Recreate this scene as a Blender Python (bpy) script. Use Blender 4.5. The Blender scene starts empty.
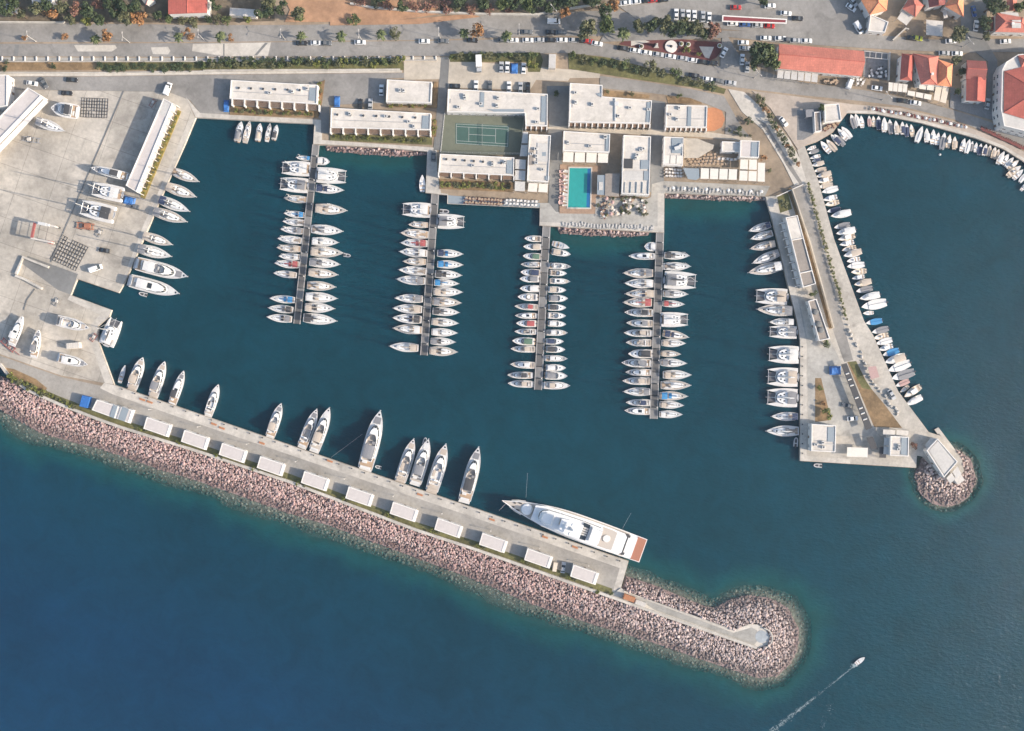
import bpy, math, random
import numpy as np
from mathutils import Vector, Matrix
random.seed(11)
R = math.radians
scene = bpy.context.scene
COL = scene.collection
# ---------------------------------------------------------------- camera, sky, sun, exposure
SC = 0.4                       # metres per photo pixel at sea level
CX, CY, HC = 512.0, 365.5, 420.0
cam_d = bpy.data.cameras.new('camera'); cam = bpy.data.objects.new('camera', cam_d); COL.objects.link(cam)
cam.location = (0, 0, HC); cam.rotation_euler = (0, 0, 0)
cam_d.sensor_width = 36; cam_d.lens = 36*HC/(1024*SC); cam_d.clip_start = 1; cam_d.clip_end = 20000
scene.camera = cam
SUN_EL, SUN_DX, SUN_DY = 27.0, 0.97, -0.22          # towards the sun, seen on the plan
world = bpy.data.worlds.new('World'); scene.world = world; world.use_nodes = True
wn = world.node_tree; bg = wn.nodes['Background']
sky = wn.nodes.new('ShaderNodeTexSky'); sky.sky_type = 'NISHITA'; sky.sun_disc = False
sky.sun_elevation = R(SUN_EL); sky.sun_rotation = math.atan2(SUN_DX, SUN_DY)
sky.air_density = 1.0; sky.dust_density = 2.0; sky.ozone_density = 1.0
wn.links.new(sky.outputs[0], bg.inputs[0]); bg.inputs[1].default_value = 0.15
sl = bpy.data.lights.new('sun', 'SUN'); sl.energy = 4.2; sl.angle = R(0.5); sl.color = (1.0, 0.87, 0.72)
so = bpy.data.objects.new('sun', sl); COL.objects.link(so); so.location = (200, -60, 300)
n = math.hypot(SUN_DX, SUN_DY)
sd = Vector((SUN_DX/n*math.cos(R(SUN_EL)), SUN_DY/n*math.cos(R(SUN_EL)), math.sin(R(SUN_EL))))
so.rotation_euler = sd.to_track_quat('Z', 'Y').to_euler()
vs = scene.view_settings
vs.view_transform = 'Standard'; vs.look = 'None'; vs.exposure = 0.74; vs.gamma = 1; vs.use_curve_mapping = False
# ---------------------------------------------------------------- helpers
G = 1.5                        # height of the quays above the water
def P(x, y, z=0.0):            # where a point of height z seen at photo pixel (x, y) stands
    k = (HC-z)/HC
    return Vector(((x-CX)*SC*k, (CY-y)*SC*k, z))
def Z(ox, oy, f):              # coordinates read off an enlarged crop
    return lambda x, y: (ox+x/f, oy+y/f)
def PP(pts, z=0.0): return [P(x, y, z) for x, y in pts]
def area(p): return 0.5*sum(p[i].x*p[(i+1) % len(p)].y-p[(i+1) % len(p)].x*p[i].y for i in range(len(p)))
def ccw(p): return p if area(p) > 0 else p[::-1]
def inset(p, d):
    p = ccw(p); n = len(p); out = []
    for i in range(n):
        a, b, c = p[i-1], p[i], p[(i+1) % n]
        u = (b-a).xy.normalized(); w = (c-b).xy.normalized()
        n1 = Vector((-u.y, u.x)); n2 = Vector((-w.y, w.x)); m = n1+n2
        k = d/max(0.25, 1+n1.dot(n2))
        out.append(Vector((b.x+m.x*k, b.y+m.y*k, b.z)))
    return out
class MB:
    def __init__(s): s.v = []; s.f = []; s.m = []
    def add(s, vs, fs, m=0):
        o = len(s.v); s.v += [tuple(q) for q in vs]; s.f += [tuple(i+o for i in f) for f in fs]; s.m += [m]*len(fs); return s
    def prism(s, poly, z0, z1, m=0, mt=None, bottom=True):
        p = ccw([Vector((q[0], q[1], 0)) for q in poly]); n = len(p)
        vs = [(q.x, q.y, z0) for q in p]+[(q.x, q.y, z1) for q in p]
        s.add(vs, [(i, (i+1) % n, n+(i+1) % n, n+i) for i in range(n)], m)
        s.add([(q.x, q.y, z1) for q in p], [tuple(range(n))], m if mt is None else mt)
        if bottom: s.add([(q.x, q.y, z0) for q in p], [tuple(range(n))[::-1]], m)
        return s
    def ring(s, p, d, z0, z1, m=0):          # wall that follows a polygon, d wide inwards
        p = ccw([Vector((q[0], q[1], 0)) for q in p]); q = inset(p, d); n = len(p)
        vs = [(a.x, a.y, z0) for a in p]+[(a.x, a.y, z1) for a in p]+[(a.x, a.y, z1) for a in q]+[(a.x, a.y, z0) for a in q]
        fs = []
        for i in range(n):
            j = (i+1) % n
            fs += [(i, j, n+j, n+i), (n+i, n+j, 2*n+j, 2*n+i), (2*n+i, 2*n+j, 3*n+j, 3*n+i)]
        return s.add(vs, fs, m)
    def box(s, c, d, rz=0, m=0, taper=1.0):
        x, y, z = d[0]/2, d[1]/2, d[2]/2; ca, sa = math.cos(rz), math.sin(rz); vs = []
        for k, t in ((-1, 1), (1, taper)):
            for a, b in ((-1, -1), (1, -1), (1, 1), (-1, 1)):
                X, Y = a*x*t, b*y*t
                vs.append((c[0]+X*ca-Y*sa, c[1]+X*sa+Y*ca, c[2]+k*z))
        return s.add(vs, [(3, 2, 1, 0), (4, 5, 6, 7), (0, 1, 5, 4), (1, 2, 6, 5), (2, 3, 7, 6), (3, 0, 4, 7)], m)
    def tube(s, a, b, r0, r1=None, n=6, m=0):
        a, b = Vector(a), Vector(b); r1 = r0 if r1 is None else r1
        d = (b-a).normalized(); u = d.cross(Vector((0, 0, 1)) if abs(d.z) < .9 else Vector((1, 0, 0))).normalized(); w = d.cross(u)
        vs = []
        for c, r in ((a, r0), (b, r1)):
            for i in range(n):
                t = 2*math.pi*i/n; vs.append(c+u*(r*math.cos(t))+w*(r*math.sin(t)))
        return s.add(vs, [(i, (i+1) % n, n+(i+1) % n, n+i) for i in range(n)]+[tuple(range(n))[::-1], tuple(range(n, 2*n))], m)
    def loft(s, rings, m=0, cap0=True, cap1=True, closed=True):
        n = len(rings[0]); vs = [q for r in rings for q in r]; fs = []
        for k in range(len(rings)-1):
            for i in range(n if closed else n-1):
                fs.append((k*n+i, k*n+(i+1) % n, (k+1)*n+(i+1) % n, (k+1)*n+i))
        if cap0: fs.append(tuple(range(n))[::-1])
        if cap1: fs.append(tuple(range((len(rings)-1)*n, len(rings)*n)))
        return s.add(vs, fs, m)
    def ball(s, c, r, n=8, k=5, sz=1.0, m=0):
        rings = []
        for j in range(k+1):
            t = math.pi*(j/k)-math.pi/2; rr = max(.01, math.cos(t))*r
            rings.append([(c[0]+rr*math.cos(2*math.pi*i/n), c[1]+rr*math.sin(2*math.pi*i/n), c[2]+math.sin(t)*r*sz) for i in range(n)])
        return s.loft(rings, m)
    def mesh(s, name, mats, off=None):
        me = bpy.data.meshes.new(name)
        vs = s.v if off is None else [(v[0]-off[0], v[1]-off[1], v[2]-off[2]) for v in s.v]
        me.from_pydata(vs, [], s.f)
        for q in (mats if isinstance(mats, (list, tuple)) else [mats]): me.materials.append(q)
        if any(s.m): me.polygons.foreach_set('material_index', s.m)
        me.update(); return me
    def build(s, name, mats, parent=None, off=None, smooth=False):
        me = s.mesh(name, mats, off)
        if smooth: me.polygons.foreach_set('use_smooth', [True]*len(me.polygons))
        return link(name, me, parent)
def link(name, me, parent=None):
    o = bpy.data.objects.new(name, me); COL.objects.link(o)
    if parent is not None: o.parent = parent
    return o
SHEETS = []
def pip(x, y, p):
    r = False; n = len(p)
    for i in range(n):
        x0, y0 = p[i]; x1, y1 = p[(i+1) % n]
        if (y0 > y) != (y1 > y) and x < (x1-x0)*(y-y0)/(y1-y0)+x0: r = not r
    return r
def ground(x, y):               # top of the paving at a world point
    z = G
    for p, t in SHEETS:
        if t > z and pip(x, y, p): z = t
    return z
def at(px, py):                 # world point on the ground under a photo pixel
    q = P(px, py, G); q.z = ground(q.x, q.y); return q
LABELS = {}
def tag(o, label, cat, group=None, kind=None):
    if label:
        if not 4 <= len(label.split()) <= 16: print('LONG', len(label.split()), label)
        if label in LABELS and not group: print('DUP', label)
        LABELS[label] = 1; o['label'] = label
    if cat: o['category'] = cat
    if group: o['group'] = group
    if kind: o['kind'] = kind
    return o
def thing(name, label, cat, loc=(0, 0, 0), rz=0, group=None):
    o = bpy.data.objects.new(name, None); COL.objects.link(o); o.empty_display_size = .3
    o.location = loc; o.rotation_euler = (0, 0, rz)
    return tag(o, label, cat, group)
def structure(name, mb, mat):
    o = mb.build(name, mat); o['kind'] = 'structure'; return o
KIDS = {}
def kids(o):
    return [c for c in bpy.data.objects if c.parent == o]
def freeze(o, hide=False):      # remember the tree of a prototype
    KIDS[o.name] = [freeze_c(c) for c in kids(o)]
    return o
def freeze_c(c): return (c, [freeze_c(d) for d in kids(c)])
def dup(proto, loc, rz, scale=(1, 1, 1), label=None, group=None, cat=None, mats=None, first=set()):
    if proto.name not in first:
        first.add(proto.name); r = proto; fresh = False
    else:
        r = proto.copy(); COL.objects.link(r); fresh = True
    r.location = loc; r.rotation_euler = (0, 0, rz); r.scale = scale
    for k in ('group', 'label'):
        if k in r: del r[k]
    tag(r, label, cat or proto['category'], group)
    def rec(items, par):
        for c, sub in items:
            q = c
            if fresh: q = c.copy(); COL.objects.link(q); q.parent = par
            kind = c.get('base', c.name.split('.')[0])
            if mats and kind in mats:
                mm = mats[kind]
                q.material_slots[0].link = 'OBJECT'; q.material_slots[0].material = mm
            elif fresh and c.material_slots and c.material_slots[0].link == 'OBJECT':
                q.material_slots[0].link = 'DATA'
            rec(sub, q)
    rec(KIDS[proto.name], r)
    return r
ORD = 'first second third fourth fifth sixth seventh eighth ninth tenth eleventh twelfth thirteenth fourteenth fifteenth sixteenth seventeenth eighteenth nineteenth twentieth'.split()
ORD += ['twenty-'+q for q in ORD[:9]]+['thirtieth']+['thirty-'+q for q in ORD[:9]]+['fortieth']+['forty-'+q for q in ORD[:9]]+['fiftieth']+['fifty-'+q for q in ORD[:9]]+['sixtieth']
# ---------------------------------------------------------------- materials
def mat(name, col, rough=.7, var=.12, scale=1.0, bump=0, metal=0, spec=.5, big=0.0, bigscale=.06, rnd=0, coord='Object', hue=None, stain=0, stainscale=.16):
    m = bpy.data.materials.new(name); m.use_nodes = True; nt = m.node_tree; b = nt.nodes['Principled BSDF']
    b.inputs['Roughness'].default_value = rough; b.inputs['Metallic'].default_value = metal
    b.inputs['Specular IOR Level'].default_value = spec
    tc = nt.nodes.new('ShaderNodeTexCoord')
    nz = nt.nodes.new('ShaderNodeTexNoise'); nz.inputs['Scale'].default_value = scale; nz.inputs['Detail'].default_value = 6; nz.inputs['Roughness'].default_value = .65
    nt.links.new(tc.outputs[coord], nz.inputs['Vector'])
    rp = nt.nodes.new('ShaderNodeMapRange'); rp.inputs[1].default_value = .3; rp.inputs[2].default_value = .7
    rp.inputs[3].default_value = 1-var; rp.inputs[4].default_value = 1+var
    nt.links.new(nz.outputs[0], rp.inputs[0]); val = rp.outputs[0]
    def mul(a, bb):
        q = nt.nodes.new('ShaderNodeMath'); q.operation = 'MULTIPLY'
        nt.links.new(a, q.inputs[0]); nt.links.new(bb, q.inputs[1]); return q.outputs[0]
    if big:
        n2 = nt.nodes.new('ShaderNodeTexNoise'); n2.inputs['Scale'].default_value = bigscale; n2.inputs['Detail'].default_value = 8; n2.inputs['Roughness'].default_value = .7
        nt.links.new(tc.outputs[coord], n2.inputs['Vector'])
        r2 = nt.nodes.new('ShaderNodeMapRange'); r2.inputs[1].default_value = .35; r2.inputs[2].default_value = .65
        r2.inputs[3].default_value = 1-big; r2.inputs[4].default_value = 1+big*.7
        nt.links.new(n2.outputs[0], r2.inputs[0]); val = mul(val, r2.outputs[0])
    if stain:
        n4 = nt.nodes.new('ShaderNodeTexNoise'); n4.inputs['Scale'].default_value = stainscale; n4.inputs['Detail'].default_value = 4; n4.inputs['Roughness'].default_value = .55; n4.inputs['Distortion'].default_value = .8
        nt.links.new(tc.outputs[coord], n4.inputs['Vector'])
        r4 = nt.nodes.new('ShaderNodeMapRange'); r4.inputs[1].default_value = .56; r4.inputs[2].default_value = .70; r4.inputs[3].default_value = 1; r4.inputs[4].default_value = 1-stain
        nt.links.new(n4.outputs[0], r4.inputs[0]); val = mul(val, r4.outputs[0])
    if rnd:
        ge = nt.nodes.new('ShaderNodeNewGeometry'); oi = nt.nodes.new('ShaderNodeObjectInfo')
        ad = nt.nodes.new('ShaderNodeMath'); ad.operation = 'ADD'; nt.links.new(ge.outputs['Random Per Island'], ad.inputs[0]); nt.links.new(oi.outputs['Random'], ad.inputs[1])
        fr = nt.nodes.new('ShaderNodeMath'); fr.operation = 'FRACT'; nt.links.new(ad.outputs[0], fr.inputs[0])
        r3 = nt.nodes.new('ShaderNodeMapRange'); r3.inputs[3].default_value = 1-rnd; r3.inputs[4].default_value = 1+rnd
        nt.links.new(fr.outputs[0], r3.inputs[0]); val = mul(val, r3.outputs[0])
    mx = nt.nodes.new('ShaderNodeVectorMath'); mx.operation = 'SCALE'
    mx.inputs[0].default_value = col
    if hue and rnd:
        mc = nt.nodes.new('ShaderNodeMix'); mc.data_type = 'RGBA'; mc.inputs[6].default_value = (*col, 1); mc.inputs[7].default_value = (*hue, 1)
        f2 = nt.nodes.new('ShaderNodeMath'); f2.operation = 'MULTIPLY'; f2.inputs[1].default_value = 7.3; nt.links.new(fr.outputs[0], f2.inputs[0])
        f3 = nt.nodes.new('ShaderNodeMath'); f3.operation = 'FRACT'; nt.links.new(f2.outputs[0], f3.inputs[0])
        nt.links.new(f3.outputs[0], mc.inputs[0]); nt.links.new(mc.outputs[2], mx.inputs[0])
    nt.links.new(val, mx.inputs['Scale']); nt.links.new(mx.outputs[0], b.inputs['Base Color'])
    if bump:
        bp = nt.nodes.new('ShaderNodeBump'); bp.inputs['Strength'].default_value = bump; bp.inputs['Distance'].default_value = .05
        nt.links.new(nz.outputs[0], bp.inputs['Height']); nt.links.new(bp.outputs[0], b.inputs['Normal'])
    m['mx'] = mx.name
    return m
def add_joints(m, w, h, rot, dark=.75, mortar=.012, offset=.0):
    nt = m.node_tree; mx = nt.nodes[m['mx']]; b = nt.nodes['Principled BSDF']
    tc = nt.nodes.new('ShaderNodeTexCoord'); mp = nt.nodes.new('ShaderNodeMapping'); mp.inputs['Rotation'].default_value = (0, 0, rot)
    nt.links.new(tc.outputs['Object'], mp.inputs[0])
    bk = nt.nodes.new('ShaderNodeTexBrick'); bk.inputs['Scale'].default_value = 1; bk.inputs['Brick Width'].default_value = w; bk.inputs['Row Height'].default_value = h
    bk.inputs['Mortar Size'].default_value = mortar; bk.inputs['Mortar Smooth'].default_value = .3; bk.offset = offset
    bk.inputs['Color1'].default_value = (1, 1, 1, 1); bk.inputs['Color2'].default_value = (.93, .93, .92, 1); bk.inputs['Mortar'].default_value = (dark, dark, dark, 1)
    nt.links.new(mp.outputs[0], bk.inputs['Vector'])
    mu = nt.nodes.new('ShaderNodeMix'); mu.data_type = 'RGBA'; mu.blend_type = 'MULTIPLY'; mu.inputs[0].default_value = 1
    nt.links.new(mx.outputs[0], mu.inputs[6]); nt.links.new(bk.outputs[0], mu.inputs[7]); nt.links.new(mu.outputs[2], b.inputs['Base Color'])
    return m
M = {}
M['soil'] = mat('dry_soil', (.30, .235, .17), .95, .2, .35, .3, big=.3, bigscale=.05)
M['orange_soil'] = mat('orange_soil', (.38, .22, .13), .95, .2, .4, .3, big=.25, bigscale=.08)
M['concrete'] = add_joints(mat('yard_concrete', (.445, .405, .35), .85, .14, .6, .1, big=.32, bigscale=.05, stain=.3, stainscale=.1), 14, 10, R(19), .58, .10)
M['quay'] = add_joints(mat('quay_concrete', (.49, .455, .405), .85, .14, .7, .1, big=.22, bigscale=.07, stain=.2), 6, 2.2, R(20), .86, .05)
M['pier_paving'] = add_joints(mat('pier_paving', (.44, .405, .355), .85, .14, .9, .1, big=.22, bigscale=.09, stain=.25), 3, 1.2, R(-72), .86, .05)
M['apron'] = mat('grey_apron', (.35, .335, .305), .88, .14, .7, .1, stain=.25, big=.25, bigscale=.07)
M['asphalt'] = mat('worn_asphalt', (.255, .242, .225), .9, .12, .9, .1, stain=.22, big=.25, bigscale=.05)
M['asphalt_dark'] = mat('asphalt_dark', (.185, .185, .18), .9, .1, .8, .1, big=.2, bigscale=.06)
M['sidewalk'] = mat('sidewalk', (.51, .475, .42), .9, .1, .8, .1, big=.14, bigscale=.1)
M['sandy'] = mat('sandy_paving', (.47, .415, .34), .9, .12, .6, .1, big=.2, bigscale=.1)
M['town'] = mat('town_paving', (.40, .34, .285), .9, .12, .6, .1, big=.22, bigscale=.08)
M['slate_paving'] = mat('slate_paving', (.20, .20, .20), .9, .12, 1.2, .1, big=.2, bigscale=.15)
M['garden'] = mat('shaded_garden_soil', (.15, .12, .085), .95, .35, .5, .4, big=.4, bigscale=.09)  # soil made darker to paint in the shade under dense planting
M['yellow_grass'] = mat('yellow_grass', (.30, .23, .07), .95, .35, .9, .4, big=.4, bigscale=.2)
M['grass'] = mat('dry_grass', (.13, .125, .05), .95, .35, .8, .4, big=.4, bigscale=.12)
M['brown_grass'] = mat('brown_grass', (.24, .16, .085), .95, .3, .6, .4, big=.4, bigscale=.1)
M['white'] = mat('white_plaster', (.70, .67, .63), .8, .05, 1.5, 0, big=.06, bigscale=.2)
M['roofwhite'] = add_joints(mat('pale_roof', (.59, .548, .495), .85, .08, 1.0, 0, big=.16, bigscale=.16, stain=.16, stainscale=.25), 9, 2.2, R(-3), .92, .05)
M['bwroad'] = mat('pale_asphalt', (.31, .29, .26), .9, .12, .9, .1, stain=.2, big=.2, bigscale=.06)
M['roofgrey'] = mat('grey_roof', (.50, .48, .45), .85, .07, 1.2, 0, big=.1, bigscale=.15)
M['roofbrown'] = mat('brown_roof', (.27, .235, .205), .85, .08, 1.2, 0, big=.15, bigscale=.15)
M['rooftaupe'] = mat('taupe_roof', (.53, .485, .46), .85, .06, 1.0, 0, big=.1, bigscale=.1)
M['bluegrey'] = mat('bluegrey_panel', (.24, .28, .31), .6, .06, 1, 0)
M['canopy'] = mat('cream_canopy', (.66, .62, .55), .8, .04, 1.2, 0, big=.06, bigscale=.3)
M['wood'] = mat('dark_timber', (.20, .13, .09), .8, .2, 2, .2)
M['deckwood'] = mat('deck_timber', (.33, .22, .15), .8, .15, 2, .1, big=.2, bigscale=.3)
M['glass'] = mat('dark_glass', (.03, .04, .05), .1, .1, 1, 0, spec=.6)
M['dark'] = mat('dark_metal', (.045, .045, .05), .6, .1, 2)
M['steel'] = mat('galvanised_steel', (.42, .43, .44), .45, .08, 3, 0, metal=.5)
M['ac'] = mat('appliance_grey', (.55, .55, .54), .6, .1, 3)
def tiles(name, col, var=.12, rot=0):
    m = mat(name, col, .85, var, 1.5, .1, big=.18, bigscale=.25)
    return add_joints(m, .9, .55, rot, .78, .05)
M['tile'] = tiles('clay_roof_tile', (.55, .185, .135)); M['tile_red'] = tiles('red_roof_tile', (.46, .12, .09)); M['tile_dark'] = tiles('dark_red_tile', (.27, .085, .075)); M['tile_orange'] = tiles('orange_roof_tile', (.74, .30, .15))
M['maroon'] = mat('maroon_paving', (.13, .045, .045), .9, .12, 1, .1, big=.2, bigscale=.2)
M['clay'] = mat('orange_clay', (.43, .19, .095), .95, .1, 1.2, .1)
M['court_out'] = mat('court_olive', (.14, .15, .11), .9, .08, .6, 0, big=.12, bigscale=.1)
M['court_in'] = mat('court_green', (.05, .105, .09), .9, .08, .6, 0, big=.1, bigscale=.1)
M['line'] = mat('white_line_paint', (.45, .46, .44), .8, .08, 3)
M['pool'] = mat('pool_water', (.03, .29, .27), .08, .08, .5, .05, spec=.5)
M['blue'] = mat('blue_tarp', (.035, .15, .42), .6, .1, 1.5); M['red'] = mat('red_paint', (.30, .09, .08), .6, .1, 1.5)
M['rockbase'] = mat('rubble_core', (.25, .18, .17), .95, .3, .6, .3)
M['rock'] = mat('armour_stone', (.40, .255, .235), .95, .2, 1.3, .5, rnd=.30, hue=(.40, .315, .29))
M['rockgrey'] = mat('armour_stone_grey', (.46, .38, .34), .95, .2, 1.3, .5, rnd=.26, hue=(.46, .34, .31))
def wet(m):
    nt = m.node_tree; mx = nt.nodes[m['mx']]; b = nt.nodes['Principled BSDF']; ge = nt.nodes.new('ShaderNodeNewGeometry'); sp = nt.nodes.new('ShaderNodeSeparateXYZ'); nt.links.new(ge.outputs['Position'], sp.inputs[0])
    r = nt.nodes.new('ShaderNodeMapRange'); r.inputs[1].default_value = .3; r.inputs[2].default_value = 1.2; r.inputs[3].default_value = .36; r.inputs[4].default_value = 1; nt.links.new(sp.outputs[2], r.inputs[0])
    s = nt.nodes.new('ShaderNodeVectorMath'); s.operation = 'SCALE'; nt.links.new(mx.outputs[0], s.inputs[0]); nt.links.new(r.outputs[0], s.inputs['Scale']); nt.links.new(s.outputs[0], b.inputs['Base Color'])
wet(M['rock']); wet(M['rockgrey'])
def paler(m, col):      # the head of the breakwater is armoured with greyer stone
    nt = m.node_tree; mx = nt.nodes[m['mx']]; l = mx.inputs[0].links[0]; src = l.from_socket; ge = nt.nodes.new('ShaderNodeNewGeometry'); sp = nt.nodes.new('ShaderNodeSeparateXYZ'); nt.links.new(ge.outputs['Position'], sp.inputs[0])
    r = nt.nodes.new('ShaderNodeMapRange'); r.inputs[1].default_value = 10; r.inputs[2].default_value = 75; r.inputs[3].default_value = 0; r.inputs[4].default_value = .6; nt.links.new(sp.outputs[0], r.inputs[0])
    c = nt.nodes.new('ShaderNodeMix'); c.data_type = 'RGBA'; c.inputs[7].default_value = (*col, 1); nt.links.new(r.outputs[0], c.inputs[0]); nt.links.new(src, c.inputs[6]); nt.links.new(c.outputs[2], mx.inputs[0])
paler(M['rock'], (.45, .385, .355))
M['rockpale'] = mat('pale_boulder', (.42, .40, .37), .95, .2, 1.3, .4)
M['wetrock'] = mat('submerged_stone', (.22, .225, .19), .95, .3, 1.0, .4, rnd=.55)
def leafm(name, c, c2, r=.45): return mat(name, c, .75, .2, 1.5, 0, rnd=r, hue=c2)
M['leaf'] = leafm('leaf_green', (.055, .085, .025), (.10, .115, .035)); M['leafdark'] = leafm('leaf_dark', (.032, .052, .022), (.06, .08, .03))
M['leafyellow'] = leafm('leaf_yellow_green', (.19, .19, .04), (.11, .13, .03)); M['leaforange'] = leafm('leaf_autumn', (.33, .15, .055), (.22, .13, .06))
M['leafred'] = leafm('leaf_reddish', (.26, .11, .085), (.15, .10, .06)); M['palm'] = leafm('palm_frond', (.11, .125, .045), (.06, .085, .03)); M['leafolive'] = leafm('leaf_olive', (.13, .13, .065), (.085, .09, .04))
M['bark'] = mat('bark', (.14, .10, .07), .95, .25, 4, .3)
# boats
M['gel'] = mat('white_gelcoat', (.76, .755, .745), .35, .04, 2, 0); M['gelgrey'] = mat('grey_gelcoat', (.50, .51, .52), .4, .05, 2); M['gelnavy'] = mat('navy_gelcoat', (.03, .05, .10), .3, .05, 2); M['gelred'] = mat('red_gelcoat', (.35, .05, .05), .4, .05, 2)
M['geltan'] = mat('cream_gelcoat', (.66, .57, .46), .5, .08, 2)
M['bdeck'] = mat('nonslip_deck', (.60, .59, .575), .7, .10, 3); M['teak'] = mat('teak_deck', (.40, .29, .20), .7, .12, 4); M['teakred'] = mat('varnished_teak', (.36, .15, .09), .6, .12, 4); M['decktan'] = mat('weathered_teak', (.46, .41, .36), .7, .1, 4)
M['cabin'] = mat('cabin_white', (.75, .745, .735), .4, .05, 2); M['cock'] = mat('cockpit_sole', (.28, .23, .19), .8, .15, 4)
M['mastm'] = mat('anodised_mast', (.62, .62, .62), .35, .03, 3, metal=.4); M['wire'] = mat('stainless_wire', (.55, .55, .55), .35, .03, 3, metal=.3)
FAB = {'white': (.62, .61, .59), 'tan': (.47, .40, .33), 'navy': (.035, .05, .10), 'blue': (.05, .23, .46), 'grey': (.22, .22, .23), 'red': (.36, .09, .09), 'charcoal': (.06, .06, .065), 'green': (.10, .17, .12), 'pink': (.42, .28, .26)}
for k, c in FAB.items(): M['fab_'+k] = mat('canvas_'+k, c, .85, .1, 3, .1)
M['tramp'] = mat('net', (.10, .10, .11), .9, .1, 6); M['rubber'] = mat('rubber', (.05, .05, .05), .7, .1, 3); M['hyp'] = mat('grey_tube', (.45, .45, .46), .6, .08, 3)
for k, c in {'white': (.75, .75, .74), 'silver': (.42, .43, .44), 'black': (.025, .025, .028), 'grey': (.14, .145, .15), 'red': (.42, .03, .03), 'blue': (.04, .10, .28), 'lime': (.50, .52, .06)}.items():
    M['car_'+k] = mat('car_paint_'+k, c, .25, .04, 2, spec=.6)
# ---------------------------------------------------------------- water, land
LAND = [(-160, 290), (-60, 335), (0, 365), (8, 375.6), (27, 390.6), (57.5, 404), (96, 419), (120, 427.5), (200, 452.5), (291.8, 483), (415, 530), (480, 551), (618, 599), (628.7, 561),
        (480, 510), (200, 414.3), (114, 384.7), (98, 341), (98, 326), (109, 317), (111.5, 310), (70.5, 295), (77, 279), (118.5, 293), (125, 281.5), (149, 226), (162, 195), (186, 141), (195.7, 117.5),
        (314.5, 124), (313, 144), (319, 144.8), (380, 147.6), (427.2, 151.6), (425.4, 192.7), (448, 195.3), (540, 203), (539.3, 225.5), (600, 229.5), (664, 232.8), (664.5, 193.3), (765.2, 196.5),
        (772, 219), (788, 286), (797, 321), (800, 340), (800, 461), (916, 468), (917, 453), (929.6, 433), (898, 391), (873, 335), (864, 321), (834, 239), (818, 180), (804.4, 146), (817.5, 141.4), (832.8, 132.7), (847, 112.5),
        (876.6, 113.5), (922.5, 123), (975, 137.5), (1003.5, 148.5), (1024, 161), (1050, 180), (1090, 230), (1200, 300)]
land_w = PP(LAND, G)
far = [(2900, 60), (2900, 2900), (-2900, 2900), (-2900, 100)]
mb = MB(); mb.prism([(q.x, q.y) for q in land_w]+far, -5, G, 0, 1)
structure('ground', mb, [M['quay'], M['soil']])
# lines that have shallow water beside them: (pixels, width in metres)
ROCKW = [(-160, 318), (-60, 372), (0, 409), (14, 418), (41, 433), (61.5, 439), (100, 448.6), (158.7, 469), (198, 481), (290, 513.5), (331, 526), (480, 581.5), (529, 603), (558, 613), (600, 626.5), (654.6, 643), (709, 662), (758.5, 678), (777.6, 675.7), (790, 664), (797, 651), (799, 629), (788, 608), (769.4, 598), (747.5, 595), (728.4, 600.5), (714.8, 608), (703.8, 606), (654.6, 585.5), (626, 576), (618, 599)]
PATH = [(610, 596), (621, 588), (624.6, 591), (734, 630.6), (750, 624), (758, 624.5), (766, 629), (770, 637), (767.5, 645), (757, 648.5), (656, 613.5), (600, 593)]
EROCK = [(945.6+30*math.cos(a*math.pi/14)*(1+.05*math.sin(a*2.3)), 477+29.5*math.sin(a*math.pi/14)) for a in range(28)]
NR1 = [(326, 143), (380, 147), (427.5, 151), (427, 155), (400, 156.5), (360, 154), (326, 150)]
NR2 = [(556, 226), (600, 229), (650, 231.5), (648, 235.5), (630, 236.5), (590, 235.5), (560, 233.5)]
NR3 = [(664.5, 193), (765.5, 196), (766, 200.5), (740, 201), (700, 199.5), (665, 198)]
def seg_dist(pts, poly, closed=False):
    d = np.full(len(pts), 1e9); n = len(poly)
    for i in range(n if closed else n-1):
        a = np.array(poly[i][:2]); b = np.array(poly[(i+1) % n][:2]); ab = b-a
        t = np.clip(((pts-a)@ab)/max(1e-9, ab@ab), 0, 1)[:, None]
        d = np.minimum(d, np.linalg.norm(pts-(a+t*ab), axis=1))
    return d
def inside(pts, poly):
    r = np.zeros(len(pts), bool); n = len(poly); x, y = pts[:, 0], pts[:, 1]
    for i in range(n):
        x0, y0 = poly[i][:2]; x1, y1 = poly[(i+1) % n][:2]
        if y0 == y1: continue
        r ^= ((y0 > y) != (y1 > y)) & (x < (x1-x0)*(y-y0)/(y1-y0)+x0)
    return r
def w2(px): return [(P(x, y).x, P(x, y).y) for x, y in px]
rock_w = w2(ROCKW); er_w = w2(EROCK); lnd = [(q.x, q.y) for q in land_w]+far
step = 1.6; xs = np.arange(-256, 256.1, step); ys = np.arange(-176, 176.1, step)
gx, gy = np.meshgrid(xs, ys); pts = np.stack([gx.ravel(), gy.ravel()], 1)
def vnoise(p, s, seed):
    rg_ = np.random.default_rng(seed); g_ = rg_.random((400, 400)); q_ = p/s+150; i_ = np.floor(q_).astype(int); f_ = q_-i_; f_ = f_*f_*(3-2*f_)
    a_ = g_[i_[:, 1], i_[:, 0]]; b_ = g_[i_[:, 1], i_[:, 0]+1]; c_ = g_[i_[:, 1]+1, i_[:, 0]]; d_ = g_[i_[:, 1]+1, i_[:, 0]+1]
    return (a_*(1-f_[:, 0])+b_*f_[:, 0])*(1-f_[:, 1])+(c_*(1-f_[:, 0])+d_*f_[:, 0])*f_[:, 1]
wob = .62+.5*vnoise(pts, 14, 1)+.35*vnoise(pts, 5, 2)+.2*vnoise(pts, 2.2, 3)
dep = np.clip(seg_dist(pts, rock_w[:23])/(13*wob), 0, 1)
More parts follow.
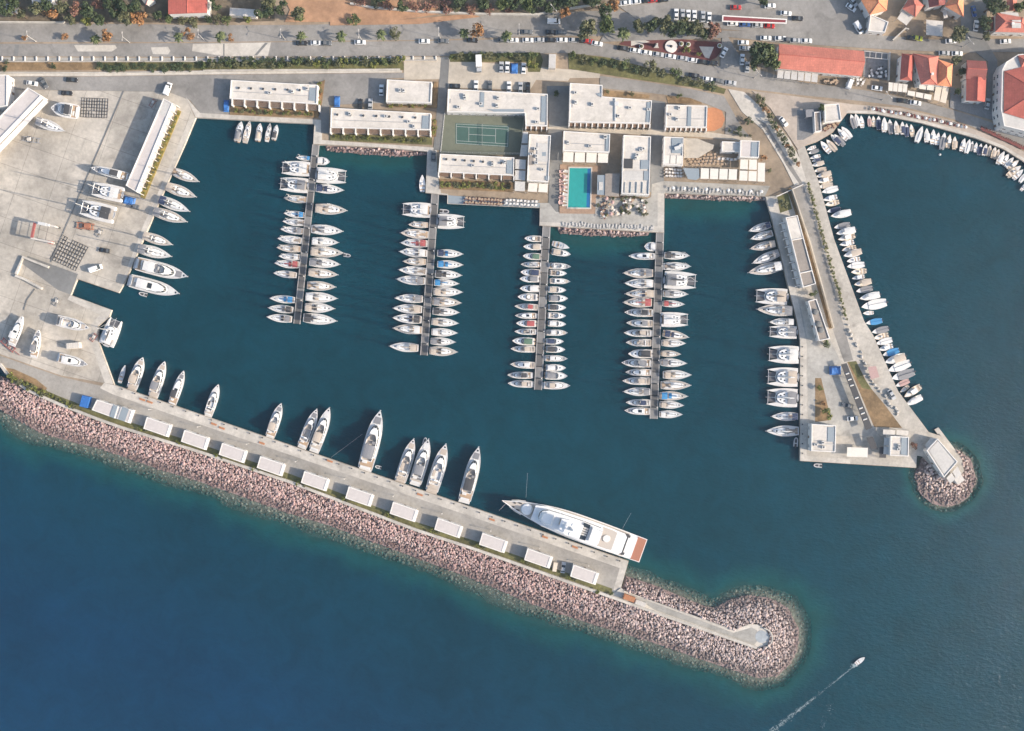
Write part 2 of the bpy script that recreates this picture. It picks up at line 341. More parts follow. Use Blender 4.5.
dep = np.minimum(dep, np.clip(seg_dist(pts, rock_w[21:])/(11*wob), 0, 1))
dep = np.minimum(dep, np.clip(seg_dist(pts, er_w, True)/(7*wob), 0, 1))
for q in (NR1, NR2, NR3): dep = np.minimum(dep, np.clip(seg_dist(pts, w2(q)[len(q)//2:])/(8*wob), .42, 1))
dep[inside(pts, rock_w)] = 0
a = np.array(w2([(0, 400)])[0]); b = np.array(w2([(760, 670)])[0]); u = (b-a)/np.linalg.norm(b-a); nn = np.array([u[1], -u[0]])
sea = np.clip(((pts-a)@nn)/75, 0, 1)*np.clip(1.15-(pts[:, 0]+200)/520, 0, 1)
nx, ny = len(xs), len(ys)
verts = [(float(x), float(y), 0.0) for x, y in pts]
faces = [(j*nx+i, j*nx+i+1, (j+1)*nx+i+1, (j+1)*nx+i) for j in range(ny-1) for i in range(nx-1)]
X0, X1, Y0, Y1 = xs[0], xs[-1], ys[0], ys[-1]; Fq = 3000.0
o0 = len(verts); verts += [(-Fq, -Fq, 0), (Fq, -Fq, 0), (Fq, Fq, 0), (-Fq, Fq, 0)]
c00, c10, c11, c01 = 0, nx-1, ny*nx-1, (ny-1)*nx
faces += [(o0, o0+1, c10, c00), (o0+1, o0+2, c11, c10), (o0+2, o0+3, c01, c11), (o0+3, o0, c00, c01)]
me = bpy.data.meshes.new('water'); me.from_pydata(verts, [], faces)
for nm, arr in (('depth', list(dep)+[1]*4), ('open_sea', list(sea)+[1, .3, 0, 1])):
    atr = me.attributes.new(nm, 'FLOAT', 'POINT'); atr.data.foreach_set('value', [float(q) for q in arr])
wm = bpy.data.materials.new('sea_water'); wm.use_nodes = True; nt = wm.node_tree; bs = nt.nodes['Principled BSDF']
def N(t, **k):
    q = nt.nodes.new(t)
    for a_, v_ in k.items(): setattr(q, a_, v_)
    return q
L_ = nt.links.new
a1 = N('ShaderNodeAttribute', attribute_name='depth'); a2 = N('ShaderNodeAttribute', attribute_name='open_sea')
tc = N('ShaderNodeTexCoord')
n1 = N('ShaderNodeTexNoise'); n1.inputs['Scale'].default_value = .012; n1.inputs['Detail'].default_value = 5; L_(tc.outputs['Object'], n1.inputs[0])
mx1 = N('ShaderNodeMix', data_type='RGBA'); mx1.inputs[6].default_value = (.0025, .045, .067, 1); mx1.inputs[7].default_value = (.003, .040, .094, 1)
L_(a2.outputs['Fac'], mx1.inputs[0])
mx2 = N('ShaderNodeMix', data_type='RGBA', blend_type='MULTIPLY'); mx2.inputs[0].default_value = 1
rp = N('ShaderNodeMapRange'); rp.inputs[1].default_value = .3; rp.inputs[2].default_value = .7; rp.inputs[3].default_value = .86; rp.inputs[4].default_value = 1.14
L_(n1.outputs[0], rp.inputs[0]); cmb = N('ShaderNodeCombineColor'); [L_(rp.outputs[0], cmb.inputs[i]) for i in range(3)]
L_(mx1.outputs[2], mx2.inputs[6]); L_(cmb.outputs[0], mx2.inputs[7])
mx3 = N('ShaderNodeMix', data_type='RGBA'); mx3.inputs[6].default_value = (.008, .084, .086, 1)
L_(mx2.outputs[2], mx3.inputs[7])
rd = N('ShaderNodeMapRange'); rd.inputs[1].default_value = .3; rd.inputs[2].default_value = 1; L_(a1.outputs['Fac'], rd.inputs[0]); L_(rd.outputs[0], mx3.inputs[0])
n5 = N('ShaderNodeTexNoise'); n5.inputs['Scale'].default_value = .09; n5.inputs['Detail'].default_value = 7; n5.inputs['Roughness'].default_value = .7; n5.inputs['Distortion'].default_value = .6; L_(tc.outputs['Object'], n5.inputs[0])
r5 = N('ShaderNodeMapRange'); r5.inputs[1].default_value = .3; r5.inputs[2].default_value = .7; r5.inputs[3].default_value = .84; r5.inputs[4].default_value = 1.16; L_(n5.outputs[0], r5.inputs[0])
v5 = N('ShaderNodeVectorMath', operation='SCALE'); L_(mx3.outputs[2], v5.inputs[0]); L_(r5.outputs[0], v5.inputs['Scale']); L_(v5.outputs[0], bs.inputs['Base Color'])
ra = N('ShaderNodeMapRange', interpolation_type='SMOOTHSTEP'); ra.inputs[1].default_value = 0; ra.inputs[2].default_value = .6; ra.inputs[3].default_value = .18; ra.inputs[4].default_value = 1
L_(a1.outputs['Fac'], ra.inputs[0]); L_(ra.outputs[0], bs.inputs['Alpha'])
bs.inputs['Subsurface Weight'].default_value = 1; bs.inputs['Subsurface Scale'].default_value = 9; bs.inputs['Subsurface Radius'].default_value = (.6, 1, 1)
bs.inputs['Roughness'].default_value = .08; bs.inputs['IOR'].default_value = 1.33
w1 = N('ShaderNodeTexNoise'); w1.inputs['Scale'].default_value = .45; w1.inputs['Detail'].default_value = 6; w1.inputs['Roughness'].default_value = .6
mp = N('ShaderNodeMapping'); mp.inputs['Scale'].default_value = (1, 1.8, 1); mp.inputs['Rotation'].default_value = (0, 0, R(25)); L_(tc.outputs['Object'], mp.inputs[0]); L_(mp.outputs[0], w1.inputs[0])
bp = N('ShaderNodeBump'); bp.inputs['Strength'].default_value = .9; bp.inputs['Distance'].default_value = .45; L_(w1.outputs[0], bp.inputs['Height']); L_(bp.outputs[0], bs.inputs['Normal'])
me.materials.append(wm); wo = link('water', me); wo['kind'] = 'structure'
kf = [f for f in faces[:-4] if min(dep[k] for k in f) < .95]
used = sorted({k for f in kf for k in f}); ix = {k: i for i, k in enumerate(used)}
mb = MB(); mb.add([(verts[k][0], verts[k][1], -.55-5.2*float(dep[k])) for k in used], [tuple(ix[k] for k in f) for f in kf])
structure('rubble_slope', mb, mat('rubble_bed', (.16, .17, .14), .95, .45, .7, .4))
mb = MB(); mb.add([(-3000, -3000, -6), (3000, -3000, -6), (3000, 3000, -6), (-3000, 3000, -6)], [(0, 1, 2, 3)])
structure('seabed', mb, mat('seabed_sand', (.10, .12, .09), .9, .3, .1))
# ---------------------------------------------------------------- paving sheets
LAY = [0]; M['bluegrey_pad'] = mat('bluegrey_pad', (.34, .37, .39), .85, .1, .8, 0, big=.2, bigscale=.3)
def sheet(name, px, m, lift=None, z=G):
    LAY[0] += 1; t = .012+.004*LAY[0] if lift is None else lift
    w = PP(px, z); SHEETS.append(([(q.x, q.y) for q in w], z+t))
    mb = MB(); mb.prism(w, z-.3 if lift is None else z-.2, z+t); return structure(name, mb, M[m] if isinstance(m, str) else m)
def off(pl, dy): return [(x, y+dy) for x, y in pl]
sheet('boatyard', [(-120, 88), (168, 92), (186, 97), (195.2, 118), (124.5, 281.5), (118.4, 292.6), (77, 278.6), (70.2, 295), (111.2, 310), (108.7, 317), (97.7, 326), (97.7, 341), (113.6, 384.5), (61.5, 375.6), (31, 365), (0, 354), (-60, 328)], 'concrete')
sheet('quay', [(122, 282), (118.4, 292.6), (124.7, 281.5), (149, 226), (162, 195), (186, 141), (195.5, 118), (188, 121), (181, 139), (157, 195), (143, 226)], 'quay')
sheet('wharf', [(67.5, 299.5), (70.2, 295.2), (111.2, 310.2), (108.7, 317), (97.7, 326), (97.7, 341), (113.4, 384.3), (105, 383), (90, 340), (91, 324), (100, 314.5)], 'quay')
sheet('apron', [(20, 262), (28, 256), (78, 274), (70.3, 294.5), (58, 290)], 'asphalt_dark')
QE = [(104, 383), (114, 385), (200, 414.6), (480, 510.3), (628.4, 561.2)]
sheet('breakwater_road', [(-60, 326), (0, 355.5), (31, 366.5), (61.5, 377), (104, 386.5), (200, 424), (480, 519), (625.5, 569), (617.5, 598.5), (480, 550.5), (415, 529.5), (291.8, 482.5), (200, 452), (120, 427), (96, 418.5), (57.5, 403.5), (27, 390), (8, 375), (0, 364.5), (-60, 334)], 'bwroad')
sheet('breakwater_quay', QE+[(625.6, 570), (480, 519.5), (200, 424.3), (112, 394), (100, 388)], 'quay')
sheet('quay_end', [(628.4, 561.2), (618, 598.6), (611.5, 596.5), (620, 567.3), (621, 559)], 'quay')
GARD = [(27, 388), (57.5, 401), (96, 416), (120, 424.5), (200, 449.5), (291.8, 480), (415, 527), (480, 548), (612, 594)]
sheet('verge', [(x, y+1) for x, y in GARD]+[(x, y-5.5) for x, y in GARD[::-1]], 'grass')
sheet('verge', [(2, 367), (8, 372), (27, 387), (45, 393), (47, 388), (36, 379), (14, 369)], 'brown_grass')
# top roads
sheet('shaded_garden_soil', [(-120, -60), (270, -60), (275, 21), (200, 23), (40, 21.5), (-120, 20)], M['garden'])  # dark ground sheets: shade of the thick greenery put into the soil colour
sheet('shaded_garden_soil', [(350, -40), (600, -60), (605, 2), (570, 8), (545, 12), (480, 12), (420, 9), (355, 2)], M['garden'])
sheet('road', [(-120, 22), (40, 23), (200, 25), (300, 25), (420, 22), (480, 16), (560, 12), (620, 10), (640, 18), (620, 30), (600, 36), (540, 36), (420, 40), (200, 42), (-120, 42)], 'asphalt')
sheet('road', [(-120, 44.5), (200, 43), (420, 41), (560, 38.5), (600, 42), (660, 55), (720, 66), (760, 70), (800, 82), (870, 91), (920, 101), (953, 110), (990, 122), (1030, 138), (1100, 165), (1100, 185), (1030, 150), (953, 119), (900, 106), (860, 101), (800, 95), (750, 89), (700, 83), (650, 68), (600, 56), (560, 53), (440, 56), (200, 57), (-120, 56)], 'asphalt')
for q in ([(74, 45.2), (115, 45), (117, 48), (112, 51.5), (78, 51.5)], [(151, 47.5), (168, 46.8), (170.5, 51), (168, 54.5), (153, 54)], [(193, 44), (271, 42.5), (268, 56), (224, 56.3), (204, 53), (192, 51)]): sheet('road_patch', q, 'sidewalk')
for q in ([(15, 45), (19.5, 45), (18, 56), (13.5, 56)], [(223.2, 44), (224.6, 44), (224.6, 56), (223.2, 56)], [(254, 55.5), (257, 55.5), (268, 43), (265, 43)]): sheet('road_patch', q, 'asphalt_dark')
sheet('pavement', [(-120, 57), (200, 58), (440, 57), (440, 58.8), (200, 62), (-120, 62)], 'apron')
sheet('verge', [(-120, 62.5), (100, 62.5), (100, 70), (-120, 71)], 'brown_grass')
sheet('verge', [(100, 62.5), (200, 62.3), (402, 58), (405, 70), (200, 70), (100, 70)], 'grass')
sheet('sidewalk', [(-120, 71.5), (100, 72), (200, 71.5), (402, 70.5), (402, 72.5), (200, 74.5), (100, 76), (-120, 76.5)], 'sidewalk')
sheet('road', [(-120, 77), (100, 76.5), (200, 75), (404, 73), (404, 78), (386, 78.5), (384, 103), (330, 105), (327, 118), (312, 118), (200, 113), (190, 100), (168, 92), (-120, 87.5)], 'asphalt')
sheet('quay', [(186, 97), (200, 113), (315, 119.5), (322, 120), (322, 140), (427, 147), (437, 148), (437, 170), (441, 193), (448, 194), (448, 195.2), (425.6, 192.5), (427.2, 151.4), (380, 147.3), (313.3, 143.8), (314.3, 123.8), (195.8, 117.3)], 'quay')
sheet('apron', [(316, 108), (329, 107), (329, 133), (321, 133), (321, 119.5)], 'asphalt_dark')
sheet('car_park', [(404, 57.5), (448, 57.5), (450, 60), (600, 72), (600, 78), (570, 78), (568, 81), (536, 80), (530, 90), (448, 87.5), (445, 79), (404, 80)], 'sandy')
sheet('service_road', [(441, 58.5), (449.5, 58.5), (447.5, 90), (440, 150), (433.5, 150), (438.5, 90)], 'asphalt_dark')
sheet('verge', [(450, 54), (540, 52.5), (543, 60), (540, 72), (528, 72), (527, 62), (450, 62)], 'grass')
sheet('verge', [(568, 53), (610, 58), (700, 82), (726, 89), (724, 94), (690, 87), (640, 80), (569, 69)], 'grass')
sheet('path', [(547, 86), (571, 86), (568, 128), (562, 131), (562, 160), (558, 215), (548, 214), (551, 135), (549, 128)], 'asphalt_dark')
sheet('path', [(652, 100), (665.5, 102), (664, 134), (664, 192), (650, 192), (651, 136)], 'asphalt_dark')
sheet('path', [(548, 127), (570, 126), (650, 129.5), (700, 131), (752, 138), (752, 142), (700, 137), (655, 135.5), (563, 131), (548, 134)], 'sandy')
sheet('verge', [(604, 90), (625, 92), (650, 95), (649, 98.5), (604, 97)], 'brown_grass')
sheet('verge', [(666, 96), (700, 99), (702, 104), (668, 103)], 'brown_grass')
sheet('drive', [(600, 76), (640, 81), (690, 89), (724, 96), (742, 128), (751, 138), (725, 134), (726, 112), (706, 104), (690, 98), (650, 93), (600, 88)], 'asphalt')
sheet('promenade', [(540, 203), (539.5, 225.2), (600, 229.2), (664, 232.5), (664.2, 193.2), (765, 196.3), (768, 190), (770, 186), (664, 181), (652, 184), (651, 197), (620, 212), (556, 212), (549, 203)], 'apron')
sheet('quay_edge', [(540, 222), (539.5, 225.3), (664, 232.6), (664.4, 193.5), (657.5, 193.2), (657.5, 226.5)], 'quay')
sheet('avenue', [(728, 89), (744, 92), (762, 108), (790, 140), (803, 165), (808, 184), (795, 187), (783, 163), (763, 130), (742, 112)], 'sidewalk')
sheet('road', [(756, 118), (766, 124), (776, 140), (803, 184), (800, 185), (786, 165), (770, 137)], 'asphalt')
# east pier
sheet('pier', [(765.4, 196.8), (772, 219), (788, 286), (797, 321), (800, 340), (800, 460.7), (916, 467.7), (917, 453), (929.2, 433), (898, 391), (873, 335), (864, 321), (834, 239), (818, 180), (804.6, 146), (797, 150), (806, 180), (800, 186), (783, 195)], 'pier_paving')
sheet('pier_quay', [(765.6, 197), (772.2, 219), (788.2, 286), (797.2, 321), (800.2, 340), (800.2, 460.5), (850, 463.5), (850, 459), (806.5, 456), (806.5, 340), (803, 318), (795, 286), (780, 219), (775, 199)], 'quay')
sheet('apron', [(781, 222), (803, 318), (807, 338), (822, 349), (830, 340), (843, 366), (862, 408), (874, 430), (868, 436), (818, 436), (808, 420), (807, 345), (797, 296)], 'apron')
sheet('road', [(790, 186), (803, 184), (820, 240), (842, 320), (853, 360), (844, 362), (832, 328), (808, 240)], 'asphalt')
sheet('flower_bed', [(787, 190), (791, 187), (809, 240), (833, 328), (829, 329), (804, 242), (794, 210)], 'brown_grass')
sheet('lawn', [(777, 197), (788, 193), (792, 209), (780, 213)], 'grass')
sheet('lawn', [(847, 362), (856, 361), (868, 385), (884, 404), (902, 428), (874, 427)], 'brown_grass')
sheet('lawn', [(848, 362), (856, 361), (864, 378), (872, 390), (862, 388)], 'grass')
sheet('ramp', [(829, 333), (835, 333), (847, 362), (841, 364)], 'sidewalk', .14)
sheet('planting_bed', [(815, 378), (821, 378), (831, 420), (815, 422)], 'brown_grass')
# town
sheet('parking_lot', [(610, 0), (860, -30), (880, 33), (860, 38), (790, 35), (640, 22)], M['asphalt'])
sheet('road', [(600, 42), (610, 22), (640, 22), (700, 30), (860, 34), (940, 40), (1100, 38), (1100, 52), (1000, 52), (960, 53), (880, 49), (780, 43), (728, 37), (742, 60), (744, 70), (720, 67), (722, 38)], 'asphalt')
sheet('road', [(960, 10), (975, 0), (976, -40), (990, -40), (985, 40), (997, 60), (1000, 118), (985, 112), (988, 62), (962, 42)], 'asphalt_dark')
sheet('square', [(752, 91), (800, 97), (850, 104), (848, 112), (833, 132), (818, 141), (806, 145), (798, 150), (770, 108)], 'town')
sheet('waterfront', [(847, 104), (900, 108), (953, 121), (1005, 142), (1030, 155), (1060, 182), (1048, 182), (1023, 161.5), (1003, 149), (975, 138), (922, 123.4), (876, 114), (847, 113)], 'town')
sheet('quay_edge', [(847, 110.5), (876, 111.3), (922, 120.5), (976, 135), (1004, 146), (1025, 159), (1050, 178), (1049, 181), (1024, 161.3), (1003.5, 148.8), (975, 137.8), (922.5, 123.3), (876.6, 113.8), (846, 112.8)], 'quay')
sheet('plaza_shade', [(950, 87), (968, 90), (986, 102), (1000, 105), (1010, 125), (985, 118), (950, 108)], 'slate_paving')  # shade on the plaza painted as a dark sheet
sheet('yard', [(864, 50), (889, 54), (888, 80), (863, 77)], 'slate_paving')
sheet('yard', [(797, 110), (823, 108), (830, 125), (803, 140), (797, 140)], 'slate_paving')
sheet('waste_ground', [(275, -20), (440, -20), (440, 14), (400, 20), (330, 22), (285, 22), (290, 10)], 'orange_soil')
sheet('waste_ground', [(330, 22), (400, 20), (470, 14), (480, 17), (420, 24), (330, 25.5)], 'orange_soil')
sheet('maroon_plaza', [(619, 44.5), (628, 36.5), (660, 37), (700, 41), (722, 42), (722, 50), (716, 58), (708, 61.5), (680, 55.5), (650, 50)], 'maroon', .13)
sheet('plaza_inlay', [(631, 36), (650, 42), (631, 46)], 'sidewalk', .14)
sheet('plaza_inlay', [(699, 46.5), (714, 47), (709, 58.5), (705, 57.5)], 'sidewalk', .14)
sheet('playground', [(707.7, 108), (716, 107.5), (722, 111), (725, 119), (722, 127), (714, 131), (707, 131)], 'clay', .05)
# painted lane marks and drains
mb = MB()
for x0, y0, x1, y1 in ((124, 91, 51, 262), (27, 300, 35, 289), (27, 300, 24, 310)):
    a, b = P(x0, y0, G), P(x1, y1, G); d = (b-a).normalized(); nn = Vector((-d.y, d.x, 0))*.22
    mb.prism([a+nn, a-nn, b-nn, b+nn], G+.4, G+.44)
for v in mb.v[:]: pass
mb.v = [(x, y, z-.21) for x, y, z in mb.v]
structure('drain_channel', mb, M['asphalt_dark'])
# ---------------------------------------------------------------- breakwater crest wall and path
def strip(mb, pl, w, z0, z1, m=0):
    p = [Vector(q) for q in pl]
    L, Rr = [], []
    for i, q in enumerate(p):
        d = ((p[min(i+1, len(p)-1)]-p[max(i-1, 0)]).xy).normalized(); nn = Vector((-d.y, d.x, 0))*(w/2)
        L.append(q+nn); Rr.append(q-nn)
    rings = [[(l.x, l.y, z0), (l.x, l.y, z1), (r.x, r.y, z1), (r.x, r.y, z0)] for l, r in zip(L, Rr)]
    return mb.loft(rings, m)
CREST = [(-60, 334), (0, 364.5), (8, 375.3), (27, 390), (57.5, 403.5), (96, 418.5), (120, 427), (200, 452), (291.8, 482.7), (415, 529.7), (480, 551), (618, 599.5), (656, 613), (757, 648)]
mb = MB(); strip(mb, PP(CREST, 2.6), 1.1, .5, 2.6)
tag(mb.build('sea_wall', M['quay']), 'long pale concrete parapet along the rocky outer side of the breakwater', 'wall')
mb = MB(); mb.prism(PP(PATH, 1.9), -1, 1.9); structure('breakwater_path', mb, M['sidewalk'])
mb = MB(); c = P(761, 636.5); ring = [Vector((c.x+4.0*math.cos(t*.35-1.4), c.y+4.0*math.sin(t*.35-1.4), 0)) for t in range(9)]
strip(mb, ring, .5, 1.85, 2.7); strip(mb, PP([(624, 591), (734, 630.2), (750, 624)], 1.9), .35, 1.85, 2.2)
tag(mb.build('parapet', M['quay']), 'low pale kerb wall around the end of the breakwater path', 'wall')
sheet('path_surface', [(629, 593.5), (734, 633), (752, 627.5), (757, 630.5), (759.5, 638), (754, 645), (656, 610.5)], 'apron', .06, 1.9)
sheet('beacon_pad', [(761.5+6.2*math.cos(k*.3), 636.6+6.2*math.sin(k*.3)) for k in range(21)], 'bluegrey_pad', .08, 1.9)
mb = MB(); mb.prism(PP([(912, 455), (927, 431.5), (940, 435.5), (962, 459), (964, 471), (955, 483), (944, 480), (923, 456.5)], 1.62), -1, 1.62); structure('pier_head_paving', mb, M['pier_paving'])
# ---------------------------------------------------------------- armour stones
def ico():
    t = (1+5**.5)/2; v = [(-1, t, 0), (1, t, 0), (-1, -t, 0), (1, -t, 0), (0, -1, t), (0, 1, t), (0, -1, -t), (0, 1, -t), (t, 0, -1), (t, 0, 1), (-t, 0, -1), (-t, 0, 1)]
    f = [(0, 11, 5), (0, 5, 1), (0, 1, 7), (0, 7, 10), (0, 10, 11), (1, 5, 9), (5, 11, 4), (11, 10, 2), (10, 7, 6), (7, 1, 8), (3, 9, 4), (3, 4, 2), (3, 2, 6), (3, 6, 8), (3, 8, 9), (4, 9, 5), (2, 4, 11), (6, 2, 10), (8, 6, 7), (9, 8, 1)]
    return np.array(v)/np.linalg.norm(v[0]), f
IV, IF = ico()
def ico2():
    v = [tuple(q) for q in IV]; cache = {}; f = []
    def mid(a, b):
        k = (min(a, b), max(a, b))
        if k not in cache:
            m_ = (np.array(v[a])+np.array(v[b])); v.append(tuple(m_/np.linalg.norm(m_))); cache[k] = len(v)-1
        return cache[k]
    for a, b, c in IF:
        x, y, z = mid(a, b), mid(b, c), mid(c, a); f += [(a, x, z), (b, y, x), (c, z, y), (x, y, z)]
    return np.array(v), f
I2V, I2F = ico2()
rng = np.random.default_rng(5)
def stone_tpl():
    v = I2V.copy(); 
    for _ in range(9):       # cut flat facets
        d = rng.normal(size=3); d /= np.linalg.norm(d); h = rng.uniform(.55, .8); k = v@d
        v = v-np.outer(np.maximum(k-h, 0), d)
    return v*rng.uniform(.8, 1.25, 3)
TPL = [stone_tpl() for _ in range(14)]
def stones(poly, inner, sp, zt, r0, r1, seed, m, name, under=0, usp=2.0, base=True, pick=None):
    rg = np.random.default_rng(seed); pa = np.array(poly); mn, mx_ = pa.min(0)-under-2, pa.max(0)+under+2
    X, Y = np.meshgrid(np.arange(mn[0], mx_[0], sp), np.arange(mn[1], mx_[1], sp)); q = np.stack([X.ravel(), Y.ravel()], 1)+rg.uniform(-.42, .42, (X.size, 2))*sp
    ii = inside(q, poly)
    for k in inner: ii &= ~inside(q, k)
    q = q[ii]; do = seg_dist(q, poly, True); di = np.full(len(q), 99.0)
    for k in inner: di = np.minimum(di, seg_dist(q, k, True))
    ok = di > .35; q, do, di = q[ok], do[ok], di[ok]
    z = -.15+zt*np.minimum(1, do/(do+di)*1.02); rr = rg.uniform(r0, r1, len(q))*rg.choice([.75, 1, 1.15], len(q))
    vs, fs, big = [], [], []
    order = np.argsort(-rr*((np.abs(q[:, 0]) < 203) & (np.abs(q[:, 1]) < 144)))[:300] if pick else []
    bigset = set(int(v) for v in order)
    for i in range(len(q)):
        t = TPL[rg.integers(len(TPL))]; an = rg.uniform(0, 6.28); ca, sa = math.cos(an), math.sin(an)
        w = t*rr[i]*np.array([1, 1, .8]); w = np.stack([w[:, 0]*ca-w[:, 1]*sa, w[:, 0]*sa+w[:, 1]*ca, w[:, 2]], 1)
        if i in bigset: big.append((w, (q[i, 0], q[i, 1], z[i]+.1))); continue
        o = len(vs); vs += (w+np.array([q[i, 0], q[i, 1], z[i]])).tolist(); fs += [(a+o, b+o, c+o) for a, b, c in I2F]
    me = bpy.data.meshes.new(name); me.from_pydata(vs, [], fs); me.materials.append(m); ob = link(name, me); ob['kind'] = 'stuff'
    for w, loc in big:
        me = bpy.data.meshes.new('boulder'); me.from_pydata(w.tolist(), [], I2F); me.materials.append(m); bo = link('boulder', me); bo.location = loc
        tag(bo, 'rough pinkish grey boulder, one of the biggest stones armouring the long breakwater', 'boulder', 'biggest boulders of the breakwater')
    if under:
        X, Y = np.meshgrid(np.arange(mn[0], mx_[0], usp), np.arange(mn[1], mx_[1], usp)); q = np.stack([X.ravel(), Y.ravel()], 1)+rg.uniform(-.45, .45, (X.size, 2))*usp
        ii = ~inside(q, poly) & ~inside(q, lnd)
        q = q[ii]; d = seg_dist(q, poly, True); k = d < under; q, d = q[k], d[k]; vs, fs = [], []
        for i in range(len(q)):
            t = TPL[rg.integers(len(TPL))]*rg.uniform(r0, r1)*1.1*np.array([1, 1, .7]); o = len(vs)
            vs += (t+np.array([q[i, 0], q[i, 1], -.75-d[i]*.28])).tolist(); fs += [(a+o, b+o, c+o) for a, b, c in I2F]
        me = bpy.data.meshes.new('submerged_rocks'); me.from_pydata(vs, [], fs); me.materials.append(M['wetrock']); ob = link('submerged_rocks', me); ob['kind'] = 'stuff'
    if base:
        mb = MB(); mb.prism(poly, -3, .06); structure('rubble_base', mb, M['rockbase'])
path_w = [(q.x, q.y) for q in PP(PATH, 1.9)]
i0 = next(i for i, q in enumerate(ROCKW) if q == (558, 613))
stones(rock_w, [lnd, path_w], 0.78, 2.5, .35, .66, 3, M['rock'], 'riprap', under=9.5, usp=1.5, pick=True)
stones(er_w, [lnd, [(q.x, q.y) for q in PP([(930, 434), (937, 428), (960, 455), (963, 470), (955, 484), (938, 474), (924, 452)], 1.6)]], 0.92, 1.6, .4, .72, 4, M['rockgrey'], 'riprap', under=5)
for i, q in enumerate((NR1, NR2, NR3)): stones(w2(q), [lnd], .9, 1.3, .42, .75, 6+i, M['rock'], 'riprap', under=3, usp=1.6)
# ---------------------------------------------------------------- buildings
def unit_window():
    mb = MB()          # frame with a pane set back in it, 1 m by 1 m, in the xz plane facing -y
    for x, z, w, h in ((-.46, 0, .08, 1), (.46, 0, .08, 1), (0, .46, .84, .08), (0, -.46, .84, .08), (0, 0, .05, .84)): mb.box((x, 0, z), (w, .5, h), 0, 0)
    mb.box((0, .1, 0), (.84, .2, .84), 0, 1)
    return mb.mesh('window', [M['white'], M['glass']])
WIN = unit_window()
def unit_door():
    mb = MB()
    for x, z, w, h in ((-.46, 0, .08, 1), (.46, 0, .08, 1), (0, .48, .84, .04)): mb.box((x, 0, z), (w, .5, h), 0, 0)
    mb.box((0, .1, -.01), (.84, .2, .96), 0, 1); mb.box((.3, -.1, 0), (.06, .3, .05), 0, 0)
    return mb.mesh('door', [M['steel'], M['wood']])
DOOR = unit_door()
def ac_mesh():
    mb = MB(); mb.box((0, 0, .4), (1.3, .9, .8), 0, 0); mb.tube((0, 0, .8), (0, 0, .86), .34, .34, 10, 1); mb.box((0, 0, -.02), (1.5, 1.0, .06), 0, 1)
    return mb.mesh('rooftop_unit', [M['ac'], M['dark']])
AC = ac_mesh()
def openings(root, poly, z0, h, every=3.2, doors=True, cap=60, ww=1.4, wh=1.3):
    p = ccw([Vector((q[0], q[1], 0)) for q in poly]); n = len(p); cnt = 0
    for i in range(n):
        a, b = p[i], p[(i+1) % n]; ln = (b-a).length
        if ln < 3: continue
        k = max(1, int(ln/every)); ang = math.atan2(b.y-a.y, b.x-a.x); out = Vector((math.sin(ang), -math.cos(ang), 0))
        for j in range(k):
            if cnt >= cap: return
            c = a.lerp(b, (j+.5)/k)+out*.03
            for st in range(max(1, int((h-.6)//2.9))):
                if doors and st == 0 and j == k//2:
                    o = link('door', DOOR, root); o.scale = (1.1, .16, 2.1); zc = z0+1.05
                else:
                    o = link('window', WIN, root); o.scale = (ww, .16, wh); zc = z0+1.6+st*2.9
                o.rotation_euler = (0, 0, ang); o.location = Vector((c.x, c.y, zc))-root.location; cnt += 1
def flat(name, label, px, h, wall='white', roof='roofwhite', par=.35, acs=0, windows=True, every=3.2, cat='building', floors=True, dens=None):
    zt = G+h; w = ccw([Vector((q.x, q.y, 0)) for q in PP(px, zt)]); c = sum(w, Vector())/len(w)
    root = thing(name, label, cat, (c.x, c.y, G))
    off_ = root.location
    MB().prism(w, G-.2, zt-.3).build('wall', M[wall], root, off_)
    MB().prism(inset(w, .02), zt-.295, zt-.22).build('roof', M[roof], root, off_)
    if par: MB().ring(w, .32, zt-.29, zt+par-.2).build('parapet', M[wall], root, off_)
    q = inset(w, 1.2); rr = random.Random(len(label))
    for i in range(acs):
        for _ in range(20):
            x = rr.uniform(min(v.x for v in q), max(v.x for v in q)); y = rr.uniform(min(v.y for v in q), max(v.y for v in q))
            if pip(x, y, [(v.x, v.y) for v in q]): break
        else: continue
        o = link('rooftop_unit', AC, root); o.location = Vector((x, y, zt-.18))-off_; o.rotation_euler = (0, 0, rr.choice([0, 1.57])+.05)
    if acs > 2:
        qv = [v for v in q]; mbp = MB(); a0, b0 = qv[0].lerp(qv[-1], .35), qv[1].lerp(qv[2], .35) if len(qv) == 4 else qv[0].lerp(qv[-1], .6)
        mbp.tube((a0.x, a0.y, zt-.1), (b0.x, b0.y, zt-.1), .09, .09, 5); mbp.build('roof_pipe', M['steel'], root, off_)
    if windows: openings(root, w, G, h-.3, every)
    root['ztop'] = zt
    return root, off_, w
def lerp2(a, b, t): return (a[0]+(b[0]-a[0])*t, a[1]+(b[1]-a[1])*t)
def panels(root, off_, A, B, C, D, n, m, z, name='canopy', mt='canopy', gap=.06, th=.10, posts=True):
    # a quad A-B (far edge) C-D (near edge) split into n by m stretched panels on posts
    for i in range(n):
        for j in range(m):
            def q(u, v): return lerp2(lerp2(A, B, u), lerp2(D, C, u), v)
            u0, u1, v0, v1 = (i+gap)/n, (i+1-gap)/n, (j+gap)/m, (j+1-gap)/m
            p = PP([q(u0, v0), q(u1, v0), q(u1, v1), q(u0, v1)], z)
            MB().prism(p, z-th, z).build(name, M[mt], root, off_)
    if posts:
        mb = MB()
        for i in range(n+1):
            for j in range(m+1):
                w = P(*lerp2(lerp2(A, B, i/n), lerp2(D, C, i/n), j/m), z); mb.tube((w.x, w.y, G-.1), (w.x, w.y, z-th-.01), .07, .07, 6)
        mb.build('canopy_frame', M['steel'], root, off_)
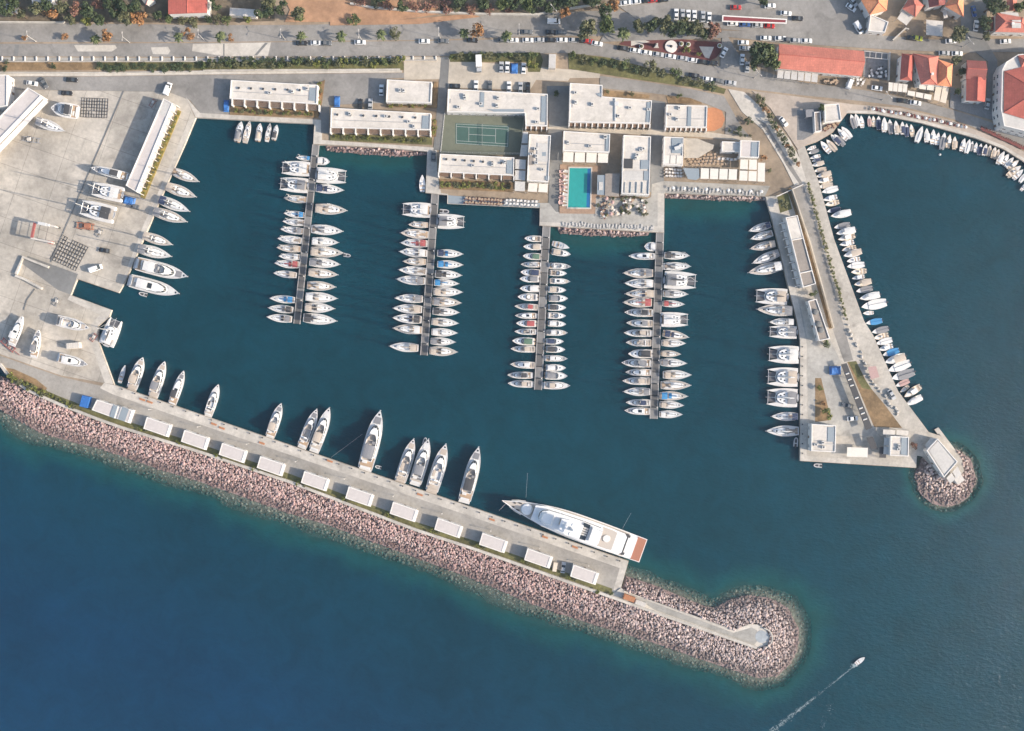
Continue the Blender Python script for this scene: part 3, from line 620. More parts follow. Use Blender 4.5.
def bays(root, off_, A, B, d, n, h, fin=.22, gapm='wood'):
    # a row of terrace bays along roof edge A-B, d pixels deep towards the water
    for i in range(n+1):
        a = lerp2(A, B, i/n); p = P(a[0], a[1], G+h); q = P(a[0]-.2, a[1]+d, G+h)
        dd = (q-p).normalized(); nn = Vector((-dd.y, dd.x, 0))*fin
        MB().prism([p+nn, p-nn, q-nn, q+nn], G-.1, G+h-.05).build('terrace_wall', M['white'], root, off_)
    for i in range(n):
        a, b = lerp2(A, B, (i+.16)/n), lerp2(A, B, (i+.84)/n); mb = MB(); dd = (a[0]-.2-a[0], d*.86)
        for k in range(6):
            t = (k+.5)/6; p = P(a[0]+dd[0]*t, a[1]+.3+dd[1]*t, G+h-.5); q = P(b[0]+dd[0]*t, b[1]+.3+dd[1]*t, G+h-.5)
            mb.tube(p, q, .13, .13, 4)
        for e in (a, b):
            p = P(e[0], e[1]+.2, G+h-.4); q = P(e[0]+dd[0], e[1]+.3+dd[1], G+h-.4); mb.tube(p, q, .1, .1, 4)
        mb.build('pergola', M['wood'], root, off_)
        w = PP([lerp2(a, b, .0), lerp2(a, b, 1), (b[0]-.2, b[1]+d), (a[0]-.2, a[1]+d)], G)
        MB().prism([P(x, y, G) for x, y in (a, b, (b[0]-.2, b[1]+d), (a[0]-.2, a[1]+d))], G+.1, G+.34).build('terrace', M['sidewalk'], root, off_)
def panel(root, off_, px, z, name='roof_panel', mt='bluegrey', th=.12):
    MB().prism(PP(px, z), z-th, z+.02).build(name, M[mt], root, off_)
def skylights(root, off_, A, B, n, z):
    for i in range(n):
        p = P(*lerp2(A, B, (i+.5)/n), z); mb = MB(); mb.tube((p.x, p.y, z-.2), (p.x, p.y, z+.35), .42, .42, 8, 0); mb.tube((p.x, p.y, z+.35), (p.x, p.y, z+.5), .5, .3, 8, 1)
        mb.build('roof_vent', [M['steel'], M['dark']], root, off_)
# row of low white blocks along the basin
r, o, w = flat('terrace_block', 'long low white block with six roof vents beside the small boats at the quay', [(231, 80), (317.8, 85), (317, 104), (229.6, 98.5)], 4, acs=3)
skylights(r, o, (233, 88), (306, 90.5), 6, G+4); panel(r, o, [(309.5, 87.5), (315.5, 87.8), (315, 101), (309, 100.5)], G+3.95); bays(r, o, (232, 99), (319, 104.5), 6.5, 7, 3.4)
r, o, w = flat('terrace_block', 'long low white block with pergola terraces south of the parked blue tarpaulin', [(331, 107.8), (431, 113.4), (430.3, 130), (330.3, 127.5)], 4, acs=4)
skylights(r, o, (331, 114.5), (422, 118), 7, G+4); panel(r, o, [(422.5, 115.5), (428.6, 115.8), (428.2, 128.8), (422, 128.5)], G+3.95); bays(r, o, (330.5, 127.8), (430.5, 130.5), 5.5, 8, 3.4)
r, o, w = flat('service_block', 'plain square white block left of the tennis court road, below the sandy car park', [(387, 79.5), (432, 82), (431, 102.8), (386, 102)], 4, acs=2)
r, o, w = flat('sports_block', 'L-shaped white roofed block wrapping the upper side of the tennis court', [(448, 89), (547.7, 94), (547.5, 126), (525.5, 125.5), (524.8, 113), (447, 112)], 5, acs=8)
panel(r, o, [(480.5, 92), (484.5, 92.2), (484, 107), (480, 107)], G+4.95); panel(r, o, [(541.5, 96), (546, 96.2), (545.6, 122), (541, 122)], G+4.95); panel(r, o, [(487, 109.2), (524, 109.2), (524, 111.8), (495, 111.8)], G+4.95)
bays(r, o, (526, 126), (547, 126.8), 3, 4, 4)
r, o, w = flat('terrace_block', 'long low white block on the lower side of the tennis court, garden in front', [(440, 153.8), (514.3, 157.5), (513.8, 175.5), (438.4, 172)], 4, acs=3)
skylights(r, o, (442, 159), (506, 163.5), 7, G+4); panel(r, o, [(507, 160), (513, 160.3), (512.6, 174), (506.6, 173.6)], G+3.95); bays(r, o, (438.6, 172.2), (514, 175.8), 4.5, 6, 3.4)
r, o, w = flat('club_block', 'narrow upright white block with two roof wells right of the tennis court', [(529.2, 134.2), (551, 135.2), (548.5, 182), (527, 180.5)], 5, acs=5)
panel(r, o, [(537.5, 143), (548, 143.5), (547.5, 162), (537, 161.5)], G+4.98, mt='roofgrey'); panel(r, o, [(529.5, 149), (534, 149), (533.5, 165), (529, 165)], G+4.98, mt='roofbrown')
for a in ((545.5, 176), (542, 152)): panel(r, o, [(a[0], a[1]), (a[0]+4, a[1]), (a[0]+4, a[1]+4), (a[0], a[1]+4)], G+5.0, mt='bluegrey')
panels(r, o, (528, 182.3), (548.8, 183.5), (548, 193), (527, 192), 2, 1, G+3.4); panels(r, o, (514.8, 158.5), (526.5, 159.2), (525.5, 192), (514, 191.5), 1, 3, G+3.4, mt='roofgrey')
panels(r, o, (523, 131), (528.5, 131), (528, 157), (519, 157), 1, 2, G+3.2, mt='roofgrey')
# middle blocks
r, o, w = flat('hall_block', 'big pale block with stepped outline and a straight stair line beyond the pool houses', [(570, 83), (602.5, 85), (602.3, 96.5), (652, 100.5), (650.3, 123.5), (569, 122)], 5.5, acs=6)
panel(r, o, [(647.3, 102), (650.6, 102.3), (649.6, 122), (646, 122)], G+5.45); mb = MB()
a, b = P(615.3, 98.5, G+5.5), P(615.3, 121, G+5.5); mb.box(((a.x+b.x)/2, (a.y+b.y)/2, G+5.45), (.5, (a-b).length, .5)); p = P(616.5, 104, G+5.5); mb.box((p.x, p.y, G+5.8), (1.6, 1.6, 1.0)); mb.build('roof_duct', M['ac'], r, o)
panel(r, o, [(596, 93.5), (602, 92.5), (602, 96), (599, 96.5)], G+5.48); bays(r, o, (569.3, 122.3), (650, 124), 4, 14, 4.2)
r, o, w = flat('hall_block', 'square pale block beside the orange half-round playground', [(666.5, 104.6), (707.4, 105.8), (706.6, 127.5), (665.5, 127)], 5, acs=3)
panel(r, o, [(688, 106.5), (691.6, 106.6), (691, 126), (687.3, 126)], G+4.98); bays(r, o, (665.8, 127.3), (706.5, 128), 3, 8, 3.8)
r, o, w = flat('pool_house', 'pale flat block directly above the turquoise swimming pool', [(563.6, 131), (610.2, 134), (609.4, 152.5), (563, 150.6)], 5, acs=4)
panel(r, o, [(606, 135), (609.6, 135.2), (609, 151.5), (605.4, 151)], G+4.98); panels(r, o, (562.8, 151.2), (609, 153), (608.6, 163.4), (562.2, 162.6), 4, 1, G+3.4)
r, o, w = flat('restaurant_block', 'tall narrow pale block with roof wells right of the pool terrace', [(623.6, 135), (651, 136.5), (649.3, 195), (621.5, 193.5)], 5, acs=4)
panel(r, o, [(624, 158.5), (633, 158.8), (632.6, 168.5), (623.6, 168.3)], G+4.98, mt='dark'); panel(r, o, [(641, 160), (649.6, 160), (649.3, 169), (640.8, 169)], G+4.98); panel(r, o, [(623.4, 171), (643, 171), (643, 180.5), (623, 180.5)], G+4.98, mt='roofgrey'); panel(r, o, [(644, 171), (649.2, 171), (649, 180.5), (643.7, 180.5)], G+4.98)
mb = MB()
for i in range(5):
    a = P(625+i*5.9, 182, G+5); b = P(624.5+i*5.9, 193, G+5); mb.tube(a, b, .16, .16, 4)
mb.build('roof_beam', M['bluegrey'], r, o)
# waterfront restaurant right of it, with an open court
r, o, w = flat('restaurant_block', 'pale block with a dark roof well and cream slats left of the restaurant court', [(664, 136.6), (683.5, 137.4), (682.8, 165.5), (663.2, 164.4)], 4.5, windows=True)
panel(r, o, [(672, 138), (683, 138.4), (682.6, 153.4), (671.8, 153)], G+4.48); panels(r, o, (664, 154.6), (682.6, 155), (682.2, 164.4), (663.4, 164), 3, 1, G+4.62, posts=False)
p = P(677, 148, G+4.5); mb = MB(); mb.box((p.x, p.y, G+4.9), (2.2, 1.2, .8), .3); mb.box((p.x+1.5, p.y+1, G+4.8), (1.2, 1, .6), .5); mb.build('rooftop_plant', M['ac'], r, o)
r, o, w = flat('restaurant_block', 'small pale flat roof at the upper edge of the restaurant court', [(722, 141.4), (740, 142), (739.6, 151.8), (721.6, 151.4)], 4)
r, o, w = flat('pavilion', 'square walled pavilion with blue-grey roof well at the right end of the restaurant court', [(740.4, 140.2), (759.6, 141), (758.8, 157.8), (739.8, 157)], 5, roof='rooftaupe')
panel(r, o, [(751.5, 142), (758, 142.2), (757.5, 157), (751, 156.8)], G+4.9); panels(r, o, (740, 158.6), (757.6, 159), (757, 182), (738.6, 181), 2, 2, G+3.4); panels(r, o, (757.8, 162), (765.4, 162.3), (765, 182.4), (757.2, 182), 1, 1, G+3.3, gap=.03)
cr = thing('shade_canopy', 'row of four square cream shade canopies over the restaurant front', 'canopy', P(720, 173, G)); panels(cr, cr.location, (700.4, 167.4), (737.8, 168.6), (737.2, 180.6), (700, 179.4), 4, 1, G+3.3)
cr = thing('court_roof', 'brownish timber court roof with a pale upper edge inside the restaurant court', 'canopy', P(700, 148, G)); MB().prism(PP([(684, 138), (697, 138.5), (714, 145), (713, 149), (698, 158), (684, 158)], G+3), G+2.85, G+3).build('roof_slab', M['sandy'], cr, cr.location)
mb = MB(); [mb.tube((P(x, y, G).x, P(x, y, G).y, G), (P(x, y, G).x, P(x, y, G).y, G+2.86), .1) for x, y in ((685, 139), (696, 140), (712, 146), (698, 156), (686, 157))]; mb.build('post', M['steel'], cr, cr.location)
cr = thing('dark_canopy', 'dark glass canopy over the tables at the front left of the restaurant court', 'canopy', P(692, 175, G)); MB().prism(PP([(683, 168), (699, 168.5), (699.6, 178), (696, 180), (688, 179)], G+3), G+2.9, G+3).build('roof_slab', M['bluegrey'], cr, cr.location)
mb = MB(); [mb.tube((P(x, y, G).x, P(x, y, G).y, G), (P(x, y, G).x, P(x, y, G).y, G+2.92), .1) for x, y in ((684, 169), (698, 169), (698.5, 178), (689, 178))]; mb.build('post', M['steel'], cr, cr.location)
# tennis court
sheet('tennis_ground', [(444.5, 114.2), (524.5, 117), (521, 155.5), (440.3, 154)], 'court_out', .30)
sheet('tennis_court', [(455.5, 123.2), (509.2, 126), (508.6, 147.2), (455.5, 143.8)], 'court_in', .305)
mb = MB()
def cl(x, y): # court coordinates 0..1
    return lerp2(lerp2((456.5, 124), (508.2, 126.7), x), lerp2((456.5, 143.2), (507.7, 146.4), x), y)
for (a, b) in (((0, 0), (1, 0)), ((0, 1), (1, 1)), ((0, 0), (0, 1)), ((1, 0), (1, 1)), ((0, .13), (1, .13)), ((0, .87), (1, .87)), ((.24, .13), (.24, .87)), ((.76, .13), (.76, .87)), ((.24, .5), (.76, .5))):
    p, q = P(*cl(*a), G+.31), P(*cl(*b), G+.31); d = (q-p).normalized(); nn = Vector((-d.y, d.x, 0))*.06
    mb.prism([p+nn-d*.06, p-nn-d*.06, q-nn+d*.06, q+nn+d*.06], G+.309, G+.314+.0005*len(mb.f))
structure('court_lines', mb, M['line'])
p, q = P(*cl(.5, -.03), G), P(*cl(.5, 1.03), G); nt_ = thing('tennis_net', 'low net stretched across the middle of the green tennis court', 'net', (p+q)/2+Vector((0, 0, .31)))
mb = MB(); mb.tube((p.x, p.y, G+.3), (p.x, p.y, G+1.4), .06); mb.tube((q.x, q.y, G+.3), (q.x, q.y, G+1.4), .06); mb.build('post', M['steel'], nt_, nt_.location)
mb = MB()
for k in range(5): mb.tube((p.x, p.y, G+.42+k*.19), (q.x, q.y, G+.42+k*.19), .012, .012, 4)
for k in range(1, 40): v = p.lerp(q, k/40); mb.tube((v.x, v.y, G+.4), (v.x, v.y, G+1.22), .012, .012, 4)
mb.build('mesh_net', M['tramp'], nt_, nt_.location); mb = MB(); mb.box(((p.x+q.x)/2, (p.y+q.y)/2, G+1.26), (.07, (p-q).length, .07)); mb.build('tape', M['line'], nt_, nt_.location)
fc = thing('court_fence', 'tall wire fence on thin posts round the tennis court', 'fence', P(482, 135, G)); cor = PP([(445, 115), (523.8, 117.8), (520.5, 154.8), (441, 153.2)], G); mb = MB(); mr = MB()
for i in range(4):
    a, b = cor[i], cor[(i+1) % 4]; k = 10 if i % 2 == 0 else 5
    for j in range(k): c = a.lerp(b, j/k); MB().tube((c.x, c.y, G+.2), (c.x, c.y, G+3.6), .05).build('fence_post', M['steel'], fc, fc.location)
    for z in (.5, 1.5, 2.5, 3.55): mr.tube((a.x, a.y, G+z), (b.x, b.y, G+z), .025, .025, 4)
mr.build('rail', M['steel'], fc, fc.location)
# pool
sheet('pool_deck', [(560, 164.5), (601, 166), (600, 214), (559.5, 213.5)], 'deckwood', .285)
pl = thing('swimming_pool', 'rectangular turquoise swimming pool with pale rim on the timber deck', 'pool', P(579.5, 187.5, G+.3))
pw = PP([(569.6, 168), (591, 168.3), (590, 207.8), (568, 207.4)], G+.3); o = pl.location
MB().prism(pw, G+.1, G+.33).build('water', M['pool'], pl, o); MB().ring(inset(pw, -.5), .5, G+.0, G+.45).build('rim', M['sidewalk'], pl, o)
a, b = P(589.6, 168.3, G), P(588.7, 207.6, G); mb = MB(); mb.prism(PP([(587.6, 168.5), (590.6, 168.6), (589.6, 207.3), (586.4, 207.2)], G+.3), G+.12, G+.336); mb.build('deep_edge', mat('deep_blue_tile', (.02, .13, .30), .1, .1, 1), pl, o)
for px_ in ((571, 209.8), (577, 210)):
    p = P(px_[0], 206.5, G); mb = MB()
    for s in (-.3, .3): mb.tube((p.x+s, p.y, G+.3), (p.x+s, p.y-.9, G+1.2), .04); mb.tube((p.x+s, p.y-.9, G+1.2), (p.x+s, p.y-1.3, G+.4), .04)
    mb.build('ladder', M['steel'], pl, o)
kp = thing('poolside_bar', 'dark flat roofed bar kiosk between the pool and the restaurant block', 'kiosk', P(609, 182, G)); o = kp.location
for q, m_, z in (([(597.5, 175), (605, 175), (604.6, 195), (597, 194.6)], 'bluegrey', 3), ([(605.3, 173.5), (620, 173.5), (619, 196.5), (604.9, 196)], 'roofbrown', 3.2)):
    MB().prism(PP(q, G+z), G+z-.2, G+z).build('roof_slab', M[m_], kp, o); MB().prism(inset([Vector((v.x, v.y, 0)) for v in PP(q, G+z)], .6), G+.1, G+z-.21).build('wall', M['wood'], kp, o)
panel(kp, o, [(599, 182), (603, 182), (602.8, 190), (598.8, 190)], G+3.15, 'roof_light', 'roofgrey')
# sheds of the boatyard
r, o, w = flat('boat_shed', 'long taupe roofed boat shed cut off by the left edge of the photo', [(28, 87.4), (41.3, 95.6), (-40, 181), (-58, 176)], 6, roof='rooftaupe', every=4)
a, b = P(41.6, 96.5, G+6), P(-40, 182, G+6); mb = MB(); d = (b-a).normalized(); nn = Vector((-d.y, d.x, 0)); nn = nn if nn.x > 0 else -nn
MB().prism([a+nn*.3, b+nn*.3, b+nn*2.2, a+nn*2.2], G+3.6, G+3.8).build('awning', M['white'], r, o)
mb = MB()
for t in (.42, .58): q = [lerp2((28, 87.4), (-58, 176), t), lerp2((41.3, 95.6), (-40, 181), t)]; mb.tube(P(*q[0], G+6), P(*q[1], G+6), .09, .09, 4)
mb.build('roof_seam', M['steel'], r, o)
r, o, w = flat('boat_shed', 'pale roofed shed at the left edge beside the yard entrance road', [(-60, 72), (7.3, 75), (7, 106), (-60, 112)], 6, roof='rooftaupe')
r, o, w = flat('harbour_store', 'long narrow pale store building along the left quay with yellow hedge', [(163.6, 98.2), (172.6, 103.2), (136.4, 192), (125.7, 185.5)], 5, roof='rooftaupe', every=4)
panel(r, o, [(164, 100), (171.3, 104), (165.5, 117), (158, 113.5)], G+4.92, mt='roofgrey')
A, B = (173.3, 103.8), (137, 192.2)
for i in range(14):
    t = i/13; a = lerp2(A, B, t); p = P(*a, G+4.6); q = P(a[0]+3.2, a[1]+1.4, G+4.6); dd = (q-p).normalized(); nn = Vector((-dd.y, dd.x, 0))*.1
    MB().prism([p+nn, p-nn, q-nn, q+nn], G-.1, G+4.5).build('terrace_wall', M['white'], r, o)
    if i < 13:
        a2 = lerp2(A, B, (i+.98)/13); a1_ = lerp2(A, B, (i+.02)/13); MB().prism(PP([a1_, a2, (a2[0]+3.0, a2[1]+1.3), (a1_[0]+3.0, a1_[1]+1.3)], G+4), G+3.85, G+4).build('awning', M['canopy'], r, o)
sheet('planting_bed', [(178, 110), (181.5, 111.5), (145, 199), (140.5, 197)], 'yellow_grass')
# east pier
r, o, w = flat('pier_building', 'long narrow pier building, white roof at one end and brown beyond', [(785.5, 217.5), (797.6, 215.2), (816, 283.8), (803, 287.6)], 5, roof='roofbrown', every=4)
panel(r, o, [(787, 218.6), (797, 216.8), (802.4, 237.4), (791.6, 239.6)], G+4.96, 'roof_slab', 'roofwhite'); 
for t in ((802.5, 238.2, 792, 240), (812, 270.5, 800.5, 273)): mb = MB(); mb.tube(P(t[0], t[1], G+5.1), P(t[2], t[3], G+5.1), .25, .25, 4); mb.build('roof_divider', M['white'], r, o)
for i in range(9):
    a = lerp2((785, 222), (801, 285), i/8); b = (a[0]-4.2, a[1]+1); p, q = P(*a, G+3.4), P(*b, G+3.4); dd = (q-p).normalized(); nn = Vector((-dd.y, dd.x, 0))
    MB().prism([p+nn*.18, p-nn*.18, q-nn*.18, q+nn*.18], G-.1, G+3.3).build('terrace_wall', M['white'], r, o)
    if i < 8:
        c = lerp2((784, 222.5), (800, 285.5), (i+.5)/8); s = P(c[0]-1.2, c[1], G+3.1); MB().box((s.x, s.y, s.z), (1.5, 2.2, .08), .25).build('awning', M['canopy'], r, o)
r, o, w = flat('pier_building', 'brown roofed pier building with white rim and round roof tanks', [(808, 301), (816.5, 298.8), (830, 338.8), (819, 341)], 4.5, roof='roofbrown', every=4)
for x, y in ((815.5, 312), (818.5, 324), (821, 330)): mb = MB(); c = P(x, y, G+4.5); mb.tube((c.x, c.y, G+4.3), (c.x, c.y, G+4.9), 1.2, 1.2, 14); mb.ball((c.x, c.y, G+4.9), 1.15, 12, 6, .3); mb.build('roof_tank', M['asphalt_dark'], r, o)
r, o, w = flat('pier_house', 'square white house near the lower left corner of the right pier', [(811.6, 424), (836, 425.4), (835.4, 452.2), (811.2, 451)], 5, acs=3); panel(r, o, [(828, 427), (834.6, 427.3), (834.2, 442), (827.6, 441.6)], G+4.95); panel(r, o, [(812, 443.2), (835, 444), (834.9, 445), (812, 444.2)], G+5.0, 'roof_divider', 'roofgrey')
r, o, w = flat('pier_house', 'white house with glazed side court near the tip of the right pier', [(890.5, 436), (908.8, 437), (908.4, 456.4), (890, 455.6)], 5, acs=2); panel(r, o, [(901.5, 437.5), (907.6, 437.8), (907.2, 455), (901, 454.6)], G+4.95)
panels(r, o, (882.5, 429), (909.5, 430.5), (909, 436), (882, 435), 2, 1, G+3.6, mt='roofwhite'); panels(r, o, (884, 437), (890, 437.3), (889.4, 455), (883, 454.6), 1, 2, G+3.4, mt='roofgrey')
cr = thing('shade_canopy', 'wide pale canopy between the two white houses of the right pier', 'canopy', P(857, 452, G)); panels(cr, cr.location, (847, 447), (868.2, 447.8), (867.8, 457.4), (846.6, 456.8), 1, 1, G+3, gap=.01)
for q, lb in (([(866.5, 437.5), (873, 436.5), (878, 449.5), (871, 449.5)], 'dark flat shade roof beside the wide pale canopy on the right pier'), ([(879.6, 447), (886.6, 447), (886, 458), (879.4, 457.6)], 'small dark shade roof left of the house at the pier tip')):
    c = thing('shade_roof', lb, 'canopy', P(q[0][0]+3, q[0][1]+6, G)); MB().prism(PP(q, G+2.8), G+2.65, G+2.8).build('roof_slab', M['dark'], c, c.location)
    mb = MB(); [mb.tube((P(x, y, G+2.8).x, P(x, y, G+2.8).y, G), (P(x, y, G+2.8).x, P(x, y, G+2.8).y, G+2.66), .08) for x, y in q]; mb.build('post', M['steel'], c, c.location)
c = thing('carport', 'long narrow dark carport roof slanting across the lower right pier', 'carport', P(856, 396, G)); q = [(841, 364.5), (846.6, 363), (872.4, 427.5), (866, 430)]
MB().prism(PP(q, G+2.8), G+2.65, G+2.8).build('roof_slab', M['dark'], c, c.location)
for t in (.15, .24, .33, .52, .68, .76, .85): a, b = lerp2(q[0], q[3], t), lerp2(q[1], q[2], t); mb = MB(); mb.tube(P(*lerp2(a, b, .15), G+2.9), P(*lerp2(a, b, .75), G+2.9), .28, .28, 4); w_ = P(*lerp2(a, b, .9), G+2.8); mb.tube((w_.x, w_.y, G), (w_.x, w_.y, G+2.66), .1); mb.build('roof_beam', M['white'], c, c.location)
r, o, w = flat('pier_head_building', 'pale flat roofed building standing on the round rock tip of the right pier', [(926.5, 450.5), (937.5, 438.5), (957.6, 461.8), (944, 477.6)], 4, acs=0); panel(r, o, [(929, 450.5), (938, 441), (954.6, 461.6), (944, 474)], G+3.95, mt='roofgrey'); panels(r, o, (925, 445), (931, 437.5), (938, 439.5), (926.5, 450.5), 1, 1, G+3, gap=.01, mt='roofwhite')
panels(r, o, (946, 478), (957.6, 465.5), (962, 474), (950, 484.5), 2, 1, G+2.6, mt='roofgrey')
c = thing('light_kiosk', 'small white kiosk at the outer end of the round rock tip', 'kiosk', P(956.5, 478.6, 1.5)); MB().box((0, 0, 1.2), (3, 2.6, 2.4), .6).build('wall', M['white'], c); MB().box((0, 0, 2.5), (3.4, 3, .18), .6).build('roof', M['roofwhite'], c)
fd = thing('floating_dock', 'narrow pale floating dock with dark slot beside the rock tip', 'dock', P(947, 443, .5)); o = fd.location
MB().prism(PP([(934.4, 429.5), (938.6, 427.5), (960, 456), (956.2, 459.4)], .6), -.3, .6).build('deck', M['quay'], fd, o); MB().prism(PP([(937.5, 434.5), (939, 433.5), (955, 455), (953.6, 456.2)], .62), .5, .63).build('slot_cover', M['dark'], fd, o)
# twelve small blocks on the breakwater
BL = [[(96.6, 399.6), (118.3, 406.5), (114.6, 418.4), (91.5, 410)], [(121.3, 406.6), (132.3, 410.4), (128, 422.8), (117, 418.9)]]+[[(c[0]-10.4, c[1]-10), (c[0]+13, c[1]-2), (c[0]+9.2, c[1]+9.6), (c[0]-13.8, c[1]+1.6)] for c in ((157, 427), (194.6, 440), (232.4, 453), (270.5, 466.2), (314.6, 481.2), (359, 496.6), (403.4, 512), (448, 528), (492.8, 543), (538, 558.4), (584, 574.8))]
for i, q in enumerate(BL):
    nm = 'shop_unit'
    if i == 0: lb = 'first flat white unit on the breakwater, next to the blue container'
    elif i == 1: lb = 'half-size white unit joined to the first unit of the breakwater row'
    else: lb = f'detached taupe roofed unit, {ORD[i-2]} single box from the left along the breakwater'
    r, o, w = flat(nm, lb, q, 3.4, roof='rooftaupe', par=.1, every=3)
    r['group'] = 'white units along the breakwater'
    b1, b2 = q[1], q[2]; p, s = P(*b1, G+3), P(*b2, G+3); d = (s-p).normalized(); nn = Vector((-d.y, d.x, 0)); nn = nn if nn.x > 0 else -nn
    MB().prism([p+nn*.1, s+nn*.1, s+nn*1.0, p+nn*1.0], G+2.5, G+2.62).build('awning', M['white'], r, o)
    if i == 0: panel(r, o, [lerp2(q[0], q[1], .78), lerp2(q[0], q[1], .97), lerp2(q[3], q[2], .97), lerp2(q[3], q[2], .78)], G+3.36)
    if i == 1: panel(r, o, [lerp2(q[0], q[1], .1), lerp2(q[0], q[1], .7), lerp2(q[3], q[2], .7), lerp2(q[3], q[2], .1)], G+3.36)
# ---------------------------------------------------------------- tiled houses of the town
def hip(name, label, px, h, rh, tile='tile', wall='white', hipf=.5, ov=.35, along=None, windows=True, cat='house', chim=False, root=None):
    zt = G+h; w = ccw([Vector((q.x, q.y, 0)) for q in PP(px, zt)]); c = sum(w, Vector())/4
    if root is None: root = thing(name, label, cat, (c.x, c.y, G))
    o = root.location
    MB().prism(inset(w, .1), G-.2, zt-.12).build('wall', M[wall], root, o)
    e = inset(w, -ov)
    if along is None: along = 0 if (e[1]-e[0]).length > (e[2]-e[1]).length else 1
    e = e[along:]+e[:along]; ends = ((e[0]+e[3])/2, (e[1]+e[2])/2); ln = (ends[1]-ends[0]); hd = min((e[3]-e[0]).length*.5*hipf*2, ln.length*.5)/ln.length
    hd = hd if hipf > 0 else 0
    r0, r1 = ends[0].lerp(ends[1], hd), ends[0].lerp(ends[1], 1-hd)
    vs = [(q.x, q.y, zt) for q in e]+[(r0.x, r0.y, zt+rh), (r1.x, r1.y, zt+rh)]
    mb = MB(); mb.add(vs, [(0, 1, 5, 4), (2, 3, 4, 5), (1, 2, 5), (3, 0, 4), (3, 2, 1, 0)]); rf = mb.build('roof', M[tile] if isinstance(tile, str) else tile, root, o)
    mb = MB(); mb.tube((r0.x, r0.y, zt+rh), (r1.x, r1.y, zt+rh+.01), .16, .16, 5)
    for k_, v_ in ((0, r0), (3, r0), (1, r1), (2, r1)):
        if hipf > 0: mb.tube((e[k_].x, e[k_].y, zt+.05), (v_.x, v_.y, zt+rh), .12, .12, 5)
    mb.build('ridge_tiles', M['tile_red'], root, o)
    if chim: p = r0.lerp(r1, .3); mb = MB(); mb.box((p.x+.8, p.y-.8, zt+rh*.9), (.7, .7, 1.6)); mb.box((p.x+.8, p.y-.8, zt+rh*.9+.85), (.9, .9, .12)); mb.build('chimney', M['white'], rf, o)
    if windows: openings(root, inset(w, .1), G, h-.1, 3.2, cap=40)
    return root
hip('long_hall', 'long low hall with a plain red tiled roof beside the big dark trees', [(779.3, 44.3), (863.6, 51.6), (861.2, 76), (777.3, 68)], 4.5, 2.6, 'tile', hipf=0, ov=.2)
lh = bpy.data.objects['long_hall']; panels(lh, lh.location, (777.5, 69.4), (818.5, 73), (817.6, 83), (776.6, 78.4), 6, 1, G+3.2, mt='roofgrey')
mb = MB(); p = P(812, 54.5, G+7); mb.box((p.x, p.y, G+6.2), (4.4, .6, .5), -.1); mb.build('roof_vent', M['wood'], lh, lh.location)
b_ = hip('town_house', 'big clustered red tiled house with cream terraces facing the town quay', [(914, 54.5), (937.5, 57), (936.5, 84), (921.5, 83.5)], 7, 2.2, 'tile', hipf=.3, chim=True)
hip('', '', [(902.5, 54.5), (914, 55), (911, 80), (900.8, 79)], 6, 1.6, 'tile_red', hipf=.25, root=b_); hip('', '', [(937.8, 60), (951.8, 64.5), (950.5, 86), (936.8, 84.5)], 6.5, 2.4, 'tile_orange', hipf=.5, root=b_)
panels(b_, b_.location, (888.5, 81.5), (908, 84), (907, 93), (888, 91.3), 4, 1, G+3.2); panels(b_, b_.location, (907.6, 90), (932.4, 94.6), (931.4, 100.4), (907, 95.2), 3, 1, G+3.2); panels(b_, b_.location, (919, 83.6), (934.6, 84.8), (934, 91), (918.6, 89), 2, 1, G+4); panels(b_, b_.location, (935.5, 86), (949.5, 87.4), (946, 104.5), (933, 100.4), 2, 1, G+3.2, mt='geltan')
b_ = hip('town_house', 'long dark red tiled house in two lengths, right of the red cluster', [(967.4, 61), (985, 62), (984.6, 79), (966.6, 78)], 6, 1.6, 'tile_dark', hipf=0)
hip('', '', [(967.2, 78.4), (985.4, 79), (984.2, 101), (966.8, 99.8)], 5.5, 1.5, 'tile_red', hipf=.0, root=b_)
r, o, w = flat('corner_hotel', 'large white corner building with red tiled roof at the right edge', [(1006, 62), (1018, 54.5), (1070, 50), (1070, 142), (1004, 126), (1001, 110), (1002, 70)], 8, acs=2, every=3, roof='roofgrey')
hip('', '', [(1005.2, 72), (1062, 58), (1064, 130), (1004.6, 112)], 8.1, 3.5, 'tile_red', hipf=.5, windows=False, root=r); panels(r, o, (1005, 112), (1030, 122), (1026, 132), (1003.5, 123), 4, 1, G+4, mt='roofwhite'); hip('', '', [(1019, 56.5), (1040, 53), (1040, 62), (1022, 66)], 8.2, 1.2, 'tile', hipf=.3, windows=False, root=r)
b_ = hip('town_house', 'orange roofed house with a white flat annex near the parked white van', [(862, 0), (888, -12), (886, 10), (870, 14)], 6, 2, 'tile_orange', hipf=.5); 
r, o, w = flat('annex', 'white flat roofed annex below the orange house, beside the white van', [(870.5, 14.2), (888.5, 22), (885, 32.6), (868, 31)], 4)
b_ = hip('town_house', 'small red and orange hip roofed house with white annex, left of white awning', [(903.5, 8.5), (912, -5), (922.5, 5.5), (915, 16)], 5, 2, 'tile', hipf=.5); panels(b_, b_.location, (902.5, 10), (913.4, 17), (906.5, 25.5), (897, 18.6), 1, 1, G+4, gap=.01, mt='roofwhite')
b_ = hip('town_house', 'dark red roofed house cut by the upper edge of the photo', [(927, -12), (945, -14), (944.6, 4), (930, 6.6)], 6, 1.6, 'tile_dark', hipf=0)
b_ = hip('town_house', 'bright orange roofed house left of the narrow side street', [(946, 6), (955, -12), (963, -11), (962.6, 15.5)], 6, 2, 'tile_orange', hipf=.3); panels(b_, b_.location, (942.5, 10), (946, 5), (948, 17.5), (944, 18.5), 1, 1, G+3, gap=.01, mt='roofwhite')
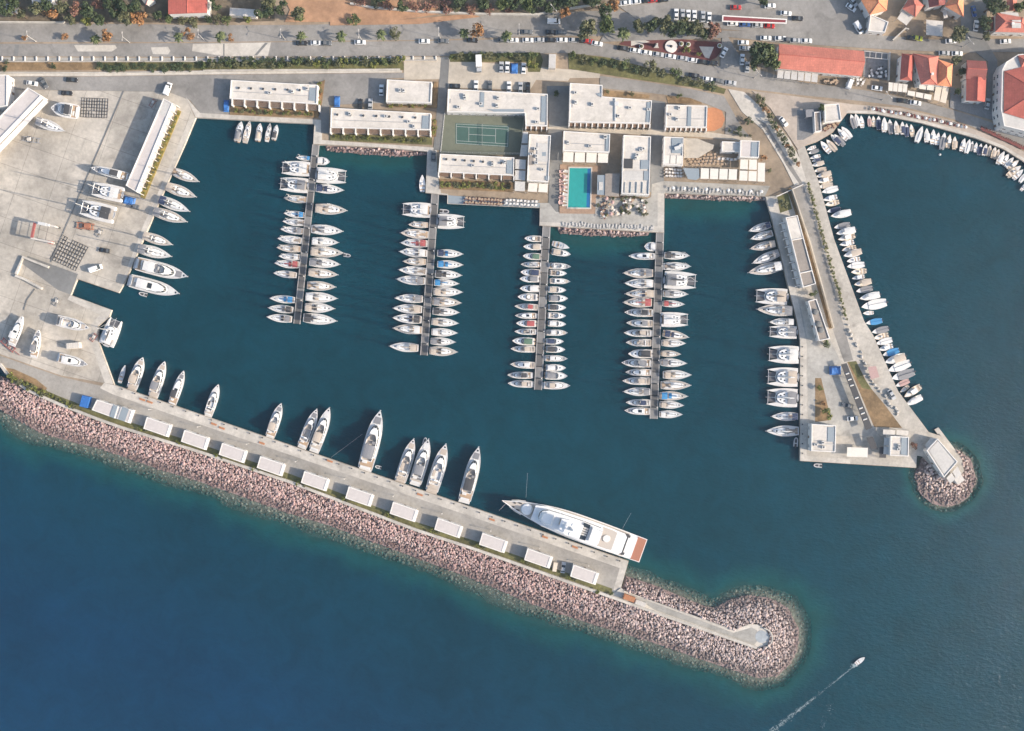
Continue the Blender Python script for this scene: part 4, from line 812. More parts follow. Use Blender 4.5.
aw = thing('market_awning', 'square white awning on posts by the road, left of the round tree', 'awning', P(934, 28, G)); panels(aw, aw.location, (926.2, 19.5), (943.4, 21), (942.6, 36.6), (926, 35), 1, 1, G+3.4, gap=.01, mt='roofwhite')
b_ = hip('town_house', 'red tiled house with grey roof terrace in the upper right corner', [(996.5, 13.5), (1022, 18), (1030, 32), (996, 31)], 6, 2, 'tile', hipf=.4, chim=True); panel(b_, b_.location, [(1000, 12), (1018, 12.5), (1019, 17), (1004, 17)], G+5.6, 'roof_terrace', 'roofgrey'); panel(b_, b_.location, [(1012, 20), (1021, 20), (1021, 28), (1012, 28)], G+8, 'roof_terrace', 'roofgrey')
hip('garden_hut', 'dark red roofed hut in the garden left of the upper right house', [(987.5, 18.5), (996, 18.5), (995, 30), (987, 30)], 3, .8, 'tile_dark', hipf=0, windows=False)
hip('garden_hut', 'small red roofed hut behind garden trees in the upper right corner', [(1007.5, 1), (1016, 1), (1016, 10), (1008, 10)], 3, .8, 'tile', hipf=0, windows=False)
hip('warehouse', 'plain dark red roofed warehouse cut by the upper edge of the photo', [(168, -30), (207.6, -30), (207, 12.6), (168.5, 14)], 6, .8, 'tile_red', hipf=0, along=1, ov=.1)
hip('cottage', 'small pale roofed cottage among the trees left of the dark red warehouse', [(140, -4), (150, -8), (153, 0), (146, 4)], 4, 1, 'roofwhite', hipf=.3, windows=False)
r, o, w = flat('villa', 'small white walled villa with dark flat roof in the upper left corner', [(6.5, 4), (16, 4), (16, 10.5), (6.5, 10.5)], 4, roof='bluegrey')
r, o, w = flat('villa', 'pale villa half hidden by trees along the upper left road', [(30, -8), (52, -8), (52, 6), (33, 6)], 5, roof='roofgrey')
sh = thing('bus_shelter', 'long thin maroon roofed parking shelter with a white rim', 'shelter', P(755, 19.6, G)); q = PP([(722.3, 15.2), (787, 19), (786.6, 23.8), (722, 21.8)], G+3); MB().prism(inset([Vector((v.x, v.y, 0)) for v in q], .5), G+2.9, G+3.05).build('roof', mat('maroon_sheet', (.21, .035, .04), .6, .1, 1), sh, sh.location); MB().ring(q, .45, G+2.85, G+3.15).build('rim', M['white'], sh, sh.location)
for i in range(8): a = P(724+i*8.8, 18.8+i*.5, G+2.9); MB().tube((a.x, a.y, G), (a.x, a.y, G+2.9), .1).build('post', M['steel'], sh, sh.location)
r, o, w = flat('quay_hut', 'square white roofed hut at the inner corner of the town harbour', [(824, 104.5), (839, 103.6), (841.6, 120.4), (825, 122.4)], 4)
r, o, w = flat('quay_hut', 'narrow brown roofed hut left of the white harbour hut', [(814, 112), (820.5, 111.6), (821.6, 131), (815, 132)], 3, roof='roofbrown', windows=False)
c = thing('awning', 'small blue-grey awning beside the narrow brown hut', 'awning', P(809.5, 114, G)); panels(c, c.location, (805.5, 109.5), (814, 109), (814, 116.5), (806, 117.4), 1, 1, G+2.8, gap=.01, mt='fab_grey')
pk = thing('yard_pergola', 'bare grey frame pergola over the yard between the two red roofs', 'pergola', P(876, 52, G)); mb = MB()
for i in range(5): mb.tube(P(864+i*6, 51+i*.6, G+3), P(863.5+i*6, 57+i*.6, G+3), .12, .12, 4)
for y in (51, 57): mb.tube(P(864, y, G+3), P(889, y+2.5, G+3), .14, .14, 4)
mb.build('frame', M['roofgrey'], pk, pk.location); mb = MB(); [mb.tube((P(x, y, G).x, P(x, y, G).y, G), (P(x, y, G+3).x, P(x, y, G+3).y, G+3), .1) for x, y in ((864, 51), (889, 53.5), (863.6, 57), (889, 59.5))]; mb.build('post', M['roofgrey'], pk, pk.location)
# plaza monument
mo = thing('round_fountain', 'round white fountain basin with a dark centre on the maroon plaza', 'fountain', at(671, 46.8)); mb = MB()
mb.tube((0, 0, 0), (0, 0, .5), 2.5, 2.4, 28); mb.build('basin', M['white'], mo); mb = MB(); mb.tube((0, 0, .5), (0, 0, .9), .55, .45, 12); mb.ball((0, 0, 1.1), .4); mb.build('centrepiece', M['dark'], mo)
ob_ = thing('obelisk', 'small white three-sided obelisk on the maroon plaza left of the fountain', 'monument', at(656.2, 46.5)); mb = MB(); mb.tube((0, 0, 0), (0, 0, .4), 1.3, 1.2, 3); mb.build('plinth', M['quay'], ob_); mb = MB(); mb.tube((0, 0, .4), (0, 0, 4.5), .8, .1, 3); mb.build('shaft', M['white'], ob_)
for i, (x, y) in enumerate(((641.2, 47), (681, 44.5), (688, 45), (719.3, 46.3))):
    pl_ = thing('stone_planter', ['pale planter at the left end of the maroon plaza, under the white triangle', 'left one of two pale planters right of the round fountain', 'right one of two pale planters right of the round fountain', 'pale planter at the right tip of the maroon plaza'][i], 'planter', at(x, y)); MB().tube((0, 0, 0), (0, 0, .7), .8, 1.0, 10).build('pot', M['white'], pl_); MB().ball((0, 0, .85), .7, 8, 5, .6).build('shrub', M['leafolive'], pl_)
# retaining fence along the upper road
fe = thing('retaining_wall', 'long low retaining wall with evenly spaced white ribs below the upper road', 'wall', P(200, 60, G)); mb = MB()
for i in range(39):
    y0 = 56.4-.02*max(0, i-17); a, b = P(2+i*11.42, y0, G+.5), P(2+i*11.42, y0+4.6, G+.5); mr = MB(); mr.prism([a+Vector((.18, 0, 0)), b+Vector((.18, 0, 0)), b-Vector((.18, 0, 0)), a-Vector((.18, 0, 0))], G-.1, G+.9-.3); mr.build('wall_rib', M['white'], fe, fe.location)
strip(mb, PP([(-60, 61.4), (205, 61.2), (437, 60)], G+.7), .35, G-.1, G+.75)
mb.build('low_wall', M['quay'], fe, fe.location)
gw = MB(); strip(gw, PP([(-20, 21.5), (62, 22), (64, 21)], G+1.4), .5, G-.1, G+1.4); tag(gw.build('garden_wall', M['sidewalk']), 'white garden wall along the upper left road in front of the villas', 'wall')
gw = MB(); strip(gw, PP([(350, 3), (372, 7), (420, 11), (480, 13.5), (538, 14), (548, 11.5)], G+1.4), .7, G-.1, G+1.4); tag(gw.build('garden_wall', M['sidewalk']), 'long pale wall above the dry orange lot, below the reddish bushes', 'wall')
gw = MB(); strip(gw, PP([(570, 8), (600, 3.5)], G+1.4), .6, G-.1, G+1.4); tag(gw.build('garden_wall', M['sidewalk']), 'short pale wall right of the orange bush at the upper road', 'wall')
gw = MB(); strip(gw, PP([(893, 40), (906, 28), (909, 29)], G+1.5), .5, G-.1, G+1.5); strip(gw, PP([(890, 52), (889, 80)], G+1.6), .5, G-.1, G+1.6); tag(gw.build('garden_wall', M['sidewalk']), 'pale boundary wall along the right side of the slate yard', 'wall')
gw = MB(); strip(gw, PP([(203, 70.6), (260, 70), (330, 70), (400, 69.5)], G+.6), .8, G-.1, G+.6); strip(gw, PP([(0, 73), (100, 72.5), (203, 71.3)], G+.5), .5, G-.1, G+.5); tag(gw.build('kerb_wall', M['quay']), 'long low pale kerb wall below the hedge of the upper road', 'wall')
ga = thing('gate_rail', 'thin white barrier rail across the road at the top of the right pier', 'barrier', P(790, 191, G)); mb = MB(); mb.tube(P(776.5, 196.5, G+1.2), P(803, 184.4, G+1.2), .16, .16, 5); mb.tube(P(776.5, 196.5, G+.6), P(803, 184.4, G+.6), .08, .08, 5); mb.build('rail', M['white'], ga, ga.location)
for t in (0, .33, .66, 1): p = P(*lerp2((776.5, 196.5), (803, 184.4), t), G); MB().tube((p.x, p.y, G), (p.x, p.y, G+1.2), .08).build('post', M['white'], ga, ga.location)
rw = MB(); strip(rw, PP([(792.5, 189), (810, 241), (834, 328)], G+2.2), .5, G-.1, G+2.2); tag(rw.build('retaining_wall', M['sandy']), 'tan retaining wall along the left side of the right pier road', 'wall')
# ---------------------------------------------------------------- boats (bow towards +x, waterline at z = 0)
def fb_sail(t): return .74+.26*math.sin(math.pi/2*min(1, t/.42)) if t < .42 else max(.015, max(0, math.cos(math.pi/2*((t-.42)/.58)))**.85)
def fb_motor(t): return .90+.10*math.sin(math.pi/2*min(1, t/.35)) if t < .35 else max(.04, 1-((t-.35)/.65)**3.1)
def fb_open(t): return .70+.30*math.sin(math.pi/2*min(1, t/.4)) if t < .4 else max(.03, (1-((t-.4)/.6)**2.2))
def fb_slim(t): return .8+.2*math.sin(math.pi/2*min(1, t/.3)) if t < .3 else max(.04, (1-((t-.3)/.7)**2.2))
class Hull:
    def __init__(s, L, B, f, fbd, rise=.3, n=16, y0=0):
        s.L, s.B, s.f, s.fbd, s.rise, s.n, s.y0 = L, B, f, fbd, rise, n, y0
    def x(s, t): return -s.L/2+t*s.L
    def b(s, t): return s.B/2*s.f(t)
    def z(s, t): return s.fbd*(1+s.rise*t*t)
    def hull(s, mb, rail=.10, m=0):
        rings = []
        for i in range(s.n+1):
            t = i/s.n; x, b, z = s.x(t), s.b(t), s.z(t); r = min(rail, b*.5); ov = .0
            xb = x-(t**3)*.05*s.L
            rings.append([(xb, s.y0-b*.05, -.55), (xb, s.y0-b*.72, -.12), (x-(t**3)*.02*s.L, s.y0-b*.93, z*.45), (x, s.y0-b, z), (x, s.y0-b+r, z), (x, s.y0-b+r, z-.14), (x, s.y0+b-r, z-.14), (x, s.y0+b-r, z), (x, s.y0+b, z), (x-(t**3)*.02*s.L, s.y0+b*.93, z*.45), (xb, s.y0+b*.72, -.12), (xb, s.y0+b*.05, -.55)])
        return mb.loft(rings, m)
    def deck(s, mb, t0=0, t1=1, dz=-.07, k=.94, m=0, ins=.02):
        rings = []; n = 12
        for i in range(n+1):
            t = t0+(t1-t0)*i/n; b = max(.02, s.b(t)*k-ins); z = s.z(t)+dz
            rings.append([(s.x(t), s.y0-b, z), (s.x(t), s.y0, z+.05), (s.x(t), s.y0+b, z), (s.x(t), s.y0+b, z-.05), (s.x(t), s.y0-b, z-.05)])
        return mb.loft(rings, m)
    def rail(s, mb, t0, t1, h=.6, r=.025):
        for sg in (-1, 1):
            pr = None; n = 7
            for i in range(n+1):
                t = t0+(t1-t0)*i/n; p = Vector((s.x(t), s.y0+sg*s.b(t)*.95, s.z(t)))
                mb.tube(p, p+Vector((0, 0, h)), r, r, 4)
                if pr: mb.tube(pr+Vector((0, 0, h)), p+Vector((0, 0, h)), r, r, 4)
                pr = p
        return mb
def house(mb, pts, z0, z1, taper=.85, m=0, dx=0):   # pts: plan outline (x, half width) from aft to bow
    lo = [(x, -w, z0) for x, w in pts]+[(x, w, z0) for x, w in pts[::-1]]
    cx = sum(x for x, w in pts)/len(pts)
    hi = [(cx+(x-cx)*taper+dx, y*taper, z1) for x, y, _ in lo]
    return mb.loft([lo, hi], m)
def band(mb, pts, z0, z1, zz0, zz1, taper=.85, dx=0, out=.03, i0=None, i1=None, m=0):  # window strip set proud of a house's sides
    lo = [(x, -w) for x, w in pts]+[(x, w) for x, w in pts[::-1]]; cx = sum(x for x, w in pts)/len(pts); n = len(lo)
    def pt(i, z):
        t = (z-z0)/(z1-z0); k = 1+(taper-1)*t; x, y = lo[i % n]; return Vector((cx+(x-cx)*k+dx*t, y*k, z))
    for i in range(n):
        j = (i+1) % n
        if i0 is not None and not (i0 <= i < i1): continue
        a, b, c, d = pt(i, zz0), pt(j, zz0), pt(j, zz1), pt(i, zz1)
        nn = (b-a).cross(d-a)
        if nn.length < 1e-6: continue
        nn = nn.normalized()*out; e = (b-a)*.04
        vs = [a+e+nn, b-e+nn, c-e+nn, d+e+nn, a+e-nn, b-e-nn, c-e-nn, d+e-nn]
        mb.add(vs, [(0, 1, 2, 3), (1, 0, 4, 5), (2, 1, 5, 6), (3, 2, 6, 7), (0, 3, 7, 4)], m)
    return mb
def canopy(mb, x0, x1, w, z, camber=.18, m=0, th=.05):
    rings = []
    for x in (x0, (x0+x1)/2, x1):
        e = 0 if x == (x0+x1)/2 else -.06
        up = [(x, w*math.sin(a)*1.0/math.sin(1.2), z+e-camber*(1-math.cos(a))/(1-math.cos(1.2))) for a in (-1.2, -.6, 0, .6, 1.2)]
        rings.append(up+[(q[0], q[1]*.98, q[2]-th) for q in up[::-1]])
    return mb.loft(rings, m)
def make_sail(bim, sprd, teak, idx):
    L, B = 12.0, 3.9; h = Hull(L, B, fb_sail, 1.15, .28)
    r = thing('sailing_yacht', None, 'sailing yacht')
    b = MB(); h.hull(b); b.build('hull', M['gel'], r, smooth=False)
    b = MB(); h.deck(b, .0, .985); b.build('deck', M['decktan' if teak else 'bdeck'], r)
    pts = [(-1.6, 1.15), (-.2, 1.30), (1.4, 1.12), (2.6, .72), (3.1, .32)]; zd = 1.2
    b = MB(); house(b, pts, zd-.05, zd+.5, .86); cb = b.build('cabin', M['cabin'], r)
    for i0_ in (0, 6): b = MB(); band(b, pts, zd-.05, zd+.5, zd+.12, zd+.36, .86, i0=i0_, i1=i0_+3); b.build('window', M['glass'], cb)
    for x, w in ((2.2, .55), (.55, .5)): b = MB(); b.box((x, 0, zd+.51), (w, w, .08)); b.build('hatch', M['glass'], cb)
    b = MB(); b.box((3.7, 0, zd+.10), (.55, .55, .1)); b.build('hatch', M['glass'], r)
    b = MB(); q = [(-5.6, 1.15), (-3.4, 1.25), (-1.75, .95)]; house(b, q, zd-.1, zd+.02, 1.0, 0); b.build('cockpit', M['cock' if not teak else 'teak'], r)
    b = MB()
    for s in (-1, 1): b.box((-3.3, s*1.22, zd+.16), (3.2, .3, .34)); b.box((-3.4, s*.85, zd+.1), (2.6, .42, .2))
    b.build('bench', M['bdeck'], r)
    for s in (-1, 1):
        b = MB(); c = Vector((-4.55, s*.78, zd+.75)); k = 10
        for i in range(k): b.tube(c+Vector((0, .42*math.cos(i*2*math.pi/k), .42*math.sin(i*2*math.pi/k))), c+Vector((0, .42*math.cos((i+1)*2*math.pi/k), .42*math.sin((i+1)*2*math.pi/k))), .03, .03, 4)
        b.tube(c, (-4.55+.1, s*.78, zd), .07, .1, 5); b.build('steering_wheel', M['dark'], r)
    b = MB(); b.tube((1.3, 0, zd+.45), (1.3, 0, 16.5), .17, .12, 8)
    for z in (6.5, 11.5): b.tube((1.25, -.95+z*.02, z), (1.25, .95-z*.02, z), .06, .06, 4)
    b.build('mast', M['mastm'], r)
    b = MB(); b.tube((1.2, 0, 2.75), (-3.2, 0, 2.85), .09, .08, 6); bo = b.build('boom', M['mastm'], r)
    b = MB(); b.loft([[(x, w*math.cos(a), 3.0+w*1.4*math.sin(a)) for a in (0, 1.05, 2.1, 3.14, 4.2, 5.2)] for x, w in ((1.15, .2), (0, .24), (-1.6, .2), (-3.1, .1))]); b.build('sail_cover', M['fab_'+(bim or 'white')], bo)
    b = MB(); h.rail(b, .02, .97, .6, .02); b.build('guard_rail', M['wire'], r)
    b = MB(); top = (1.3, 0, 16.4)
    b.tube(top, (5.85, 0, 1.5), .07, .11, 5); b.tube(top, (-5.8, .0, 1.3), .02, .02, 4)
    for s in (-1, 1): b.tube((1.25, s*.72, 11.5), (1.1, s*1.75, 1.25), .02, .02, 4); b.tube((1.25, s*.72, 11.5), (1.3, 0, 16.2), .02, .02, 4)
    b.build('rigging', M['wire'], r)
    if sprd: b = MB(); canopy(b, -2.2, -.9, 1.15, zd+1.25, .75); b.build('sprayhood', M['fab_'+sprd], r)
    if bim:
        b = MB(); canopy(b, -5.3, -2.9, 1.45, zd+2.0, .3); bb = b.build('bimini', M['fab_'+bim], r)
        b = MB()
        for x in (-5.2, -3.0):
            for s in (-1, 1): b.tube((x, s*1.4, zd+1.72), (-4.1, s*1.5, zd), .025, .025, 4)
        b.build('frame', M['wire'], bb)
    b = MB(); b.box((6.0, 0, 1.5), (.5, .16, .1)); b.box((6.2, 0, 1.3), (.1, .34, .34)); b.build('anchor', M['wire'], r)
    return freeze(r)
def make_cat(bim, idx):
    L, B = 13.0, 7.2; r = thing('catamaran', None, 'catamaran'); hs = []
    for s in (-1, 1):
        h = Hull(L, 2.0, fb_slim, 1.6, .1, y0=s*(B/2-1.0)); b = MB(); h.hull(b, .08); b.build('hull', M['gel'], r); b = MB(); h.deck(b, .0, .97); b.build('hull_deck', M['bdeck'], r); hs.append(h)
    b = MB(); b.box((-1.6, 0, 1.45), (8.4, 3.6, .6)); b.build('bridge_deck', M['gel'], r)
    b = MB(); b.box((-4.6, 0, 1.81), (2.9, 4.4, .12)); b.build('cockpit', M['decktan' if idx % 2 else 'teak'], r)
    b = MB()
    for s in (-1, 1): b.box((4.3, s*.86, 1.62), (3.1, 1.62, .05))
    b.build('net', M['tramp'], r)
    b = MB(); b.tube((5.9, -2.6, 1.65), (5.9, 2.6, 1.65), .13, .13, 6); b.tube((2.7, 0, 1.6), (6.9, 0, 1.75), .1, .08, 6); b.build('crossbeam', M['mastm'], r)
    pts = [(-3.0, 2.35), (-.5, 2.5), (1.4, 2.1), (2.5, 1.3), (2.9, .5)]
    b = MB(); house(b, pts, 1.7, 3.0, .82, 0, -.15); cb = b.build('cabin', M['cabin'], r)
    b = MB(); band(b, pts, 1.7, 3.0, 2.15, 2.72, .82, -.15, i0=1, i1=8); b.build('window', M['glass'], cb)
    for x, y in ((.9, .8), (.9, -.8), (-.6, 1.2), (-.6, -1.2)): b = MB(); b.box((x, y, 3.0), (.7, .55, .1)); b.build('hatch', M['glass'], cb)
    b = MB(); canopy(b, -5.6, -2.0, 2.3, 3.75, .18, 0, .1); bb = b.build('bimini', M['fab_'+bim], r)
    b = MB()
    for x in (-5.4, -2.3):
        for s in (-1, 1): b.tube((x, s*2.1, 3.55), (x, s*2.3, 1.7), .05, .05, 4)
    b.build('frame', M['wire'], bb)
    b = MB(); b.box((-2.9, 1.5, 2.9), (.9, .9, .5)); b.box((-4.9, -1.2, 2.1), (1.2, 2.0, .4)); b.build('seat', M['fab_grey'], r)
    b = MB(); b.tube((1.1, 0, 2.9), (1.1, 0, 19), .2, .14, 8)
    for z in (8, 13): b.tube((1.0, -1.1, z), (1.0, 1.1, z), .04, .04, 4)
    b.build('mast', M['mastm'], r)
    b = MB(); b.tube((1.0, 0, 4.1), (-4.6, 0, 4.2), .12, .1, 6); bo = b.build('boom', M['mastm'], r)
    b = MB(); b.loft([[(x, w*math.cos(a), 4.4+w*1.3*math.sin(a)) for a in (0, 1.05, 2.1, 3.14, 4.2, 5.2)] for x, w in ((.9, .3), (-1, .34), (-3, .28), (-4.5, .14))]); b.build('sail_cover', M['fab_'+('charcoal' if idx % 3 == 1 else 'white')], bo)
    b = MB(); b.tube((1.1, 0, 18.8), (6.3, 0, 1.75), .06, .08, 5)
    for s in (-1, 1): b.tube((1.05, s*.9, 13), (.4, s*3.3, 1.7), .025, .025, 4)
    b.build('rigging', M['wire'], r)
    b = MB(); [h.rail(b, .05, .95, .6, .02) for h in hs]; b.build('guard_rail', M['wire'], r)
    b = MB(); Hull(3.0, 1.5, fb_open, .4, .2, 8).hull(b, .3); [b.add([], [])]; b.v = [(-6.7+y*.6, x, z+1.3) for x, y, z in b.v]; b.build('davit_dinghy', M['hyp'], r)
    return freeze(r)
def make_motor(fly, top, teak, idx):      # cabin motor yacht 16 m
    L, B = 16.0, 4.6; h = Hull(L, B, fb_motor, 1.5, .35); r = thing('motor_yacht', None, 'motor yacht')
    b = MB(); h.hull(b, .14); b.build('hull', M['gel'], r); b = MB(); h.deck(b, 0, .985); b.build('deck', M['bdeck'], r)
    b = MB(); b.box((-8.35, 0, .5), (1.3, 3.7, .16)); b.build('swim_platform', M['bdeck' if idx != 1 else 'decktan'], r)
    b = MB(); b.box((-6.3, 0, 1.52), (3.2, 3.7, .1)); ck = b.build('cockpit', M['decktan' if idx else 'teak'], r); b = MB(); b.box((-7.6, 0, 1.8), (.6, 3.0, .5)); b.box((-6.0, .6, 1.85), (1.0, 1.4, .5)); b.build('seat', M['fab_'+('tan' if idx % 2 else 'white')], ck)
    pts = [(-4.8, 1.75), (-1.5, 1.85), (1.6, 1.7), (3.6, 1.1), (4.4, .5)]
    b = MB(); house(b, pts, 1.5, 3.2, .80, 0, -.55); cb = b.build('cabin', M['cabin'], r)
    b = MB(); band(b, pts, 1.5, 3.2, 2.1, 2.95, .80, -.55, i0=0, i1=9); b.build('window', M['glass'], cb)
    b = MB(); b.box((5.3, 0, 1.86), (1.8, 1.9, .16)); b.build('sunpad', M['fab_'+('grey' if idx % 3 == 0 else 'tan' if idx % 3 == 1 else 'white')], r)
    b = MB(); b.box((6.9, 0, 1.9), (.5, .6, .1)); b.build('hatch', M['glass'], r)
    if fly:
        fp = [(-5.6, 1.55), (-2.5, 1.65), (.2, 1.45), (1.6, .8)]; b = MB(); house(b, fp, 3.2, 3.32, 1.0); fl = b.build('flybridge', M['decktan' if teak else 'bdeck'], r)
        b = MB(); w = [Vector((x, -q, 0)) for x, q in fp]+[Vector((x, q, 0)) for x, q in fp[::-1]]; b.ring(w, .14, 3.2, 3.85); b.build('coaming', M['cabin'], fl)
        b = MB(); b.box((-4.4, 0, 3.55), (1.3, 2.3, .4)); b.box((-2.0, .85, 3.55), (2.0, .8, .4)); b.box((-.6, -.7, 3.65), (.8, .8, .7)); b.build('seat', M['fab_'+('grey', 'tan', 'charcoal')[idx % 3]], fl)
        b = MB(); band(b, [(.1, 1.4), (1.5, .75)], 3.8, 4.2, 3.8, 4.2, .92); b.build('windscreen', M['glass'], fl)
    else:
        b = MB(); b.box((-1.6, 0, 3.24), (2.4, 1.7, .1)); b.build('sunroof', M['glass'], cb)
    if top: b = MB(); canopy(b, -4.6, -1.2, 1.5, 5.3, .15, 0, .1); tp = b.build('hardtop', M['fab_'+top], r); b = MB(); [b.tube((x, s*1.4, 5.1), (x-.4*(x < -2), s*1.5, 3.2), .07, .07, 5) for x in (-4.4, -1.4) for s in (-1, 1)]; b.build('frame', M['gel'], tp)
    else: b = MB(); [b.tube((-4.6, s*1.5, 3.2), (-4.0, s*1.1, 4.7), .1, .1, 5) for s in (-1, 1)]; b.box((-4.0, 0, 4.75), (.5, 2.5, .16)); b.ball((-4.0, 0, 5.05), .3); b.build('radar_arch', M['gel'], r)
    b = MB(); h.rail(b, .35, .985, .7, .025); b.build('guard_rail', M['wire'], r)
    b = MB(); b.box((7.9, 0, 2.05), (.6, .2, .12)); b.box((8.1, 0, 1.8), (.1, .4, .4)); b.build('anchor', M['wire'], r)
    return freeze(r)
def make_cruiser(cover, idx):              # small cabin motorboat 8 m
    L, B = 8.0, 2.9; h = Hull(L, B, fb_motor, 1.0, .35); r = thing('motorboat', None, 'motorboat')
    b = MB(); h.hull(b, .1); b.build('hull', M['gel'], r); b = MB(); h.deck(b, 0, .985); b.build('deck', M['bdeck'], r)
    b = MB(); b.box((-2.2, 0, 1.02), (3.0, 2.2, .1)); ck = b.build('cockpit', M['decktan' if idx % 2 else 'cock'], r)
    b = MB(); b.box((-3.4, 0, 1.25), (.5, 2.0, .4)); b.box((-1.4, -.6, 1.3), (.6, .6, .5)); b.box((-1.4, .6, 1.3), (.6, .6, .5)); b.build('seat', M['fab_'+('white' if idx % 2 else 'tan')], ck)
    pts = [(-.9, 1.1), (.4, 1.1), (1.9, .8), (2.7, .35)]; b = MB(); house(b, pts, 1.05, 1.55, .85); cb = b.build('cuddy', M['cabin'], r)
    b = MB(); b.box((1.6, 0, 1.56), (.5, .5, .06)); b.build('hatch', M['glass'], cb)
    ws = [(-.9, 1.02), (.2, .98), (.75, .55)]; b = MB(); band(b, ws, 1.5, 2.15, 1.5, 2.15, .8, -.2, i0=0, i1=5, out=.025); b.build('windscreen', M['glass'], r)
    b = MB(); b.box((-4.2, 0, .55), (.6, 2.2, .12)); b.build('swim_platform', M['teak'], r)
    b = MB(); b.box((-4.25, 0, 1.0), (.5, .4, .7)); b.tube((-4.35, 0, .7), (-4.4, 0, -.4), .12); b.build('outboard', M['dark'], r)
    if cover == 'full': pass
    if cover: b = MB(); canopy(b, -3.3, -.3, 1.05, 2.35, .28); tp = b.build('bimini', M['fab_'+cover], r); b = MB(); [b.tube((x, s*1.0, 2.1), (-1.8, s*1.2, 1.1), .025, .025, 4) for x in (-3.2, -.5) for s in (-1, 1)]; b.build('frame', M['wire'], tp)
    b = MB(); h.rail(b, .55, .985, .5, .02); b.build('guard_rail', M['wire'], r)
    return freeze(r)
def make_fishing(kind, hullm, cov, idx):   # open day boat 6.5 m
    L, B = 6.5, 2.4; h = Hull(L, B, fb_open, .85, .4, 12); r = thing('fishing_boat', None, 'small boat')
    b = MB(); h.hull(b, .16); b.build('hull', M[hullm], r); b = MB(); h.deck(b, .03, .97, -.22, .86); b.build('floor', M['decktan' if idx % 2 else 'bdeck'], r)
    b = MB(); h.deck(b, .66, .985, -.03, .93); b.build('foredeck', M['bdeck' if kind != 'wood' else 'decktan'], r)
    b = MB()
    for x in (-2.4, -1.0): b.box((x, 0, .82), (.4, 2.0 if x > -2 else 1.7, .1))
    b.build('bench', M['teak'], r)
    if kind == 'canopy': b = MB(); canopy(b, -2.7, .7, 1.0, 2.2, .16); tp = b.build('canopy', M['fab_'+cov], r); b = MB(); [b.tube((x, s*.9, 2.05), (x, s*.95, .8), .03, .03, 4) for x in (-2.6, .6) for s in (-1, 1)]; b.build('frame', M['wire'], tp)
    elif kind == 'cover': b = MB(); h.deck(b, .02, .72, .1, 1.0, ins=-.02); q = MB(); b.build('boat_cover', M['fab_'+cov], r); b = MB(); b.tube((-2.5, 0, 1.1), (1.2, 0, 1.25), .1, .1, 5); b.build('ridge_pole', M['fab_'+cov], r)
    elif kind == 'wheel': pts = [(-1.0, .62), (.3, .66), (.7, .5)]; b = MB(); house(b, pts, .7, 2.1, .9); cb = b.build('wheelhouse', M['cabin'], r); b = MB(); band(b, pts, .7, 2.1, 1.45, 1.95, .9); b.build('window', M['glass'], cb); b = MB(); b.box((-.15, 0, 2.14), (2.0, 1.4, .08)); b.build('roof', M['gel'], cb)
    else: b = MB(); b.box((-.2, 0, 1.0), (.9, .7, .7), 0, 0, .85); b.build('console', M['cabin'], r); b = MB(); b.box((.2, 0, 1.45), (.06, .7, .4)); b.build('windscreen', M['glass'], r)
    b = MB(); b.box((-3.35, 0, .95), (.42, .36, .6)); b.tube((-3.42, 0, .7), (-3.45, 0, -.35), .09); b.build('outboard', M['dark'], r)
    return freeze(r)
def make_rib():
    r = thing('dinghy', None, 'dinghy'); b = MB(); pts = [(-1.6, -.62, .3), (.6, -.62, .32), (1.3, -.4, .36), (1.65, 0, .4), (1.3, .4, .36), (.6, .62, .32), (-1.6, .62, .3)]
    for p, q in zip(pts, pts[1:]): b.tube(p, q, .22, .22, 8)
    b.build('tube', M['hyp'], r); b = MB(); b.box((-.2, 0, .2), (2.9, 1.1, .1)); b.build('floor', M['fab_charcoal'], r); b = MB(); b.box((-.4, 0, .42), (.3, 1.1, .08)); b.build('bench', M['bdeck'], r)
    b = MB(); b.box((-1.75, 0, .6), (.34, .3, .5)); b.tube((-1.8, 0, .4), (-1.82, 0, -.3), .07); b.build('outboard', M['dark'], r)
    return freeze(r)
SAIL = {}
def sail(bim, sprd, teak):
    k = (bim, sprd, teak)
    if k not in SAIL: SAIL[k] = make_sail(bim, sprd, teak, len(SAIL))
    return SAIL[k], 12.0, 3.9
CAT, MOT, CRU, FISH = {}, {}, {}, {}
def cat(b, i=0):
    if (b, i) not in CAT: CAT[b, i] = make_cat(b, i)
    return CAT[b, i], 13.0, 7.2
def motor(fly, top, teak, i=0):
    k = (fly, top, teak, i)
    if k not in MOT: MOT[k] = make_motor(*k)
    return MOT[k], 16.0, 4.6
def cruiser(c, i=0):
    if (c, i) not in CRU: CRU[c, i] = make_cruiser(c, i)
    return CRU[c, i], 8.0, 2.9
def fishing(kind, hm, cov, i=0):
    k = (kind, hm, cov, i)
    if k not in FISH: FISH[k] = make_fishing(*k)
    return FISH[k], 6.5, 2.4
RIB = make_rib()
def rib(): return RIB, 3.6, 1.7
def put(kind, px, py, Lpx, ang, label, group=None, Wpx=None, z=0.0, zr=1.6):
    pr, L0, B0 = kind; k = Lpx*SC*(HC-zr-z)/HC/L0; kb = k*random.uniform(.97, 1.05) if Wpx is None else Wpx*SC*(HC-zr-z)/HC/B0
    q = P(px, py, z+zr); return dup(pr, (q.x, q.y, z), R(ang), (k, kb, min(k*1.0, kb*1.15) if Wpx else k), label, group)
# ---- words
FABW = {'white': 'white', 'tan': 'tan', 'navy': 'navy', 'blue': 'bright blue', 'grey': 'grey', 'red': 'red', 'charcoal': 'charcoal', 'green': 'green', 'pink': 'pinkish'}
